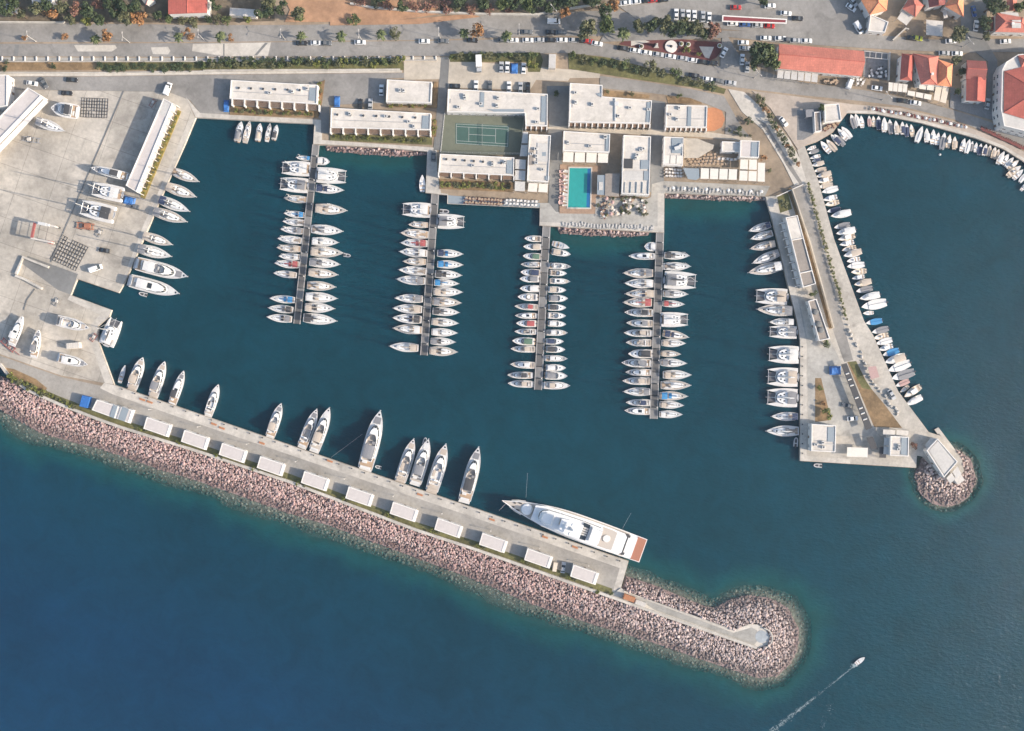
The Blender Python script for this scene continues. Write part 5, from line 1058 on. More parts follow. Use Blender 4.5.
# ---------------------------------------------------------------- pontoons
def pontoon(px0, px1, wpx, label, ns):
    a, b = P(*px0, .5), P(*px1, .5); d = (b-a).normalized(); nn = Vector((-d.y, d.x, 0)); w = wpx*SC/2; ln = (b-a).length
    r = thing('pontoon', label, 'pontoon', a, math.atan2(d.y, d.x), 'floating pontoons'); sl_ = ln/ns
    for i in range(ns):
        mb = MB(); mb.box((sl_*(i+.5), 0, .28), (sl_-.25, 2*w-.7, .44)); mb.build('deck_section', M['pdeck' if (i*7) % 3 else 'pdeck2'], r)
        for s in (-1, 1): mb = MB(); mb.box((sl_*(i+.5), s*(w-.17), .26), (sl_-.12, .32, .46)); mb.build('edge_beam', M['pedge'], r)
        mb = MB(); mb.box((sl_*(i+.5), 0, -.25), (sl_*.8, 2*w-.3, .55)); mb.build('float', M['roofgrey'], r)
        if i % 2: 
            mb = MB(); mb.box((sl_*i, w-.5, 1.0), (.25, .25, 1.0)); mb.box((sl_*i, w-.5, 1.55), (.32, .32, .12)); mb.build('service_post', M['white'], r)
    return r
M['pdeck'] = add_joints(mat('pontoon_planks', (.125, .12, .118), .85, .12, 2, .1, big=.2, bigscale=.3), 3, .16, R(90), .7, .02); M['pdeck2'] = mat('pontoon_grating', (.19, .185, .18), .85, .12, 2, .1, big=.2, bigscale=.3); M['pedge'] = mat('pontoon_edge', (.34, .33, .32), .7, .08, 2)
pontoon((316.2, 144.5), (297, 324), 7, 'leftmost floating pontoon, the one between the terrace blocks and small quay boats', 15)
pontoon((435.4, 193), (424, 355.5), 7.6, 'second floating pontoon from the left, below the tennis court blocks', 14)
pontoon((546.6, 226), (538, 390), 8, 'third floating pontoon from the left, lined with small motorboats', 14)
pontoon((660, 231), (653.6, 419), 8, 'rightmost floating pontoon, below the restaurant terrace', 16)
for px0, px1, lb in (((539.4, 224), (548.8, 233), None),): pass
def row(items, side, pn, group):
    for i, it in enumerate(items):
        kind, desc, x, y, Lp = it[:5]; W = it[5] if len(it) > 5 else None; da = it[6] if len(it) > 6 else random.uniform(-1.5, 1.5)
        put(kind, x, y, Lp, (180 if side == 'left' else 0)+da+{'leftmost': -4.5, 'second': -3, 'third': -2, 'rightmost': -1.5}[pn]*1.0, f'{desc}, {ORD[i]} from shore, {side} side of {pn} pontoon', group, W)
def S(b, s, t=False): return sail(b, s, t)
def sd_(b, s, t): return ('tan-decked' if t else 'white')+' sailing yacht'+(f' with {FABW[b]} awning' if b else f' with {FABW[s]} sprayhood' if s else ' with open cockpit')
def SY(b, s, t, x, y, L, *k): return (S(b, s, t), sd_(b, s, t), x, y, L)+k
def CT(b, i, x, y, L, W): return (cat(b, i), 'wide white catamaran', x, y, L, W)
def RB(x, y, L, *k): return (rib(), 'small grey inflatable dinghy', x, y, L)+k
p1l = [SY('blue', None, False, 303, 157.6, 15), CT('white', 0, 295.3, 168.3, 28, 15), CT('grey', 1, 293.4, 184.7, 28, 15), SY(None, 'tan', True, 295, 198.7, 23), SY('blue', 'navy', False, 294, 214, 21), SY(None, 'grey', False, 293.4, 221.9, 22), SY('grey', 'grey', False, 291.7, 230, 23), SY(None, 'white', False, 289.3, 239.4, 24), SY('tan', 'tan', True, 288.4, 248.2, 24), SY('white', None, False, 289, 256.5, 21), SY('red', 'red', False, 286.8, 263.8, 25), SY('tan', 'grey', False, 284.7, 274, 23), SY('blue', 'blue', False, 281.9, 299, 25), SY('charcoal', 'grey', False, 280.2, 308.7, 25), SY('grey', 'charcoal', False, 279, 318, 25)]
row(p1l, 'left', 'leftmost', 'boats on the leftmost pontoon')
p1r = [(cruiser('white', 0), 'short white motorboat', 323, 160.8, 13, 8), CT('white', 2, 331.6, 175.7, 30, 16), SY('navy', 'navy', False, 329.5, 189, 28), SY('tan', 'tan', True, 331, 209.3, 32), SY(None, 'grey', False, 327, 230, 32), SY('white', 'white', False, 325, 241.7, 27), SY('tan', 'white', True, 327, 252, 33), SY('grey', 'grey', False, 324.6, 263, 31), SY('tan', None, True, 323, 273.4, 30), SY(None, 'tan', True, 321.3, 286, 29), SY('white', 'tan', False, 321.3, 297.5, 32), SY('tan', 'charcoal', False, 319.6, 307.8, 30), SY('charcoal', 'white', False, 320, 319.3, 34)]
row(p1r, 'right', 'leftmost', 'boats on the leftmost pontoon')
put(rib(), 346.5, 255, 7.5, -10, 'white dinghy tied to the bow of a yacht right of the leftmost pontoon')
p2l = [CT('white', 0, 416, 209.7, 28, 15), SY('tan', None, True, 418, 224.5, 20), SY(None, 'tan', True, 414.3, 233.6, 28), SY('red', 'red', False, 413.8, 243, 27), SY('white', 'grey', False, 413, 252.3, 28), SY('tan', 'tan', True, 414.3, 261.4, 23), SY(None, 'grey', False, 412.4, 270.5, 28), SY('grey', 'white', False, 410.6, 280, 29), SY('grey', None, False, 408.7, 298.4, 28), SY('tan', 'tan', False, 407.4, 308.7, 29), SY('charcoal', 'navy', False, 407, 318.6, 29), SY('white', 'tan', True, 407.4, 329, 29), SY('tan', 'white', False, 403.7, 347, 29)]
row(p2l, 'left', 'second', 'boats on the second pontoon')
p2r = [RB(444, 211, 10), CT('grey', 1, 451.3, 221.5, 27, 15), SY('navy', 'blue', False, 450, 253.5, 26), SY('blue', 'blue', False, 450, 264.4, 26), SY('charcoal', 'charcoal', False, 448.3, 274.5, 27), SY('blue', 'white', False, 446.4, 283, 25), SY('tan', 'tan', False, 448, 291.7, 29), SY('grey', 'tan', True, 446.8, 302, 29), SY('charcoal', 'grey', False, 445.9, 311.7, 27), SY('tan', 'grey', False, 445, 322.3, 27), SY('white', None, False, 444.4, 332.4, 26), SY('grey', 'charcoal', False, 443, 341.5, 25), SY('tan', 'charcoal', True, 443.4, 351.3, 28)]
row(p2r, 'right', 'second', 'boats on the second pontoon')
def CR(c, i, x, y, L, *k): return (cruiser(c, i), 'white motorboat'+(f' with {FABW[c]} awning' if c else ' with open cockpit'), x, y, L)+k
def MT(f, t, tk, i, x, y, L, *k): return (motor(f, t, tk, i), 'white motor yacht'+(f' with {FABW[t]} hardtop' if t else ' with radar arch'), x, y, L)+k
p3l = [CR(None, 0, 533, 238.5, 17), CR('tan', 1, 532.4, 246.6, 18), CR('green', 0, 531.9, 256.2, 18), MT(1, None, 0, 0, 531, 264.3, 20), CR('navy', 0, 530.6, 272.5, 20), CR('grey', 1, 529.4, 278.8, 19.5), CR('white', 1, 529.4, 288.5, 19), CR(None, 1, 527.7, 297, 20), MT(1, 'red', 0, 1, 526.2, 306.7, 23), MT(0, None, 0, 0, 525.7, 315.6, 21), CR('red', 1, 526.2, 323.4, 20), MT(1, None, 1, 2, 525.2, 331.6, 21), CR('green', 1, 523.3, 341.2, 22), MT(1, 'tan', 1, 1, 522.8, 349, 24), MT(0, 'white', 0, 1, 522.5, 364.8, 24), MT(1, 'charcoal', 0, 0, 519.6, 375.2, 24), MT(1, 'tan', 0, 2, 520, 383.8, 24)]
row(p3l, 'left', 'third', 'boats on the third pontoon')
p3r = [(fishing('console', 'gelgrey', 'grey', 0), 'dark grey open boat', 561, 245.4, 18, None, -14), CR('tan', 0, 561.4, 252.8, 19, None, -8), MT(1, None, 0, 0, 559.7, 266, 22), CR(None, 0, 558.5, 273, 17), MT(0, None, 0, 1, 560.2, 281, 20), CR('tan', 1, 557.2, 289.7, 18), CR('grey', 0, 558.5, 298.3, 19), CR('charcoal', 1, 557.2, 307.4, 18), CR(None, 1, 557, 315.6, 18), CR('white', 0, 557.2, 323.7, 18), MT(1, 'white', 0, 1, 557.2, 332.6, 21), CR('navy', 1, 554.8, 341.4, 18), CR('charcoal', 0, 555.8, 349.3, 19), MT(0, 'white', 0, 0, 556.5, 358.4, 22), CR('white', 1, 556, 367.8, 20), CR('grey', 1, 556.5, 375.7, 22), MT(0, 'tan', 0, 2, 557, 385.5, 26)]
row(p3r, 'right', 'third', 'boats on the third pontoon')
p4l = [(cruiser('white', 1), 'short boxy white motorboat', 650.5, 246.4, 12, 9), (motor(0, None, 0, 2), 'slim white motor yacht', 641.8, 256, 26, 7), SY('grey', 'grey', True, 638.3, 273, 30), SY('white', 'grey', False, 639, 283.3, 29), SY('tan', 'navy', True, 639.6, 293.7, 29), SY('red', None, True, 637.7, 302.4, 29), MT(1, 'charcoal', 0, 0, 638.8, 312.5, 28), MT(0, 'grey', 1, 1, 639.6, 323.2, 26), MT(1, 'tan', 1, 2, 637.7, 333, 27), MT(1, None, 1, 1, 638.8, 342.6, 25), CR('charcoal', 0, 640.2, 353.8, 24), MT(1, 'grey', 0, 0, 636.3, 363, 29), MT(0, 'white', 1, 0, 638.3, 372.4, 25), MT(1, 'tan', 0, 1, 636.3, 381, 27), SY('grey', 'tan', False, 636.9, 391.7, 27), MT(1, 'navy', 0, 2, 638.3, 402.7, 24), MT(0, None, 1, 0, 637.4, 411, 25)]
row(p4l, 'left', 'rightmost', 'boats on the rightmost pontoon')
p4r = [SY('charcoal', 'grey', False, 677, 255.4, 25), SY(None, 'grey', False, 677.3, 266.3, 27), CT('grey', 1, 680.6, 280.5, 32, 18), SY('grey', 'grey', False, 675.7, 293.7, 25), SY('red', 'grey', False, 673.8, 303.8, 22), CT('white', 0, 675, 319.6, 27, 15), SY('navy', 'navy', True, 676, 335.2, 26, None, -8), SY('tan', None, False, 673.8, 343, 24), SY('tan', 'grey', True, 671, 353.8, 20), SY('grey', None, False, 673.8, 362.8, 26), SY('tan', 'tan', False, 677.3, 374.8, 28), SY(None, 'white', True, 676, 385.2, 30), SY('blue', 'blue', True, 673.8, 396, 28), SY('tan', 'white', False, 671.9, 404.9, 24), SY('white', 'white', False, 671, 414.4, 23)]
row(p4r, 'right', 'rightmost', 'boats on the rightmost pontoon')
# ---------------------------------------------------------------- right pier, inner side
ep = [(S('navy', 'grey'), 'sailing yacht with dark awning', 760, 227.5, 23, 197), (S(None, 'tan'), 'plain white sailing yacht', 762, 235.8, 23, 195), (S('tan', 'tan', True), 'sailing yacht with tan awning', 763, 246, 26, 192), (S('grey', None), 'sailing yacht turned at a slant', 766, 257.7, 29, 202), (S('white', 'white', True), 'long sailing yacht', 765.4, 269, 35, 192), (cat('tan', 1), 'tan topped catamaran', 771.3, 296.4, 32, 178, 16.5), (S('grey', 'white', True), 'long grey covered yacht', 774.8, 310, 36, 177), (S('white', None), 'white sailing yacht', 782, 322, 25, 180), (cat('grey', 0), 'narrow catamaran', 783, 332, 28, 178, 13), (cat('white', 2), 'wide catamaran', 783.6, 354.5, 31, 178, 18), (cat('tan', 3), 'widest catamaran', 782.4, 377, 31, 178, 19.5), (cat('grey', 2), 'broad catamaran', 782, 397.6, 31, 178, 19), (S('navy', None), 'dark covered sailing yacht', 785, 416.5, 27, 180), (S(None, 'grey'), 'sharp-nosed sailing yacht', 782.6, 431, 33, 180)]
for i, (k, d, x, y, L, a, *W) in enumerate(ep): put(k, x, y, L, a, f'{d}, {ORD[i]} from the top inside the right pier', 'boats inside the right pier', W[0] if W else None)
put(rib(), 796.7, 442.4, 10, 85, 'dark dinghy close to the inner wall of the right pier, lowest one'); put(rib(), 818.8, 465.8, 9, 175, 'small dinghy under the lower quay edge of the right pier')
# ---------------------------------------------------------------- left quay, breakwater, small quay
lq = [(185.3, 176, 29, -22, S(None, 'tan', True)), (181, 191.3, 32, -20, S('tan', None, True)), (174, 205, 33, -22, S('navy', 'grey')), (170.3, 216.3, 35, -18, S('grey', 'grey', True)), (157.5, 239.8, 31, -18, S('tan', 'grey', True)), (154.8, 252.3, 34, -14, S('grey', 'white', False))]
for i, (x, y, L, a, k) in enumerate(lq): put(k, x, y, L, a, f'sailing yacht with its bow to open water, {ORD[i]} from the top at the left quay', 'yachts at the left quay')
put(motor(1, 'white', 0, 0), 162.4, 270, 53, -14.5, 'upper one of two big white motor yachts side by side at the left quay', None, 14.5); put(motor(0, 'white', 0, 2), 155, 287, 51, -15, 'lower one of two big white motor yachts side by side at the left quay', None, 14)
put(rib(), 142, 294, 9, 165, 'dinghy beside the lower big motor yacht at the left quay')
put(cat('white', 1), 110.8, 332, 28, 68, 'white catamaran moored at the small wharf by the travel lift slip', None, 16)
bk = [(137, 373, 33, 70, motor(1, 'tan', 1, 1), 'stocky motor yacht with reddish aft deck', 11.5), (158.7, 379, 37, 71, motor(1, 'grey', 1, 1), 'grey-tan decked motor yacht', 11), (177.7, 387.5, 35, 70, motor(0, 'charcoal', 0, 0), 'narrow motor yacht with dark hatches', 9), (213, 399.7, 32, 71, motor(1, None, 0, 2), 'solitary white motor yacht with plain deck', 9.5), (275.5, 420, 35, 71, motor(1, 'tan', 0, 0), 'solitary motor yacht with tan flybridge', 10.5), (309.5, 427.6, 40, 68, motor(1, None, 1, 0), 'left one of a pair of motor yachts', 11), (322, 428.7, 45, 70, motor(1, 'tan', 1, 2), 'right one of a pair, tan roofed motor yacht', 12), (373, 439.5, 60, 75, motor(1, 'grey', 1, 0), 'longest white motor yacht but the superyacht', 16), (407, 460, 45, 72, motor(1, None, 1, 1), 'left one of a trio of motor yachts', 12.5), (422, 461, 46, 73, motor(1, 'grey', 0, 2), 'middle one of a trio of motor yachts', 13.5), (438.9, 467.3, 49, 73, motor(1, None, 0, 1), 'right one of a trio of motor yachts', 14), (471.7, 473.4, 55, 75, motor(1, 'charcoal', 1, 0), 'big white motor yacht nearest the superyacht', 14)]
for x, y, L, a, k, d, W in bk: put(k, x, y, L, a, f'{d}, moored stern-to at the breakwater quay', 'yachts along the breakwater', W)
put(rib(), 424.5, 441.5, 8, 75, 'grey dinghy wedged at the bow between two of the trio of yachts'); put(rib(), 378, 467.5, 7, 165, 'small dinghy behind the stern of the longest motor yacht')
sdg = dup(fishing('console', 'gelgrey', 'white', 1)[0], P(122.5, 374, .6)*1.0, R(72), (1.15, .8, 1), 'small dark day sailer alone left of the first breakwater motor yacht', None)
sdg.location.z = 0
tq = [(239, 131, 20, 76, cruiser('grey', 0)), (247, 131, 21, 76, motor(1, None, 0, 1)), (258.7, 131.5, 17.5, 80, cruiser('tan', 1)), (268, 131.5, 17.5, 78, motor(1, 'white', 0, 0)), (275, 131.7, 15, 76, cruiser('charcoal', 1))]
for i, (x, y, L, a, k) in enumerate(tq): put(k, x, y, L, a, f'small motorboat, {ORD[i]} from the left at the quay below the terrace block', 'small boats at the upper quay')
put(fishing('console', 'gel', 'white', 0), 422.2, 183, 17, 90, 'white open boat tied alongside the wall left of the tennis court garden')
put(fishing('console', 'gel', 'white', 1), 861, 661.5, 11.5, 37, 'small white speedboat under way, trailing a foam wake')
# wake
rg = random.Random(4); mb = MB()
def foam(px, py, s, n=7):
    c = P(px, py, .02); r0 = [s*rg.uniform(.5, 1.2) for _ in range(n)]; e = rg.uniform(1.0, 2.6); a0 = R(38)
    vs = []
    for i in range(n): t = 2*math.pi*i/n; x, y = r0[i]*math.cos(t)*e, r0[i]*math.sin(t); vs.append((c.x+x*math.cos(a0)-y*math.sin(a0), c.y+x*math.sin(a0)+y*math.cos(a0), .012+rg.uniform(0, .03)))
    mb.add(vs, [tuple(range(n))])
for i in range(800):
    t = rg.random()**.9; x, y = lerp2((855, 665.5), (772, 731), t); w = .5+3.0*t
    if .3 < t < .5 and rg.random() < .75: continue
    if rg.random() < .35*(1 if t < .3 else .3): continue
    foam(x+rg.gauss(0, w*.4), y+rg.gauss(0, w*.4), rg.uniform(.025, .10)*(1+t*.4))
for i in range(60): foam(854.5+rg.gauss(0, 1.2), 665.6+rg.gauss(0, .8), rg.uniform(.05, .2))
for i in range(40): x, y = rg.choice(((830, 708), (823, 723))); foam(x+rg.gauss(0, 2), y+rg.gauss(0, 2.5), rg.uniform(.03, .1))
wk = mb.build('wake', mat('foam', (.28, .36, .39), .8, .1, 3)); wk['kind'] = 'stuff'
# ---------------------------------------------------------------- town harbour small boats
FK = [('console', 'gel', 'white', 'white open boat'), ('canopy', 'gel', 'white', 'white boat with pale canopy'), ('wheel', 'gel', 'white', 'white boat with little wheelhouse'), ('cover', 'gel', 'grey', 'white boat under grey cover'), ('canopy', 'gel', 'tan', 'white boat with tan canopy'), ('cover', 'gel', 'white', 'white boat under white cover'), ('console', 'geltan', 'white', 'cream open boat'), ('cover', 'gel', 'navy', 'white boat under navy cover'), ('canopy', 'gel', 'navy', 'white boat with navy canopy'), ('wheel', 'geltan', 'white', 'cream boat with little wheelhouse'), ('cover', 'gel', 'blue', 'white boat under bright blue cover'), ('cover', 'gel', 'pink', 'white boat under pinkish cover'), ('canopy', 'geltan', 'tan', 'cream boat with tan canopy'), ('cover', 'geltan', 'tan', 'cream boat under tan cover')]
def fk(i): k = FK[i]; return fishing(k[0], k[1], k[2], i % 2), k[3]
A_ = Z(740, 180, 5.11); B_ = Z(740, 320, 4.0625); C_ = Z(800, 110, 9.14); D_ = Z(840, 90, 10.24); E_ = Z(930, 100, 8.12); F_ = Z(800, 240, 7.31); H_ = Z(820, 330, 7.31)
east = [(*C_(110, 345), 10, 20, 0), (*C_(130, 378), 11, 18, 3), (*C_(145, 425), 11, 15, 2), (*C_(155, 455), 9, 14, 8), (*C_(170, 490), 13, 14, 4), (*C_(190, 545), 13, 12, 13), (*C_(222, 590), 16, 14, 12), (*C_(230, 640), 16, 12, 9), (*C_(240, 690), 15, 10, 13), (*A_(462, 50), 17, 15, 5), (*A_(463, 92), 15, 14, 2), (*A_(473, 118), 15, 13, 6), (*A_(482, 152), 14, 14, 7), (*A_(518, 174), 21, 11, 1),
        (*A_(524, 234), 16.5, 12, 3), (*A_(543, 263), 20, 12, 1), (*A_(547, 293), 18, 14, 9), (*A_(549, 322), 15, 12, 2), (*A_(560, 350), 15, 14, 6), (*A_(578, 375), 19, 15, 4), (*A_(583, 408), 14, 12, 0), (*A_(594, 436), 18, 8, 5), (*A_(610, 467), 16, 5, 6), (*A_(608, 497), 13, 10, 2), (*A_(630, 525), 18, 12, 12), (*A_(638, 560), 17, 12, 3), (*A_(665, 595), 21, 12, 1), (*A_(685, 637), 26, 11, 5), (*A_(660, 679), 11, 4, 0),
        (*F_(545, 598), 17, 10, 10), (*F_(590, 660), 17.5, 14, 3), (*H_(450, 48), 16, 14, 6), (*H_(472, 85), 17, 15, 5), (*H_(484, 130), 15.5, 16, 2), (*H_(522, 165), 17.5, 18, 10), (*H_(552, 213), 22, 18, 4), (*H_(580, 268), 24, 20, 5), (*H_(608, 330), 24, 17, 3), (*H_(608, 390), 15, 22, 11), (*H_(625, 432), 11, 35, 6), (*H_(680, 450), 20, 33, 9), (*H_(692, 517), 18, 28, 1)]
for i, (x, y, L, a, k) in enumerate(east): kk, d = fk(k); put(kk, x, y, L, 180+a, f'{d}, {ORD[i]} from the top outside the right pier', 'small boats outside the right pier')
nw = [(*C_(430, 200), 15, -48, 5), (*C_(395, 218), 15, -48, 2), (*C_(365, 270), 15, -47, 3), (*C_(330, 265), 14, -47, 8), (*C_(292, 318), 15, -48, 13), (*C_(238, 335), 15, -50, 0)]
for i, (x, y, L, a, k) in enumerate(nw): kk, d = fk(k); put(kk, x, y, L, 180+a, f'{d}, {ORD[i]} from the upper end below the white harbour hut', 'small boats below the harbour hut')
town = [(*D_(140, 315), 14.5, 108, 3), (*D_(182, 300), 13, 105, 5), (*D_(230, 320), 12.5, 97, 0), (*D_(310, 312), 11, 95, 11), (*D_(353, 315), 11, 95, 6), (*D_(403, 330), 13.5, 92, 7), (*D_(460, 350), 15, 90, 1), (*D_(523, 370), 14.5, 97, 3), (*D_(585, 380), 14, 97, 4), (*D_(648, 385), 13, 92, 8), (*D_(692, 405), 13, 93, 7), (*D_(745, 410), 13, 100, 6), (*D_(820, 450), 17, 70, 5), (*D_(896, 460), 14, 90, 1), (*D_(960, 475), 15, 86, 2), (*E_(70, 310), 12.5, 82, 0), (*E_(112, 330), 17, 80, 3), (*E_(160, 330), 13.5, 80, 9), (*E_(207, 345), 13, 87, 12), (*E_(275, 360), 13.5, 75, 2), (*E_(315, 372), 14.5, 76, 5), (*E_(348, 370), 10, 80, 3), (*E_(382, 380), 10, 82, 0), (*E_(415, 395), 11.5, 78, 7), (*E_(455, 400), 12, 76, 8), (*E_(490, 405), 11.5, 76, 13), (*E_(528, 420), 12, 74, 12), (*E_(556, 435), 11, 72, 13), (*E_(583, 465), 14.5, 62, 1), (*E_(622, 475), 13, 58, 2), (*E_(655, 500), 12.5, 50, 5), (*E_(685, 522), 14, 40, 9), (*E_(690, 575), 17, 38, 6), (*E_(725, 600), 13.5, 45, 0), (*E_(765, 625), 12, 55, 5), (*E_(775, 700), 10, 50, 2)]
for i, (x, y, L, a, k) in enumerate(town): kk, d = fk(k); put(kk, x, y, L, a, f'{d}, {ORD[i]} from the left along the curved town quay', 'small boats at the town quay')
bu = MB(); bu.ball((0, 0, .15), .5, 10, 6); by = bu.build('mooring_buoy', M['white']); by.location = P(939.8, 154.7, 0); tag(by, 'small white mooring buoy floating alone in the town harbour', 'buoy')
# ---------------------------------------------------------------- boats ashore
def stands(x, y, L, a, lb, h, n=3):
    q = at(x, y); r = thing('boat_stand', lb, 'boat stand', q, R(a), 'cradles under the boats ashore'); k = L*SC
    for s in (-1, 1):
        mb = MB(); [mb.tube((-k*.35+i*k*.3, s*1.3, .02), (-k*.35+i*k*.3, s*.9, h+.25), .08, .06, 5) for i in range(n)]; mb.tube((-k*.38, s*1.3, .1), (k*.3, s*1.3, .1), .08, .08, 5); mb.build('side_frame', M['steel'], r)
    mb = MB(); [mb.box((-k*.35+i*k*.3, 0, .5*h), (.3, .4, h)) for i in range(n)]; mb.build('keel_block', M['wood'], r)
def ashore(kind, x, y, L, a, lb, W=None, h=2.3, st=None):
    q = at(x, y); o = put(kind, x, y, L, a, lb, None, W, q.z+h-.0, 1.6); stands(x, y, L, a, st, h)
ashore(motor(0, 'charcoal', 0, 0), 109.6, 172.3, 38, 166, 'slim motor yacht ashore with a dark windscreen, above two catamarans in the yard', 9, st='steel cradle under the slim yacht ashore above the two catamarans')
ashore(cat('white', 0), 106.8, 191.6, 31, 168, 'upper one of two white catamarans standing ashore in the boatyard', 16, st='steel cradle under the upper catamaran ashore')
ashore(cat('charcoal', 1), 97, 211, 34, 166, 'lower catamaran ashore with rows of dark solar panels on its roof', 18, st='steel cradle under the lower catamaran ashore')
ashore(motor(1, 'charcoal', 0, 0), 63.6, 109.4, 26, 170, 'broad white motor yacht ashore near the boat shed at upper left', 15, st='steel cradle under the broad motor yacht by the shed')
ashore(S('grey', 'grey'), 50, 125.5, 30, -20, 'white sailing yacht ashore beside the boat shed, bow away from it', 10, 1.8, st='steel cradle under the sailing yacht by the shed')
ashore(motor(0, 'white', 0, 2), 16.6, 330, 30, 68, 'white motorboat ashore at the left edge of the lower yard, bow up', 9, 1.6, st='steel cradle under the leftmost boat of the lower yard')
ashore(motor(1, 'grey', 1, 0), 35.6, 343, 27, 78, 'upright standing motorboat ashore, second from the left in the lower yard', 8.5, 1.6, st='steel cradle under the second boat of the lower yard')
ashore(motor(1, None, 0, 1), 72.4, 324, 33, -14, 'motor yacht ashore with round foredeck in the upper part of the lower yard', 11.5, 1.8, st='steel cradle under the yacht above the white container')
ashore(motor(0, 'white', 0, 0), 72.4, 361, 30, -14, 'white cruiser ashore below the white container in the lower yard', 10, 1.6, st='steel cradle under the cruiser below the white container')
# ---------------------------------------------------------------- the superyacht
def superyacht():
    L, B = 59.5, 10.4; r = thing('superyacht', 'huge white superyacht with red-brown stern platform alongside the breakwater', 'superyacht')
    def f(t): return .93+.07*min(1, t/.3) if t < .45 else max(.01, (1-((t-.45)/.55)**2.1))
    h = Hull(L, B, f, 4.0, .35, 30); b = MB(); h.hull(b, .28); b.build('hull', M['gel'], r)
    b = MB(); h.deck(b, .12, .985, -.12, .93); b.build('deck', M['decktan'], r)
    X = lambda t: L*(.5-t)
    b = MB(); house(b, [(X(.995), 4.55), (X(.935), 4.65)], 2.9, 4.15, 1); b.build('stern_platform', M['teakred'], r)
    b = MB(); house(b, [(X(.935), 4.2), (X(.875), 4.3)], 3.9, 4.5, 1); b.build('aft_step', M['gel'], r)
    b = MB()
    for s in (-1, 1): b.box((X(.855), s*3.6, 4.4), (3.6, 1.0, .7)); b.box((X(.80), s*3.1, 4.5), (1.6, 1.8, .6))
    b.box((X(.855), 0, 4.3), (1.6, 3.6, .5)); b.build('seat', M['fab_charcoal'], r)
    b = MB(); b.box((X(.83), 0, 4.05), (6.0, 8.6, .16)); b.build('main_aft_deck', M['roofbrown'], r)
    def arc(x0, w, bulge, k=7, sgn=1): return [(x0+sgn*bulge*math.cos(a)*1.0, w*math.sin(a)) for a in [i/k*math.pi/2 for i in range(k+1)]]
    def tier(name, x0, x1, w0, w1, z0, z1, tp, m, nose=3.0, par=r, tail=None):
        pts = [(x0, w0*.96), (x0+(x1-x0)*.3, w0), (x0+(x1-x0)*.7, (w0+w1)/2), (x1-nose, w1), (x1-nose*.35, w1*.72), (x1, w1*.3)]
        b = MB(); house(b, pts, z0, z1, tp); o = b.build(name, M[m], par); return o, pts
    o1, pt = tier('main_deckhouse', X(.80), X(.24), 4.3, 3.7, 3.9, 6.4, .97, 'cabin'); b = MB(); band(b, pt, 3.9, 6.4, 4.7, 5.8, .97); b.build('window', M['glass'], o1)
    b = MB(); house(b, [(X(.86), 3.2), (X(.84), 4.3), (X(.6), 4.55), (X(.3), 4.1), (X(.22), 2.9)], 6.4, 6.62, 1); b.build('upper_deck', M['gel'], r)
    b = MB(); house(b, [(X(.79), 3.6), (X(.76), 3.9), (X(.69), 3.9)], 6.62, 6.7, 1); b.build('upper_aft_deck', M['decktan'], r)
    b = MB(); b.tube((X(.735), 0, 6.7), (X(.735), 0, 7.1), 1.5, 1.4, 18); b.build('round_sofa', M['fab_white'], r)
    o2, pt = tier('upper_deckhouse', X(.69), X(.255), 3.7, 3.2, 6.62, 9.0, .93, 'cabin'); b = MB(); band(b, pt, 6.62, 9.0, 7.4, 8.5, .93); b.build('window', M['glass'], o2)
    b = MB(); house(b, [(X(.69), 3.1), (X(.6), 3.5), (X(.42), 3.4), (X(.31), 2.9), (X(.27), 1.8)], 9.0, 9.2, 1); b.build('sun_deck', M['cabin'], r)
    b = MB(); w = [(X(.60), 3.2), (X(.555), 3.3)]; house(b, w, 9.2, 9.7, 1); o3 = b.build('sun_deck_bar', M['glass'], r); b = MB(); [b.box((X(.577), y, 9.74), (2.2, .6, .1)) for y in (-1.4, -.5, .4, 1.3)]; b.build('sun_lounge', M['fab_blue'] if False else M['roofgrey'], o3)
    b = MB(); house(b, [(X(.69), 2.6), (X(.615), 2.9)], 9.2, 11.0, .9); [b.tube((x, s*2.0, 9.2), (x, s*1.8, 11.0), .12) for x in (X(.68), X(.63)) for s in (-1, 1)]; b.build('hardtop', M['gel'], r)
    b = MB(); b.loft([[(X(.49)+x, y, z) for x, y in ((-1.6*k, -1.2*k), (1.6*k, -.9*k), (1.6*k, .9*k), (-1.6*k, 1.2*k))] for z, k in ((14.4, .7), (16, .5), (17.5, .25))]); ms = b.build('radar_mast', M['gel'], r)
    b = MB(); b.box((X(.48), 0, 16.0), (.5, 4.2, .25)); b.box((X(.49), 0, 17.2), (.4, 2.6, .2)); b.build('crosstree', M['gel'], ms)
    for x, y, z, s in ((X(.475), 1.8, 16.7, .6), (X(.475), -1.8, 16.7, .6), (X(.44), 0, 15.3, .9), (X(.49), 0, 17.9, .4)): b = MB(); b.ball((x, y, z), s, 12, 8); b.build('radar_dome', M['gel'], ms)
    b = MB(); b.box((X(.43), 1.2, 9.6), (2.0, 1.4, .7)); b.box((X(.455), -1.4, 9.6), (2.4, 1.2, .7)); b.box((X(.41), -.4, 9.5), (1.2, 2.4, .5)); b.build('sofa', M['fab_tan'], r)
    b = MB(); house(b, [(X(.53), 2.3), (X(.46), 2.5), (X(.42), 2.0)], 9.2, 14.2, .9); hs_ = b.build('top_deckhouse', M['cabin'], r); b = MB(); house(b, [(X(.55), 2.7), (X(.46), 3.0), (X(.40), 2.3)], 14.2, 14.5, 1); b.build('roof', M['gel'], hs_)  # deckhouse added tall and wide so its shadow falls over the forward decks
    b = MB(); house(b, [(X(.36), 2.4), (X(.30), 2.3), (X(.275), 1.4)], 9.2, 10.2, .8); b.build('wheelhouse_roof', M['gel'], r)
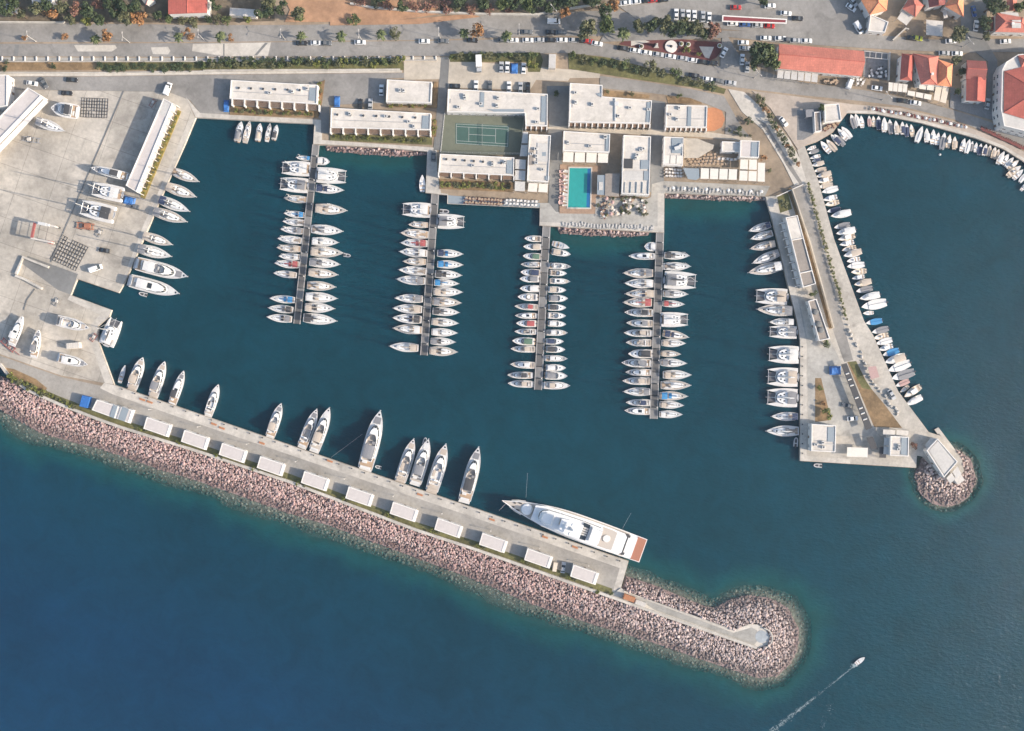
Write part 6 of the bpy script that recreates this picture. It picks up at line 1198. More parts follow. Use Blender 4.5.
    b = MB(); house(b, [(X(.235), 3.4), (X(.20), 3.1), (X(.14), 2.6)], 4.2, 4.75, 1); b.build('lounge_surround', M['roofgrey'], r); b = MB(); b.tube((X(.175), 0, 4.3), (X(.175), 0, 5.3), 2.5, 2.2, 24); b.ball((X(.175), 0, 5.25), 2.2, 24, 6, .25); b.build('foredeck_lounge', M['gel'], r)
    b = MB(); house(b, [(X(.15), 3.0), (X(.1), 2.4), (X(.06), 1.5)], 4.5, 4.9, 1); b.build('foredeck', M['roofgrey'], r)
    b = MB(); [b.box((X(.085), y, 5.1), (.9, .6, .5)) for y in (-.8, .8)]; [b.box((X(.12), y, 5.05), (1.4, .5, .4)) for y in (-1.4, 1.4)]; b.build('windlass', M['dark'], r)
    b = MB(); h.rail(b, .5, .99, .9, .035); b.build('guard_rail', M['wire'], r)
    for x, s in ((X(.03), 1), (X(.84), -1)):
        b = MB(); b.tube((x, 3.9 if x < 0 else .8, 5.0), (x+1.5*s, 5.6 if x < 0 else 4.2, 5.2), .05, .03, 5); b.build('boom', M['wire'], r)
    c = P(572.7, 525.5, 4); r.location = (c.x, c.y, 0); r.rotation_euler = (0, 0, math.atan2(50.2, -139.4)); return r
superyacht()
# mooring lines (thin, each its own)
def line_(x0, y0, z0, x1, y1, z1, lb, r=.03): mb = MB(); a, b = P(x0, y0, z0), P(x1, y1, z1); o = MB().tube((0, 0, 0), b-a, r, r, 4).build('mooring_line', M['wire']); o.location = a; tag(o, lb, 'rope', 'mooring lines')
line_(526, 497.5, 4, 527.5, 473, .0, 'mooring line running from the superyacht bow out into the basin'); line_(622.5, 528.5, 4, 631, 513, .0, 'mooring line running from the superyacht side out into the basin')
line_(362.5, 434, 1.5, 331, 457.5, 1.6, 'long mooring line slanting from the longest motor yacht to the quay')
HAZE = .00008
# ---------------------------------------------------------------- vehicles
def make_car(kind):
    L, W, H_ = {'car': (4.4, 1.8, 1.45), 'van': (5.2, 2.0, 2.2)}[kind]; r = thing('parked_'+kind, None, kind); b = MB()
    prof = [(-L/2, .35, .80), (-L/2+.1, .55, .92), (-L/2+.9, .6, .95), (L/2-1.0, .55, .88), (L/2-.15, .5, .72), (L/2, .35, .6)]
    if kind == 'van': prof = [(-L/2, .35, 1.0), (-L/2+.1, .5, 1.1), (L/2-1.2, .55, 1.1), (L/2-.2, .5, .95), (L/2, .35, .75)]
    rings = []
    for x, zl, zt in prof: w = W/2*(.90 if abs(x) > L/2-.05 else 1); rings.append([(x, -w, .28), (x, w, .28), (x, w*1.0, zt-.18), (x, w*.88, zt), (x, -w*.88, zt), (x, -w*1.0, zt-.18)])
    b.loft(rings); b.build('body', M['car_white'], r)
    if kind == 'car': x0, x1, x2, x3 = -L/2+.35, -L/2+1.1, L/2-2.1, L/2-1.15
    else: x0, x1, x2, x3 = -L/2+.05, -L/2+.2, L/2-1.6, L/2-.75
    zb, zt = (.9, H_) if kind == 'car' else (1.05, H_)
    b = MB(); b.loft([[(x0, -W*.43, zb), (x3, -W*.43, zb), (x3, W*.43, zb), (x0, W*.43, zb)], [(x1, -W*.36, zt-.07), (x2, -W*.36, zt-.07), (x2, W*.36, zt-.07), (x1, W*.36, zt-.07)]]); g = b.build('window', M['glass'], r)
    b = MB(); b.loft([[(x1-.06, -W*.37, zt-.08), (x2+.06, -W*.37, zt-.08), (x2+.06, W*.37, zt-.08), (x1-.06, W*.37, zt-.08)], [(x1+.08, -W*.34, zt), (x2-.08, -W*.34, zt), (x2-.08, W*.34, zt), (x1+.08, W*.34, zt)]]); b.build('roof', M['car_white'], r)
    if kind == 'van': b = MB(); [b.box(((x0+x2-.9)/2, s*W*.42, 1.55), (x2-.9-x0, .12, 1.05)) for s in (-1, 1)]; b.box((x0+.05, 0, 1.55), (.1, W*.8, 1.1)); b.build('side_panel', M['car_white'], r)
    for x in (-L/2+.85, L/2-.85):
        for s in (-1, 1): b = MB(); b.tube((x, s*(W/2-.22), .32), (x, s*(W/2+.02), .32), .32, .32, 12); b.build('wheel', M['rubber'], r)
    for s in (-1, 1): b = MB(); b.box((L/2-.06, s*W*.34, .62), (.14, .36, .14)); b.build('headlight', M['ac'], r)
    return freeze(r)
CAR, VAN = make_car('car'), make_car('van')
def car(px, py, ang, col, label, group=None, kind=None):
    q = at(px, py); pr = kind or CAR; m_ = M['car_'+col]
    return dup(pr, q, R(ang), (1, 1, 1), label, group, None, {'body': m_, 'roof': m_, 'side_panel': m_})
W4 = Z(400, 0, 5.11); W6 = Z(600, 0, 7.88); W7 = Z(720, 0, 6.4); W8 = Z(860, 0, 6.244)
CW = {'white': 'white', 'silver': 'silver', 'black': 'black', 'grey': 'dark grey', 'red': 'red', 'blue': 'dark blue', 'lime': 'yellow-green'}
def cars(lst, pat, group, nm=None):
    for i, (x, y, a, c) in enumerate(lst): car(x, y, a, c, pat.format(c=CW[c], o=ORD[i]), group)
for x, y, a, c, lb in ((33, 83.8, -8, 'white', 'white car at the yard entrance road below the pale kerb wall, leftmost'), (45, 83.5, -60, 'grey', 'grey car parked askew beside the white one at the yard entrance'), (72.8, 80.2, -3, 'black', 'black car alone on the yard entrance road'), (67.5, 93.5, -2, 'black', 'black car in the boatyard just below the entrance road'),
    (316.6, 43.4, 0, 'white', 'white car on the upper road, ahead of a dark car at its tail'), (326.5, 43.7, 0, 'grey', 'dark grey car right in front of the white one on the upper road'), (302, 43.5, 0, 'black', 'black car behind the white one on the upper road'), (360.3, 42.7, 0, 'white', 'white car on the upper road under the second street lamp'), (424.4, 41.7, 0, 'white', 'white car on the upper road above the sandy gate'), (443.5, 41.5, 0, 'grey', 'dark grey car on the upper road above the access road'), (472.5, 40.6, -3, 'black', 'black car passing the autumn tree of the upper road'),
    (381.6, 90.5, 88, 'white', 'white car left of the square service block'), (370.5, 104.5, 88, 'silver', 'silver car above the second terrace block'), (360.5, 104.5, 88, 'black', 'black car above the second terrace block, near the silver one'),
    (527, 32.5, 0, 'grey', 'dark grey car on the far lane of the upper road, shaded'), (551, 32.6, 0, 'black', 'black car in tree shade on the far lane of the upper road'), (561, 33, 0, 'grey', 'second shaded car from the right on the far lane of the upper road'),
    (134.5, 206.4, 165, 'grey', 'dark car below the blue sheet at the left quay'), (104.8, 250.5, 170, 'black', 'small black car at the lower end of the left quay'), (563.2, 567.2, 82, 'silver', 'silver-blue car between the last two units of the breakwater'), (433.8, 156.4, 87, 'grey', 'dark car on the lane left of the tennis court garden'),
    (735.3, 8, 0, 'red', 'red car parked behind the maroon parking shelter'), (769.5, 6.5, 3, 'white', 'white car in the parking lot near a dark shrub'), (785.5, 14, -5, 'white', 'white car at the right end above the maroon shelter'), (797, 19, -3, 'black', 'black car just right of the maroon shelter'), (723.5, 53, 62, 'white', 'white car at the right tip of the maroon plaza'),
    (743, 43, 0, 'white', 'upper white car of two beside the dark trees'), (744.5, 48.6, -3, 'silver', 'lower silver car of two beside the dark trees'), (742, 59.8, 86, 'white', 'upright parked white car left of the dark trees'), (661, 73.5, 0, 'white', 'white car at the bend below the maroon plaza, ahead of two others') if False else (746.8, 67.5, 86, 'silver', 'silver car at the lower corner of the dark trees'),
    (850.4, 8.2, -35, 'white', 'white car by the orange house, nearer the lot'), (852.5, 2.5, -50, 'silver', 'silver car by the orange house, cut by the top edge'), (911, 38.7, -8, 'black', 'black car just left of the yellow-green one'), (916.5, 38.7, -8, 'lime', 'yellow-green car on the town street beside the white awning'), (950, 41.7, 3, 'white', 'white car under the round tree of the town street'), (973, 12, -80, 'blue', 'dark blue car in the narrow side street'), (975.2, 26.3, 83, 'white', 'white car in the narrow side street'), (1004.5, 42, 5, 'white', 'white car in front of the upper right house'),
    (956.5, 54, 0, 'white', 'white car behind the red cluster house, right one of two'), (943.5, 53.6, 0, 'silver', 'silver car behind the red cluster house, left one of two'), (876.5, 88.5, -8, 'white', 'white car beside the slate yard at the waterfront street'), (915, 103.2, -8, 'white', 'white car on the waterfront street below the cream terraces'), (902, 101, -6, 'black', 'black car behind the white one on the waterfront street'), (986.5, 104.3, 80, 'silver', 'silver car below the long dark red house'),
    (852, 418.4, 5, 'white', 'white car parked on the right pier beside the carport'), (847, 405.5, 170, 'grey', 'dark grey car in shade on the right pier above the white one'), (729, 31, 0, 'grey', 'dark car at the left end of the row below the shelter') if False else (783, 122, -50, 'white', 'white car by the hedge of the avenue'), (891, 394.5, -60, 'silver', 'silver car on the outer side of the right pier near the red stall')):
    car(x, y, a, c, lb)
cars([(503, 40.6, 0, 'grey'), (513, 40.6, 0, 'white'), (528, 40.6, 0, 'white'), (540, 40.4, 0, 'silver'), (550, 40.4, 0, 'black'), (562, 40.4, 0, 'white'), (574, 40.6, -3, 'silver'), (581, 41, -5, 'black'), (588, 41.6, -8, 'red'), (597, 44, -10, 'white')], '{c} car, {o} from the left in the row along the upper road', 'cars in the row along the upper road')
cars([(455, 86.5, 0, 'black'), (476, 86.3, 88, 'white'), (490, 86.6, 90, 'grey'), (509, 87.3, 90, 'white'), (520.5, 88, 90, 'silver'), (528, 88, 90, 'black')], '{c} car, {o} from the left close above the sports block', 'cars above the sports block')
cars([(501.3, 67.6, 88, 'silver'), (507.3, 67.6, 88, 'white'), (523.6, 68.8, 88, 'white')], '{c} car, {o} from the left in the sandy car park row', 'cars in the sandy car park')
cars([(*W6(598, 117), 89, 'white'), (*W6(649, 120), 89, 'silver'), (*W6(693, 125), 89, 'white'), (*W6(740, 128), 89, 'white'), (*W6(809, 135), 89, 'silver'), (*W6(857, 143), 87, 'white')], '{c} car, {o} from the left in the upright row above the plaza trees', 'cars above the plaza trees')
cars([(*W6(140, 35), 5, 'white'), (*W6(205, 28), 8, 'white'), (*W6(290, 18), 8, 'white'), (*W6(365, 8), 8, 'black'), (*W6(415, 6), 8, 'red'), (*W6(495, 2), 8, 'black')], '{c} car, {o} from the left in the row at the upper edge, middle of photo', 'cars at the upper edge')
cars([(*W6(180, 383), -8, 'black'), (*W6(278, 402), -8, 'white'), (*W6(365, 418), -8, 'white'), (*W6(458, 432), -8, 'silver'), (*W6(555, 447), -8, 'white'), (*W6(650, 462), -8, 'silver'), (*W6(735, 478), -8, 'white'), (*W6(805, 490), -6, 'black'), (*W6(880, 500), -3, 'black')], '{c} car, {o} from the left along the lower edge of the maroon plaza', 'cars along the maroon plaza')
cars([(*W6(740, 598), -8, 'black'), (*W6(850, 628), -8, 'white'), (*W6(930, 640), -8, 'grey'), (730.5, 83.3, -6, 'silver')], '{c} car, {o} from the left at the road bend below the plaza', 'cars at the road bend')
cars([(*W7(78, 153), 0, 'white'), (*W7(155, 160), 0, 'blue'), (*W7(237, 165), 0, 'silver'), (*W7(312, 170), -3, 'red')], '{c} car, {o} from the left in front of the maroon shelter', 'cars before the maroon shelter')
cars([(*W7(290, 248), 0, 'white'), (*W7(383, 250), 0, 'white'), (*W7(435, 258), 0, 'grey'), (*W7(478, 263), 0, 'silver'), (*W7(550, 265), 0, 'white')], '{c} car, {o} from the left behind the long red roofed hall', 'cars behind the long hall')
car(*W4(785, 112), 0, 'white', 'white van on the far lane of the upper road near an orange bush', None, VAN); car(168.4, 89.3, 70, 'white', 'white van at the top end of the narrow harbour store', None, VAN); car(857.5, 28.5, -58, 'white', 'white van in the lot beside the white annex', None, VAN); car(*W7(828, 532), 70, 'white', 'white van at the waterfront street left of the slate yard', None, VAN)
car(96.5, 268.5, 20, 'white', 'white van among crates at the lower end of the left quay', None, VAN)
def truck(px, py, ang, lb, L=6.5):
    q = at(px, py); r = thing('box_truck', lb, 'truck', q, R(ang)); b = MB(); b.box((-.9, 0, 1.9), (L-1.9, 2.3, 2.4)); b.build('cargo_box', M['car_white'], r); b = MB(); b.box((L/2-.8, 0, 1.25), (1.6, 2.1, 1.7), 0, 0, .88); cb = b.build('cab', M['car_silver'], r); b = MB(); b.box((L/2-.1, 0, 1.6), (.3, 1.8, .6)); b.build('windscreen', M['glass'], cb); b = MB(); b.box((0, 0, .55), (L-.4, 1.0, .3)); b.build('chassis', M['dark'], r)
    for x in (-L/2+1.2, L/2-1.0):
        for s in (-1, 1): b = MB(); b.tube((x, s*.8, .45), (x, s*1.1, .45), .45, .45, 12); b.build('wheel', M['rubber'], r)
truck(479, 65, -88, 'white box truck standing upright in the sandy car park below the hedge'); truck(100.5, 95.2, 80, 'white box truck in the yard', 6) if False else None
def box_thing(name, lb, cat, px, py, ang, d, m_, rib_=True, lid=None):
    q = at(px, py); r = thing(name, lb, cat, q, R(ang)); b = MB(); b.box((0, 0, d[2]/2+.1), d); [b.box((-d[0]/2+(i+.5)*d[0]/8, s*(d[1]/2+.02), d[2]/2+.1), (.12, .06, d[2]*.9)) for i in range(8) for s in (-1, 1)]; b.build('body', M[m_], r)
    b = MB(); b.box((0, 0, d[2]+.12), (d[0]*.97, d[1]*.95, .08)); [b.box((-d[0]/2+(i+.5)*d[0]/6, 0, d[2]+.18), (.12, d[1]*.9, .06)) for i in range(6)]; b.build('lid', M[lid or m_], r); b = MB(); [b.box((x*d[0]*.4, y*d[1]*.4, .06), (.3, .3, .16)) for x in (-1, 1) for y in (-1, 1)]; b.build('foot', M['dark'], r)
box_thing('container', 'blue container at the left end of the white breakwater units', 'container', 87.3, 401.5, -15, (3.2, 4.4, 2.6), 'blue')
box_thing('container', 'white container standing alone in the middle of the lower yard', 'container', 75.3, 345.7, 5, (5.2, 2.3, 2.4), 'roofwhite'); box_thing('container', 'long white container with dark roof slots beside the trees at the top left road', 'container', 244.8, 14.8, -4, (10.5, 3, 2.8), 'roofwhite'); box_thing('kiosk_cabin', 'pale cabin at the right end of the sandy car park below the hedge', 'cabin', 552, 63, 88, (5.6, 2.8, 2.6), 'roofwhite', lid='roofgrey')
box_thing('container', 'small white container between the last two breakwater units, left of the car', 'container', 554.8, 566, 80, (3.6, 1.6, 2.2), 'geltan'); box_thing('container', 'orange container at the landward start of the breakwater path', 'container', 628.5, 597, -20, (4.6, 2.0, 2.2), 'clay'); box_thing('container', 'white equipment box beside the orange container on the breakwater path', 'container', 640, 602.5, -20, (4.4, 1.8, 1.6), 'roofwhite')
def tarp(px, py, ang, dx, dy, lb):
    q = at(px, py); r = thing('tarpaulin', lb, 'tarpaulin', q, R(ang)); b = MB(); n = 7; vs = []
    for i in range(n):
        for j in range(n): x, y = (i/(n-1)-.5)*dx, (j/(n-1)-.5)*dy; e = max(abs(i/(n-1)-.5), abs(j/(n-1)-.5))*2; vs.append((x, y, .15+(1.3 if e < .9 else .5)+.12*math.sin(x*2.1+y*1.3)))
    b.add(vs, [(i*n+j, (i+1)*n+j, (i+1)*n+j+1, i*n+j+1) for i in range(n-1) for j in range(n-1)]); b.build('sheet', M['blue'], r); b = MB(); b.box((0, 0, .65), (dx*.8, dy*.8, 1.2)); b.build('covered_load', M['dark'], r)
tarp(337.3, 102, 88, 4.4, 2.4, 'blue tarpaulin over a load above the second terrace block'); tarp(226.8, 106.5, 88, 4.8, 2.2, 'blue tarpaulin over a load at the left end of the first terrace block'); tarp(514.2, 69, 88, 4.2, 2.8, 'blue tarpaulin over a car in the sandy car park row'); tarp(130, 201, -15, 4.8, 3.2, 'flat blue sheet on the left quay below the narrow store'); tarp(834.5, 370.5, 2, 4.6, 3.4, 'blue sheet on a load beside the carport of the right pier')
# boatyard machine, trailers, cradles
q = at(49, 234); tl = thing('travel_lift', 'red and white boat lifting machine in the middle of the boatyard', 'boat lift', q, R(-12))
for s in (-1, 1): b = MB(); b.box((0, s*3.2, 5.2), (8.4, .7, .8)); b.tube((-3.6, s*3.2, .8), (-3.4, s*3.2, 5.0), .3); b.tube((3.6, s*3.2, .8), (3.4, s*3.2, 5.0), .3); b.build('side_frame', M['roofwhite'], tl)
b = MB(); b.box((-3.9, 0, 5.3), (.9, 6.0, .8)); b.build('crossbeam', M['red'], tl); b = MB(); b.box((2.4, -3.2, 2.4), (1.6, 1.2, 1.8)); b.build('cab', M['red'], tl); b = MB(); b.box((-.6, 3.2, 6.1), (3.2, 1.2, 1.0)); b.box((1.6, 3.2, 6.0), (1.0, 1.0, .8)); b.build('winch', M['ac'], tl)
for x in (-3.6, 3.6):
    for s in (-1, 1): b = MB(); b.tube((x, s*3.2-.35, .75), (x, s*3.2+.35, .75), .75, .75, 14); b.build('wheel', M['rubber'], tl)
b = MB(); [b.tube((x, -3, 5), (x, 3, 5), .08) for x in (-1.8, 1.4)]; b.build('sling', M['dark'], tl)
q = at(86, 226.3); tr = thing('boat_trailer', 'reddish brown boat trailer left of the blue sheet, above the cradle grid', 'trailer', q, R(-6)); b = MB(); [b.box((0, s*1.1, .7), (7.2, .3, .35)) for s in (-1, 1)]; [b.box((x, 0, .7), (.3, 2.4, .3)) for x in (-3, -1, 1, 3)]; b.box((1, 0, 1.1), (2.4, 1.6, .8)); b.build('frame', M['teakred'], tr)
for x in (-1.6, 1.6):
    for s in (-1, 1): b = MB(); b.tube((x, s*1.3, .4), (x, s*1.6, .4), .4, .4, 12); b.build('wheel', M['rubber'], tr)
q = at(9, 345); tr = thing('boat_trailer', 'reddish flat trailer at the lower left corner of the boatyard', 'trailer', q, R(-42)); b = MB(); [b.box((0, s*.9, .7), (7, .25, .3)) for s in (-1, 1)]; [b.box((x, 0, .7), (.25, 2, .25)) for x in (-3, -1, 1, 3)]; b.tube((3.4, 0, .7), (6, 0, .6), .12); b.build('frame', M['red'], tr)
for s in (-1, 1): b = MB(); b.tube((-.6, s*1.1, .4), (-.6, s*1.4, .4), .4, .4, 12); b.build('wheel', M['rubber'], tr)
q = at(32, 140); tr = thing('boat_trailer', 'small grey trailer with a white load beside the boat shed awning', 'trailer', q, R(-8)); b = MB(); [b.box((0, s*.9, .6), (7.6, .2, .25)) for s in (-1, 1)]; [b.box((x, 0, .6), (.2, 2, .2)) for x in (-3, -1, 1, 3)]; b.build('frame', M['steel'], tr); b = MB(); b.box((-.8, 0, 1.1), (1.5, 1.3, .8), .2, 0, .8); b.build('load', M['roofwhite'], tr)
for s in (-1, 1): b = MB(); b.tube((-.6, s*1.0, .4), (-.6, s*1.3, .4), .4, .4, 12); b.build('wheel', M['rubber'], tr)
cm = MB()
for s in (-1, 1): cm.box((0, s*.65, .1), (2.4, .12, .14)); cm.tube((-1.0, s*.65, .1), (-1.0, s*.5, 1.0), .05); cm.tube((1.0, s*.65, .1), (1.0, s*.5, 1.0), .05)
for x in (-1.1, 0, 1.1): cm.box((x, 0, .1), (.12, 1.3, .12))
cm = cm.mesh('steel_cradle', M['dark'])
def cradles(c00, c10, c01, n, m_, lb, grp):
    for i in range(n):
        for j in range(m_):
            if random.random() < .06: continue
            a, b = (i+.5)/n, (j+.5)/m_; x = c00[0]+(c10[0]-c00[0])*a+(c01[0]-c00[0])*b; y = c00[1]+(c10[1]-c00[1])*a+(c01[1]-c00[1])*b
            o = link('steel_cradle', cm); o.location = at(x, y); o.rotation_euler = (0, 0, math.atan2(-(c10[1]-c00[1]), c10[0]-c00[0])+random.uniform(-.04, .04)); tag(o, lb, 'cradle', grp)
cradles((63, 235), (88.5, 247), (50, 259), 5, 7, 'empty steel boat cradle in the tidy grid near the travel lift slip', 'cradles in the grid near the slip'); cradles((82, 98), (108, 99), (81, 117), 5, 6, 'empty steel boat cradle in the loose grid near the upper yard edge', 'cradles in the grid at the upper yard')
for pts_, lb in (([(15.5, 274), (22.5, 257), (48, 267)], 'L-shaped pale steel guide rail at the upper side of the lifting apron'), ([(15, 275.5), (24, 279), (41.5, 288.5)], 'pale steel guide rail at the lower side of the lifting apron')):
    mb = MB(); strip(mb, PP(pts_, G+1.2), .9, G, G+1.2); tag(mb.build('guide_rail', M['quay']), lb, 'rail')
q = at(108, 176); 
for px, py, lb, m_ in ((153, 103.5, 'rust red scaffold frame at the top of the narrow harbour store', 'red'), (100, 233, 'grey steel frame right of the cradle grid near the slip', 'steel'), (57, 302, 'small grey pump frame above the lower yard boats', 'steel'), (94, 337.5, 'heap of red and grey gear at the small wharf', 'red')):
    r = thing('work_frame', lb, 'frame', at(px, py), R(random.uniform(50, 70))); mb = MB(); [mb.box((0, s*.7, .5), (3.4, .15, .15)) for s in (-1, 1)]; [mb.box((x, 0, .5), (.15, 1.5, .15)) for x in (-1.5, 0, 1.5)]; [mb.box((x, s*.7, .25), (.15, .15, .5)) for x in (-1.5, 1.5) for s in (-1, 1)]; mb.build('frame', M[m_], r); mb = MB(); mb.box((.4, 0, .85), (1.2, .9, .6), .3); mb.build('crate', M['roofgrey'], r)
# ---------------------------------------------------------------- street lamps
def make_lamp():
    r = thing('street_lamp', None, 'street lamp'); b = MB(); b.tube((0, 0, 0), (0, 0, 9), .14, .09, 7); b.build('pole', M['roofgrey'], r); b = MB(); b.tube((0, 0, 8.9), (0, 1.6, 9.4), .08, .06, 5); b.tube((0, 0, 8.9), (0, -1.6, 9.4), .08, .06, 5); b.build('arm', M['roofgrey'], r)
    for s in (-1, 1): b = MB(); b.box((0, s*1.8, 9.4), (.35, .9, .16)); b.build('lamp_head', M['roofwhite'], r)
    b = MB(); b.tube((0, 0, 0), (0, 0, .4), .3, .25, 8); b.build('base', M['quay'], r); return freeze(r)
LAMP = make_lamp()
for i, (x, y) in enumerate(((36, 41.5), (129.5, 42.5), (204, 40), (285, 39.5), (361.5, 40), (440, 38), (519, 34.5))): dup(LAMP, at(x, y), 0, (.8, .8, .85), f'tall twin arm street lamp, {ORD[i]} from the left on the upper road median', 'street lamps of the upper road')
for i, (x, y, lb) in enumerate(((553, 14.5, 'street lamp beside the orange bush at the upper road'), (754, 78, 'street lamp at the road bend below the dark trees'), (962, 47, 'street lamp on the town street near the round tree'), (882, 100, 'street lamp on the waterfront street near the slate yard'))): dup(LAMP, at(x, y), R(40), (.85, .85, .85), lb)
ql = thing('quay_lamp', None, 'street lamp'); b = MB(); b.tube((0, 0, 0), (0, 0, 4.2), .09, .06, 6); b.build('pole', M['roofgrey'], ql); b = MB(); b.tube((0, 0, 4.2), (0, 0, 4.4), .28, .22, 8); b.build('lamp_head', M['roofwhite'], ql); freeze(ql)
for i in range(10): t = (i+.5)/10; x, y = lerp2((128, 398), (612, 570), t); dup(ql, at(x, y+2.5), 0, (1, 1, 1), f'short quay lamp, {ORD[i]} from the left along the breakwater road', 'lamps of the breakwater road')
# ---------------------------------------------------------------- trees
def crown(kind, seed, n=420):
    rg = random.Random(seed); mb = MB(); 
    if kind == 'palm':
        for i in range(26):
            a = 2.4*i; e = rg.uniform(-.1, 1.1); L = rg.uniform(.85, 1.1); pr = None; nseg = 5; w0 = .14
            for k in range(nseg+1):
                t = k/nseg; d = L*t; x = d*math.cos(e)*(1); z = d*math.sin(e)-.75*t*t; wd = w0*math.sin(math.pi*min(.98, t*.9+.08)); p = (x*math.cos(a)-wd*math.sin(a), x*math.sin(a)+wd*math.cos(a), z), (x*math.cos(a), x*math.sin(a), z+.05), (x*math.cos(a)+wd*math.sin(a), x*math.sin(a)-wd*math.cos(a), z)
                if pr: mb.add([pr[0], pr[1], p[1], p[0], pr[2], p[2]], [(0, 1, 2, 3), (1, 4, 5, 2)])
                pr = p
        return mb
    lobes = []
    nl = {'tree': 11, 'shrub': 6, 'flat': 8}[kind]
    for i in range(nl): a = rg.uniform(0, 6.28); d = rg.uniform(.15, .72); lobes.append((d*math.cos(a), d*math.sin(a), rg.uniform(-.35, .55)*(1 if kind != 'flat' else .3), rg.uniform(.22, .46)))
    for i in range(n):
        lx, ly, lz, lr = lobes[rg.randrange(nl)]; v = Vector((rg.gauss(0, 1), rg.gauss(0, 1), rg.gauss(0, 1))).normalized()*lr*rg.uniform(.5, 1.08); c = Vector((lx, ly, lz))+v; nn = (v.normalized()+Vector((rg.gauss(0, .5), rg.gauss(0, .5), rg.gauss(0, .5)+.3))).normalized()
        u = nn.cross(Vector((rg.gauss(0, 1), rg.gauss(0, 1), rg.gauss(0, 1)))).normalized(); w = nn.cross(u); s = rg.uniform(.055, .12)
        mb.add([c-u*s-w*s*.6, c+u*s-w*s*.6, c+u*s*.6+w*s, c-u*s*.6+w*s+nn*s*.5], [(0, 1, 2, 3)])
    return mb
CROWN = {}
def crown_mesh(kind, leaf, v):
    k = (kind, leaf, v)
    if k not in CROWN: CROWN[k] = crown(kind, hash(kind) % 7+v*13+len(leaf), 700 if kind == 'tree' else 320).mesh('crown', M[leaf])
    return CROWN[k]
def trunk_mesh(kind):
    k = ('trunk', kind)
    if k not in CROWN:
        mb = MB(); rg = random.Random(3)
        if kind == 'palm': mb.tube((0, 0, 0), (.1, 0, .5), .09, .07, 8); mb.tube((.1, 0, .5), (.12, 0, 1), .07, .06, 8)
        else:
            mb.tube((0, 0, 0), (.02, .01, .55), .07, .05, 8)
            for i in range(6): a = i*1.1; mb.tube((.02, .01, .4+.04*i), (.4*math.cos(a), .4*math.sin(a), .85+.05*(i % 3)), .035, .012, 5)
        CROWN[k] = mb.mesh('trunk', M['bark'])
    return CROWN[k]
TN = {'palm': 'palm_tree', 'tree': 'leafy_tree', 'shrub': 'shrub', 'flat': 'shrub'}
def plant(kind, leaf, px, py, rpx, label, group=None, h=None):
    q = at(px, py); r = rpx*SC; rg = random.Random(int(px*31+py*17)); h = h or {'palm': 4.2, 'tree': r*1.6+1.2, 'shrub': r*.8, 'flat': r*.5}[kind]
    if kind in ('palm', 'tree'): w = P(px, py, G+h); q = Vector((w.x, w.y, q.z))
    o = thing(TN[kind], label, {'palm': 'palm', 'tree': 'tree'}.get(kind, 'shrub'), q, rg.uniform(0, 6.28), group)
    c = link('crown', crown_mesh(kind, leaf, rg.randrange(3)), o); c.location = (0, 0, h); zz = {'palm': 1, 'tree': .9, 'shrub': .8, 'flat': .5}[kind]; c.scale = (r*1.08, r*1.08, r*zz)
    t = link('trunk' if kind in ('palm', 'tree') else 'stem', trunk_mesh(kind), o); t.scale = (max(1, h*.8) if kind != 'palm' else 2.6,)*2+(h,) if kind != 'palm' else (2.6, 2.6, h)
    return o
def grp(lst, pat, group):
    for i, it in enumerate(lst): plant(*it[:5], pat.format(o=ORD[i]), group, *(it[5:]))
med = [(178.4, 37), (219.8, 36.4), (301, 36), (341, 35.4), (381, 34.6), (464, 32.5), (507, 35.4)]; grp([('palm', 'palm', x, y, 6) for x, y in med], 'small palm on the upper road median, {o} palm from the left', 'palms of the upper road median')
plant('palm', 'palm', 94.5, 39, 6, 'small palm between two orange bushes at the left of the upper road median', 'palms of the upper road median')
om = [('shrub', 'leaforange', 26, 39.4, 4), ('shrub', 'leaforange', 67.5, 37.6, 5), ('tree', 'leaforange', 105.5, 36, 6.5), ('shrub', 'leaforange', 188.6, 36.7, 6.5), ('shrub', 'leaforange', 231.5, 39, 4), ('flat', 'leafolive', 395, 33.5, 7), ('tree', 'leaforange', 478, 31.5, 8), ('tree', 'leaforange', 565, 12.5, 5.5)]
grp(om, 'autumn coloured bush beside the upper road lanes, {o} of them from the left', 'autumn bushes of the upper road')
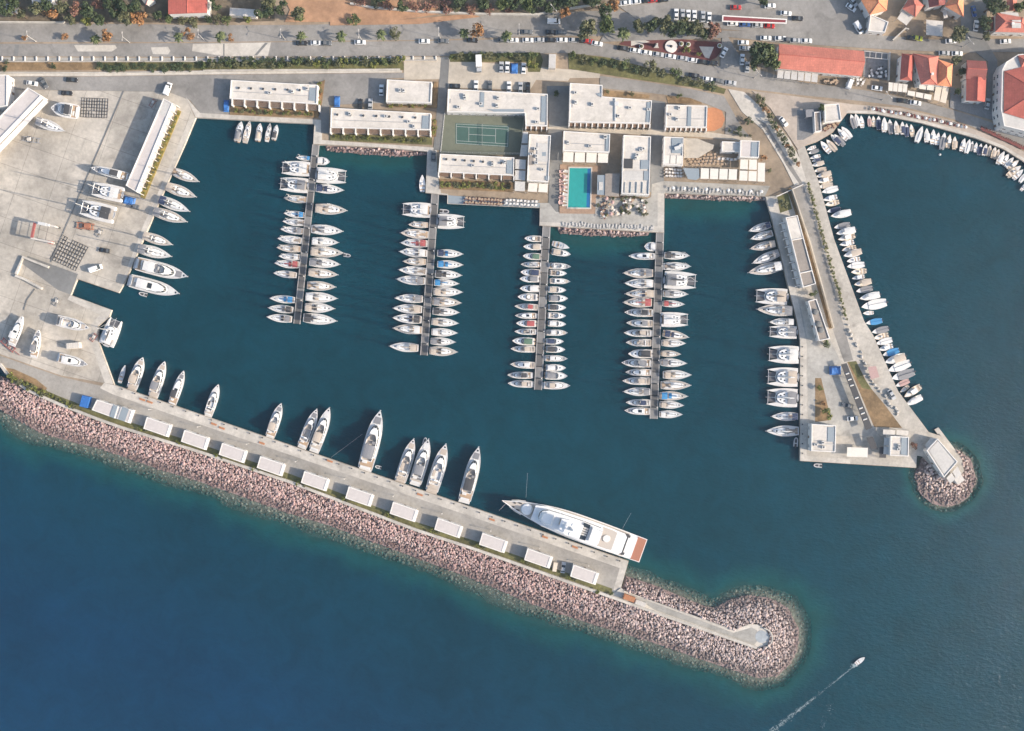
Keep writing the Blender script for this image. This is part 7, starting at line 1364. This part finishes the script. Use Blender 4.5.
tl_ = [('tree', 'leafdark', 3, 10, 9), ('tree', 'leafolive', 21, 14, 6), ('tree', 'leafolive', 35.5, 8, 8.5), ('tree', 'leaforange', 52, 13, 7), ('tree', 'leafolive', 62, 7, 8), ('tree', 'leafred', 77, 9.5, 8.5), ('tree', 'leafyellow', 87, 20.5, 5.5), ('tree', 'leafred', 98, 3, 7), ('tree', 'leafdark', 100, 19, 7), ('tree', 'leafdark', 113, 10, 9), ('tree', 'leafolive', 125, 17, 9), ('tree', 'leafdark', 131, 6, 10), ('tree', 'leaforange', 138, 17, 8), ('shrub', 'leaf', 171.5, 20.5, 6), ('shrub', 'leafolive', 182, 22, 5), ('flat', 'leafolive', 194, 21, 8), ('shrub', 'leafdark', 209, 20, 5), ('shrub', 'leafolive', 219, 21, 5), ('shrub', 'leaf', 228, 20, 6), ('shrub', 'leafyellow', 249.5, 21.5, 5.5), ('tree', 'leafdark', 15, 4, 8), ('tree', 'leafdark', 45, 5, 8), ('tree', 'leafolive', 70, 18, 6), ('tree', 'leafdark', 88, 10, 8), ('tree', 'leafolive', 108, 2, 8), ('tree', 'leafdark', 120, 5, 8), ('tree', 'leafdark', 157, 16, 6), ('tree', 'leafdark', 215, 4, 7), ('tree', 'leafdark', 265, 12, 9), ('tree', 'leafolive', 268, 4, 8), ('tree', 'leafdark', 281, 8, 7), ('tree', 'leafolive', 297.5, 13, 8), ('tree', 'leaf', 299, 17, 5.5), ('flat', 'leaf', 354, 20.5, 8)]
grp(tl_, 'roadside tree or bush, {o} from the left along the upper left edge', 'greenery along the upper left edge')
tm = [('tree', 'leafdark', 380, -2, 8), ('tree', 'leafdark', 462, -1, 8), ('tree', 'leafdark', 530, 9, 6), ('tree', 'leafdark', 548, 7, 7), ('tree', 'leafolive', 566, 2, 7), ('tree', 'leafdark', 592, -1, 8), ('flat', 'leafred', 361, 2, 7), ('flat', 'leafolive', 374, 4, 7), ('flat', 'leafred', 388, 4, 8), ('tree', 'leafdark', 402, 4, 8), ('flat', 'leafred', 415, 7, 7), ('flat', 'leafred', 431, 7.5, 8), ('flat', 'leafred', 446, 8, 8), ('flat', 'leafolive', 457, 7, 7), ('flat', 'leafred', 470, 9.5, 7), ('tree', 'leafdark', 482, 2, 9), ('flat', 'leafred', 489, 10.5, 6), ('tree', 'leaf', 502, 4, 8), ('flat', 'leafred', 510, 10.5, 5), ('tree', 'leaf', 527, 5, 8), ('tree', 'leafdark', 515, -1, 9), ('tree', 'leafdark', 540, 2, 9), ('tree', 'leafdark', 557, 3, 7), ('tree', 'leafdark', 575, -1, 9)]
grp(tm, 'bush or tree above the pale wall, {o} from the left at the top middle', 'greenery above the pale wall')
plant('tree', 'leafolive', 587, 29.5, 11.5, 'big greenish tree at the end of the parked row, upper middle', None); plant('tree', 'leaf', 606, 26.6, 9.5, 'bright green tree at the left end of the plaza trees'); plant('palm', 'palm', 623.5, 33, 8, 'larger palm at the left tip of the maroon plaza'); plant('tree', 'leaforange', 612, 6, 7.5, 'autumn tree left of the cars at the upper edge'); plant('tree', 'leafdark', 604, 13, 8, 'dark tree above the bright green tree near the plaza')
pz = [('tree', 'leafolive', 640, 27, 8), ('tree', 'leafdark', 650, 28, 8), ('tree', 'leafolive', 655, 22.5, 7), ('tree', 'leafolive', 665.5, 25, 9), ('tree', 'leafdark', 676, 28, 9), ('tree', 'leafolive', 684, 25, 8), ('tree', 'leafdark', 690, 31, 7.5), ('tree', 'leafolive', 697, 28, 9), ('tree', 'leafdark', 705, 33, 7), ('tree', 'leafred', 713, 30.5, 8.5)]
grp(pz, 'shade tree in the row behind the maroon plaza, {o} from the left', 'trees behind the maroon plaza')
plant('shrub', 'leafyellow', 685.8, 51.6, 4, 'small bright tree on the maroon plaza below the two planters'); plant('shrub', 'leafyellow', 697.8, 55, 3, 'thin yellow-green tree at the lower edge of the maroon plaza')
for x, y, r, lf, lb in ((756, 51, 12, 'leafdark', 'dark wide tree left of the long hall, upper left of its clump'), (769.5, 51, 11, 'leaf', 'sunlit green tree touching the left end of the long red roofed hall'), (759, 63, 9, 'leafdark', 'dark tree left of the long hall, lower left of its clump'), (771, 62, 9, 'leaf', 'sunlit tree left of the long hall, lower right of its clump'), (959.5, 33.5, 9.5, 'leafolive', 'round olive tree on the town street right of the white awning'), (984, 24, 7, 'leafdark', 'dark tree beside the dark red garden hut'), (986.5, 36, 5, 'leafolive', 'small tree at the street corner below the garden hut'), (956, 60, 6, 'leafolive', 'garden tree right of the red cluster house'), (992, 6, 9, 'leafdark', 'big dark garden tree in the upper right corner'), (1003, 8, 6, 'leafolive', 'olive tree left of the small red hut at the upper right'), (1021, 7, 7, 'leaf', 'green tree at the very upper right corner'), (961, 72, 5, 'leafdark', 'dark shrubby tree between the red cluster and long red house'), (958, 92, 4, 'leafdark', 'small dark tree below the gap of the two red houses'), (763, 1, 5.5, 'leafdark', 'dark shrub in the parking lot near the upper edge'), (822, 107, 4, 'leaf', 'green bush left of the white harbour hut'), (1006, 112, 4, 'leafdark', 'dark bush left of the corner building terrace')): plant('tree', lf, x, y, r, lb)
hr = [('shrub', 'leafolive' if i % 3 else 'leaf', 204+i*8.6, 66-.02*i+random.uniform(-1, 1), random.uniform(3.2, 4.6)) for i in range(11)]+[('shrub', ('leaf', 'leafolive', 'leafyellow')[i % 3], x, y, random.uniform(4.4, 5.6)) for i, (x, y) in enumerate(((297, 65), (309.4, 63.5), (317, 66), (326.5, 64.8), (336.8, 64.5), (345, 63.6), (355, 64), (365.5, 64), (374.4, 64.3), (385.3, 63), (395, 63), (401.7, 60)))]
grp(hr, 'hedge shrub, {o} from the left in the row under the upper road', 'hedge under the upper road')
dk = [('flat', 'leafdark', 100+i*9.3+random.uniform(-2, 2), 67+random.uniform(-2, 2), random.uniform(4, 6)) for i in range(12)]+[('flat', 'leafdark', 212+i*8, 61.5, random.uniform(4, 5.5)) for i in range(24)]
grp(dk, 'low dark ground shrub, {o} from the left on the slope under the upper road', 'low shrubs on the slope')
h2 = [('shrub', ('leaf', 'leafolive', 'leafdark')[i % 3], 452+i*9.4, 57.5-.1*i, random.uniform(4, 5.5)) for i in range(9)]+[('shrub', 'leaf', 533, 56, 6), ('shrub', 'leafyellow', 532.5, 66.5, 6), ('shrub', 'leaf', 573, 57.5, 5.5), ('shrub', 'leafolive', 584, 61, 5), ('shrub', 'leaf', 594, 63, 5), ('shrub', 'leafdark', 603, 63.5, 5.5), ('shrub', 'leafdark', 613, 66, 6), ('shrub', 'leaf', 624, 65, 7), ('shrub', 'leafdark', 635.5, 71, 6), ('shrub', 'leafolive', 648, 70.5, 8), ('shrub', 'leafolive', 660, 73.5, 7), ('shrub', 'leaf', 673.5, 76, 7.5), ('flat', 'leafolive', 684, 80, 6), ('flat', 'leafolive', 697, 83.5, 6), ('flat', 'leafdark', 711, 87.5, 6)]
grp(h2, 'hedge shrub, {o} from the left in the hedge right of the access gate', 'hedge right of the access gate')
dg = [('shrub', ('leafolive', 'leafolive', 'leafdark', 'leaforange')[i % 4] if True else '', *[v+random.uniform(-1, 1) for v in lerp2((757, 98), (797, 165), i/15)], random.uniform(3.2, 5)) for i in range(16)]
grp(dg, 'brownish shrub in the slanting avenue hedge, {o} from the top', 'avenue hedge')
ph = [('shrub', ('leafyellow', 'leaf', 'leafyellow', 'leafolive')[i % 4], *[v+random.uniform(-.5, .5) for v in (lerp2((807.5, 184), (824, 244), i/22) if i < 22 else lerp2((824, 244), (847, 322), (i-22)/26))], random.uniform(1.5, 2.6)) for i in range(48)]
grp(ph, 'little yellow-green shrub, {o} from the top in the hedge along the right pier', 'hedge of the right pier')
def bed(A, B, n, r, leaves, pat, g, jit=.8):
    grp([('shrub', leaves[i % len(leaves)], *[v+random.uniform(-jit, jit) for v in lerp2(A, B, (i+.5)/n)], r*random.uniform(.8, 1.25)) for i in range(n)], pat, g)
sheet('planting_bed', [(231, 106), (318, 110.5), (322, 104), (325, 80), (319, 83), (318.5, 118), (230, 115)], 'brown_grass'); sheet('planting_bed', [(330, 134), (432, 137.5), (432, 145), (330, 140.5)], 'grass'); sheet('planting_bed', [(439.5, 179), (513, 183), (512.5, 192), (439.5, 189)], 'brown_grass'); sheet('planting_bed', [(386, 103), (432, 104), (434, 82), (438, 82), (437, 108), (386, 107)], 'brown_grass'); sheet('planting_bed', [(432.5, 120), (437, 120), (436, 137), (432, 137)], 'brown_grass')
bed((234, 111), (316, 115), 14, 2.8, ['leafyellow', 'leafolive', 'leaf'], 'garden shrub, {o} from the left in front of the first terrace block', 'garden of the first terrace block')
bed((321, 82), (320, 106), 4, 3, ['leafyellow', 'leafolive', 'leaforange'], 'yellowish shrub, {o} from the top at the right end of the first terrace block', 'shrubs beside the first terrace block')
bed((334, 137.5), (428, 141.5), 17, 2.6, ['leafyellow', 'leafolive', 'leaf'], 'garden shrub, {o} from the left in front of the second terrace block', 'garden of the second terrace block')
bed((441, 184.5), (511, 187.5), 12, 4.0, ['leafyellow', 'leafyellow', 'leafolive'], 'bright garden shrub, {o} from the left in the garden below the tennis court', 'garden below the tennis court')
bed((388, 105), (428, 106), 7, 2.6, ['leafyellow', 'leafolive'], 'shrub, {o} from the left below the square service block', 'shrubs below the service block'); bed((435, 120), (433.5, 136), 3, 2.4, ['leafyellow'], 'yellow shrub, {o} from the top at the right end of the second terrace block', 'yellow shrubs right of the second terrace block')
bed((179.5, 112), (143.5, 196), 20, 2.2, ['leafyellow', 'leafyellow', 'leafolive'], 'yellow shrub, {o} from the top along the narrow harbour store', 'yellow hedge of the harbour store', .4)
bed((10, 375), (48, 395), 9, 4.2, ['leafyellow', 'leafyellow', 'leafolive'], 'yellow-green bush, {o} from the left inside the curve of the sea wall', 'bushes in the curve of the sea wall', 1.2); bed((50, 396), (78, 407), 6, 3, ['leafyellow', 'leafolive'], 'small bush, {o} from the left of the blue container along the wall', 'bushes left of the blue container')
gb = []
for c in BL[2:]: x, y = c[0][0]-3, (c[0][1]+c[3][1])/2+6; gb += [('shrub', 'leafyellow', x-2, y, 3.0), ('shrub', 'leafolive', x+3.5, y+2, 2.8)]
gb += [('shrub', 'leafyellow', 597, 591.5, 3.2), ('shrub', 'leaf', 611, 593, 2.5)]
grp(gb, 'garden bush, {o} from the left between the units and the sea wall', 'bushes of the breakwater units')
bed((450, 112.6), (520, 114.8), 9, 2.0, ['leafdark'], 'dark climbing plant, {o} from the left on the top fence of the tennis court', 'climbers of the tennis fence')
for x, y, r, lf, lb in ((783, 204, 6, 'leafolive', 'wide shrub on the small lawn at the head of the right pier'), (811.5, 293.5, 4.5, 'leaf', 'dark green shrub in the gap between the two pier buildings'), (824, 344, 5, 'leaf', 'green shrub at the foot of the lower pier building'), (818, 387.5, 4, 'leafyellow', 'bright yellow bush in the bed of the right pier, upper one'), (826, 413, 6, 'leafyellow', 'bright yellow bush in the bed of the right pier, lower one'), (822, 404, 3, 'leaforange', 'small orange bush between the yellow bushes of the right pier'), (763, 159, 3.5, 'leaforange', 'orange bush beside the right end of the restaurant pavilion'), (768.5, 171, 3, 'leafolive', 'olive bush right of the tallest cream canopy'), (913.5, 446, 4.5, 'leafred', 'reddish bush at the right wall of the pier tip house'), (539, 190, 2, 'leaf', 'tiny green plant at the foot of the white canopy by the deck'), (556, 95, 4, 'leafdark', 'dark shrub in the shade right of the sports block'), (748, 122, 4.5, 'leafdark', 'dark shrub at the lower corner of the drive near the avenue'), (738, 130, 4, 'leafdark', 'dark shrub right of the orange playground'), (607, 93, 3, 'leafolive', 'small shrub above the stepped pale block, left one'), (632, 94.5, 3, 'leafolive', 'small shrub above the stepped pale block, middle one'), (679, 97, 3.5, 'leaf', 'small green shrub above the block beside the playground'), (54.6, 66.5, 3.5, 'leafdark', 'lone dark shrub on the dry left slope under the upper road'), (8, 62.5, 2.5, 'leafdark', 'small dark shrub at the left end of the dry slope'), (7, 69, 4, 'leafdark', 'dark shrub low at the left end of the dry slope')): plant('shrub', lf, x, y, r, lb)
bed((727, 131), (751, 137), 6, 2.2, ['leafdark', 'leafolive'], 'dark shrub, {o} from the left at the lower end of the drive', 'shrubs at the end of the drive')
for i in range(10):
    x, y = ((622+i*.0, 200), (626, 197.5), (634, 198), (641, 199), (646, 203), (622, 212), (646, 214), (613, 198.5), (606, 215), (598, 206))[i]
    plant('shrub', ('leafolive', 'leafdark', 'leaf')[i % 3], x, y, 2.4, f'planted tub, {ORD[i]} placed around the terrace right of the pool', 'tubs round the terrace right of the pool')
# pale boulders lining the pier lawn
rg = random.Random(9)
for i in range(26):
    t = i/25; x, y = lerp2((848, 326), (872, 380), t*2) if t < .5 else lerp2((872, 380), (898, 415), t*2-1); me = bpy.data.meshes.new('boulder'); me.from_pydata((TPL[i % 14]*rg.uniform(.4, .8)).tolist(), [], I2F); me.materials.append(M['rockpale']); o = link('edge_boulder', me); q = at(x+rg.uniform(-1.5, 1.5), y+rg.uniform(-1.5, 1.5)); o.location = q+Vector((0, 0, .3)); tag(o, f'pale boulder, {ORD[i]} from the top edging the lawn of the right pier', 'boulder', 'boulders edging the pier lawn')
# ---------------------------------------------------------------- furniture
M['chair_red'] = mat('dark_red_canvas', (.17, .05, .045), .85, .1, 3)
def tbl_mesh(m_, rnd):
    mb = MB(); (mb.tube((0, 0, .70), (0, 0, .75), .5, .5, 10) if rnd else mb.box((0, 0, .73), (.95, .95, .05))); mb.tube((0, 0, 0), (0, 0, .7), .05); mb.tube((0, 0, 0), (0, 0, .04), .3, .25, 8); return mb.mesh('cafe_table', M[m_])
def chair_mesh(m_):
    mb = MB(); mb.box((0, 0, .45), (.52, .52, .06)); mb.box((-.26, 0, .72), (.06, .52, .5)); [mb.box((x, y, .21), (.05, .05, .42)) for x in (-.22, .22) for y in (-.22, .22)]; return mb.mesh('cafe_chair', M[m_])
TB = {'white': tbl_mesh('white', 0), 'wood': tbl_mesh('teak', 0), 'red': tbl_mesh('chair_red', 0), 'round': tbl_mesh('white', 1)}; CH = {k: chair_mesh(m_) for k, m_ in (('red', 'chair_red'), ('white', 'roofgrey'), ('dark', 'dark'), ('tan', 'fab_tan'))}
def dining(A, B, n, tk, ck, where, gname, ang=0, nch=2, tw='', cw=''):
    for i in range(n):
        x, y = lerp2(A, B, (i+.5)/n); q = at(x+random.uniform(-.4, .4), y+random.uniform(-.4, .4)); a0 = R(ang)+random.uniform(-.15, .15); o = link('cafe_table', TB[tk]); o.location = q; o.rotation_euler.z = a0; tag(o, f'{tw} table {where}', 'table', f'{tw} tables {gname}')
        for k in range(nch): a = a0+k*2*math.pi/nch+.4; c = link('cafe_chair', CH[ck]); c.location = q+Vector((.85*math.cos(a), .85*math.sin(a), 0)); c.rotation_euler.z = a+math.pi; tag(c, f'{cw} chair {where}', 'chair', f'{cw} chairs {gname}')
sheet('terrace_deck', [(447.7, 195.3), (540, 203), (539.4, 208), (447.5, 203.8)], 'bluegrey', .32)
tg = thing('deck_railing', 'pale railing round the waterside dining deck below the tennis court garden', 'railing', P(493, 206, G)); mb = MB(); [mb.tube(P(*a, G+1.0), P(*b, G+1.0), .12, .12, 4) for a, b in (((447.6, 195.3), (447.4, 203.6)), ((447.4, 203.6), (539.4, 207.8)))]; mb.build('top_rail', M['quay'], tg, tg.location)
for i in range(13): p = P(*lerp2((447.4, 203.6), (539.4, 207.8), i/12), G+.3); MB().tube(p, p+Vector((0, 0, .8)), .06).build('post', M['quay'], tg, tg.location)
for yy, n in ((198.5, 12), (202.3, 12)): dining((465, yy), (503, yy+2.4), n, 'wood', 'red', 'on the left half of the waterside deck below the garden', 'on the waterside deck, red', 0, 2, 'small wooden', 'dark red')
for yy, n in ((200.5, 9), (204, 9)): dining((505, yy), (538, yy+1.6), n, 'white', 'white', 'on the right half of the waterside deck below the garden', 'on the waterside deck, white', 0, 2, 'white', 'white')
def lounger_mesh(m_):
    mb = MB(); mb.box((.25, 0, .3), (1.4, .65, .1)); mb.add([(-.45, -.32, .3), (-.45, .32, .3), (-.95, .32, .75), (-.95, -.32, .75), (-.45, -.32, .22), (-.45, .32, .22), (-1.0, .32, .68), (-1.0, -.32, .68)], [(0, 1, 2, 3), (7, 6, 5, 4), (0, 3, 7, 4), (1, 5, 6, 2), (2, 6, 7, 3)]); [mb.box((x, y, .13), (.07, .07, .26)) for x in (-.4, .85) for y in (-.28, .28)]; return mb.mesh('sun_lounger', M[m_])
LG = {'white': lounger_mesh('roofgrey'), 'pink': lounger_mesh('fab_pink')}
def loungers(A, B, n, m_, ang, lb, g):
    for i in range(n): x, y = lerp2(A, B, (i+.5)/n); o = link('sun_lounger', LG[m_]); q = at(x, y); o.location = q+Vector((random.uniform(-.3, .3), random.uniform(-.5, .5), 0)); o.rotation_euler.z = R(ang)+random.uniform(-.35, .35); tag(o, lb, 'sun lounger', g)
loungers((562.2, 169), (561, 206), 16, 'pink', 0, 'pinkish sun lounger in the outer column left of the pool', 'outer loungers left of the pool'); loungers((566.2, 169), (565, 206), 16, 'white', 0, 'pale sun lounger in the inner column left of the pool', 'inner loungers left of the pool')
loungers((562, 224.2), (655, 228.5), 30, 'white', 90, 'pale sun lounger on the promenade below the pool terrace', 'loungers below the pool terrace'); loungers((669, 189.8), (762, 193.6), 26, 'white', 90, 'pale sun lounger on the promenade below the restaurant court', 'loungers below the restaurant court')
def make_par(m_):
    r = thing('parasol', None, 'parasol'); b = MB(); b.tube((0, 0, 0), (0, 0, 2.5), .035); b.tube((0, 0, 0), (0, 0, .1), .3, .25, 8); b.build('pole', M['wire'], r); b = MB(); n = 8
    b.add([(.9*math.cos(2*math.pi*i/n), .9*math.sin(2*math.pi*i/n), 2.2) for i in range(n)]+[(0, 0, 2.6)], [(i, (i+1) % n, n) for i in range(n)]); b.build('canopy', M[m_], r); return freeze(r)
PW, PRD, PT = make_par('fab_white'), make_par('fab_pink'), make_par('fab_tan')
def parasols(pts_, pr, pat, g, s=1):
    for i, (x, y) in enumerate(pts_): dup(pr, at(x, y), random.uniform(0, 1), (s, s, s), pat.format(o=ORD[i]), g)
parasols([lerp2((667, 188.3), (766, 192.5), (i+.5)/9) for i in range(9)], PW, 'white parasol, {o} from the left over the loungers below the restaurant court', 'parasols below the restaurant court', .75)
parasols([(564, 178), (563.6, 188), (563, 199), (606, 199), (610.5, 214.5), (612, 203)], PRD, 'pinkish parasol, {o} from the left on the pool terrace', 'pinkish parasols of the pool terrace', .9)
sheet('terrace_deck', [(596, 197.5), (648, 199), (647, 218), (595, 216.5)], 'apron', .30)
rg = random.Random(12)
for i in range(30):
    x, y = 600+rg.random()*46, 200+rg.random()*17; dining((x, y), (x, y), 1, 'round' if i % 2 else 'wood', 'white' if i % 3 else 'red', 'on the crowded terrace right of the pool', 'on the terrace right of the pool', rg.random()*90, 2, 'small white round' if i % 2 else 'small wooden', 'pale' if i % 3 else 'dark red')
parasols([(611, 208.5), (629, 208), (643, 212), (616, 214.5)], PT, 'taupe parasol, {o} placed on the crowded terrace right of the pool', 'parasols right of the pool')
for i in range(9): plant('shrub', ('leafolive', 'leafdark')[i % 2], 620+rg.random()*24, 206+rg.random()*9, 2.6, f'potted grey-green plant, {ORD[i]} among the tables right of the pool', 'plants right of the pool')
for j in range(4): dining((686+j*1.5, 157+j*2.6), (716+j*4, 154.5+j*3.2), 9, 'wood', 'tan', 'in the open court of the restaurant', 'in the restaurant court', 8, 1, 'small wooden', 'tan')
dining((717, 159), (737, 160), 5, 'white', 'white', 'in the shaded right corner of the restaurant court', 'in the shaded corner', 0, 2, 'white', 'white')
for j in range(3): dining((665, 169.5+j*3.2), (682, 170.3+j*3.2), 6, 'round', 'tan', 'left of the dark glass canopy by the restaurant', 'left of the dark canopy', 0, 2, 'pale round', 'tan')
# town quay rows
def bez(t): return lerp2(lerp2((872, 110), (922, 117.5), t), lerp2((922, 117.5), (964, 128), t), t)
for i in range(26): x, y = bez(i/25); dining((x, y), (x, y), 1, 'red' if i % 3 else 'white', 'red' if i % 2 else 'dark', 'in the left row along the town quay', 'in the left quay row', 80, 1, 'dark red' if i % 3 else 'white', 'dark red' if i % 2 else 'black')
parasols([bez(i/11) for i in range(12)], PW, 'white parasol, {o} from the left in the row along the town quay', 'parasols of the town quay', .7)
for i in range(22): x, y = lerp2((981, 130.5), (1023, 150.5), i/21); dining((x, y-1.2), (x, y-1.2), 1, 'red', 'red', 'in the right row along the town quay', 'in the right quay row', 60, 1, 'dark red', 'dark red')
for i in range(14): x, y = 866+rg.random()*20, 66+rg.random()*12; dining((x, y), (x, y), 1, 'round', 'dark', 'in the slate yard between the red roofs', 'in the slate yard', rg.random()*90, 2, 'pale round', 'black')
for i in range(10): x, y = 828+rg.random()*14, 123+rg.random()*5; y = 128-(x-828)*.45+rg.random()*3; dining((x-4, y), (x-4, y), 1, 'wood', 'red', 'behind the quay below the white harbour hut', 'below the harbour hut', rg.random()*90, 2, 'small wooden', 'dark red')
for i in range(10): x, y = 822+rg.random()*16, 79.5+rg.random()*5; dining((x, y), (x, y), 1, 'wood', 'dark', 'in front of the long red roofed hall', 'before the long hall', rg.random()*90, 2, 'small wooden', 'black')
for i in range(10): x, y = 846+rg.random()*18, 79+rg.random()*6; dining((x, y), (x, y), 1, 'round', 'white', 'between the long hall and the slate yard', 'between hall and slate yard', rg.random()*90, 2, 'small white round', 'white')
st_ = thing('market_stall', 'reddish roofed stall on the outer walk of the right pier', 'stall', at(873.5, 373)); mb = MB(); q = PP([(868, 367), (876, 366), (879.5, 377), (871, 379.5)], G+2.6); mb.prism(q, G+2.5, G+2.62); mb.build('canopy', M['fab_pink'], st_, st_.location); mb = MB(); [mb.tube((v.x, v.y, G+.1), (v.x, v.y, G+2.51), .06) for v in q]; mb.build('post', M['steel'], st_, st_.location)
for i, (x, y) in enumerate(((142.6, 399.5), (150, 402), (214, 424), (222, 428), (330, 461), (420, 494.5), (492, 519.5), (575, 547), (545, 537), (262, 443))):
    r = thing('gangway', f'small orange-red gangway, {ORD[i]} placed on the breakwater quay', 'gangway', at(x, y), R(-20), 'gangways on the breakwater quay'); mb = MB(); mb.box((0, 0, .2), (2.4, .7, .08)); [mb.box((0, s*.33, .45), (2.4, .05, .05)) for s in (-1, 1)]; mb.build('plank', M['clay'], r); mb = MB(); [mb.box((x_, s*.33, .3), (.05, .05, .4)) for x_ in (-1.1, 0, 1.1) for s in (-1, 1)]; mb.build('rail', M['steel'], r)
def bollards(A, B, n, lb, g):
    for i in range(n): o = link('bollard', BO); o.location = at(*lerp2(A, B, (i+.5)/n)); tag(o, lb, 'bollard', g)
mb = MB(); mb.tube((0, 0, 0), (0, 0, .5), .2, .16, 8); mb.tube((0, 0, .5), (0, 0, .65), .3, .26, 8); BO = mb.mesh('bollard', M['dark'])
bollards((116, 387), (626, 563), 40, 'black mooring bollard on the edge of the breakwater quay', 'bollards of the breakwater quay'); bollards((802, 342), (802, 458), 12, 'black mooring bollard on the inner edge of the right pier', 'bollards of the right pier')
# ---------------------------------------------------------------- thin sea haze in the air
hz = MB(); hz.box((0, 0, 208.5), (6200, 6200, 431)); hm = bpy.data.materials.new('haze_air'); hm.use_nodes = True; nt = hm.node_tree; nt.nodes.clear(); out = nt.nodes.new('ShaderNodeOutputMaterial'); pv = nt.nodes.new('ShaderNodeVolumePrincipled'); pv.inputs['Density'].default_value = HAZE; pv.inputs['Color'].default_value = (.72, .88, 1, 1); pv.inputs['Anisotropy'].default_value = .2; nt.links.new(pv.outputs[0], out.inputs['Volume'])
ho = hz.build('haze', hm); ho['kind'] = 'stuff'
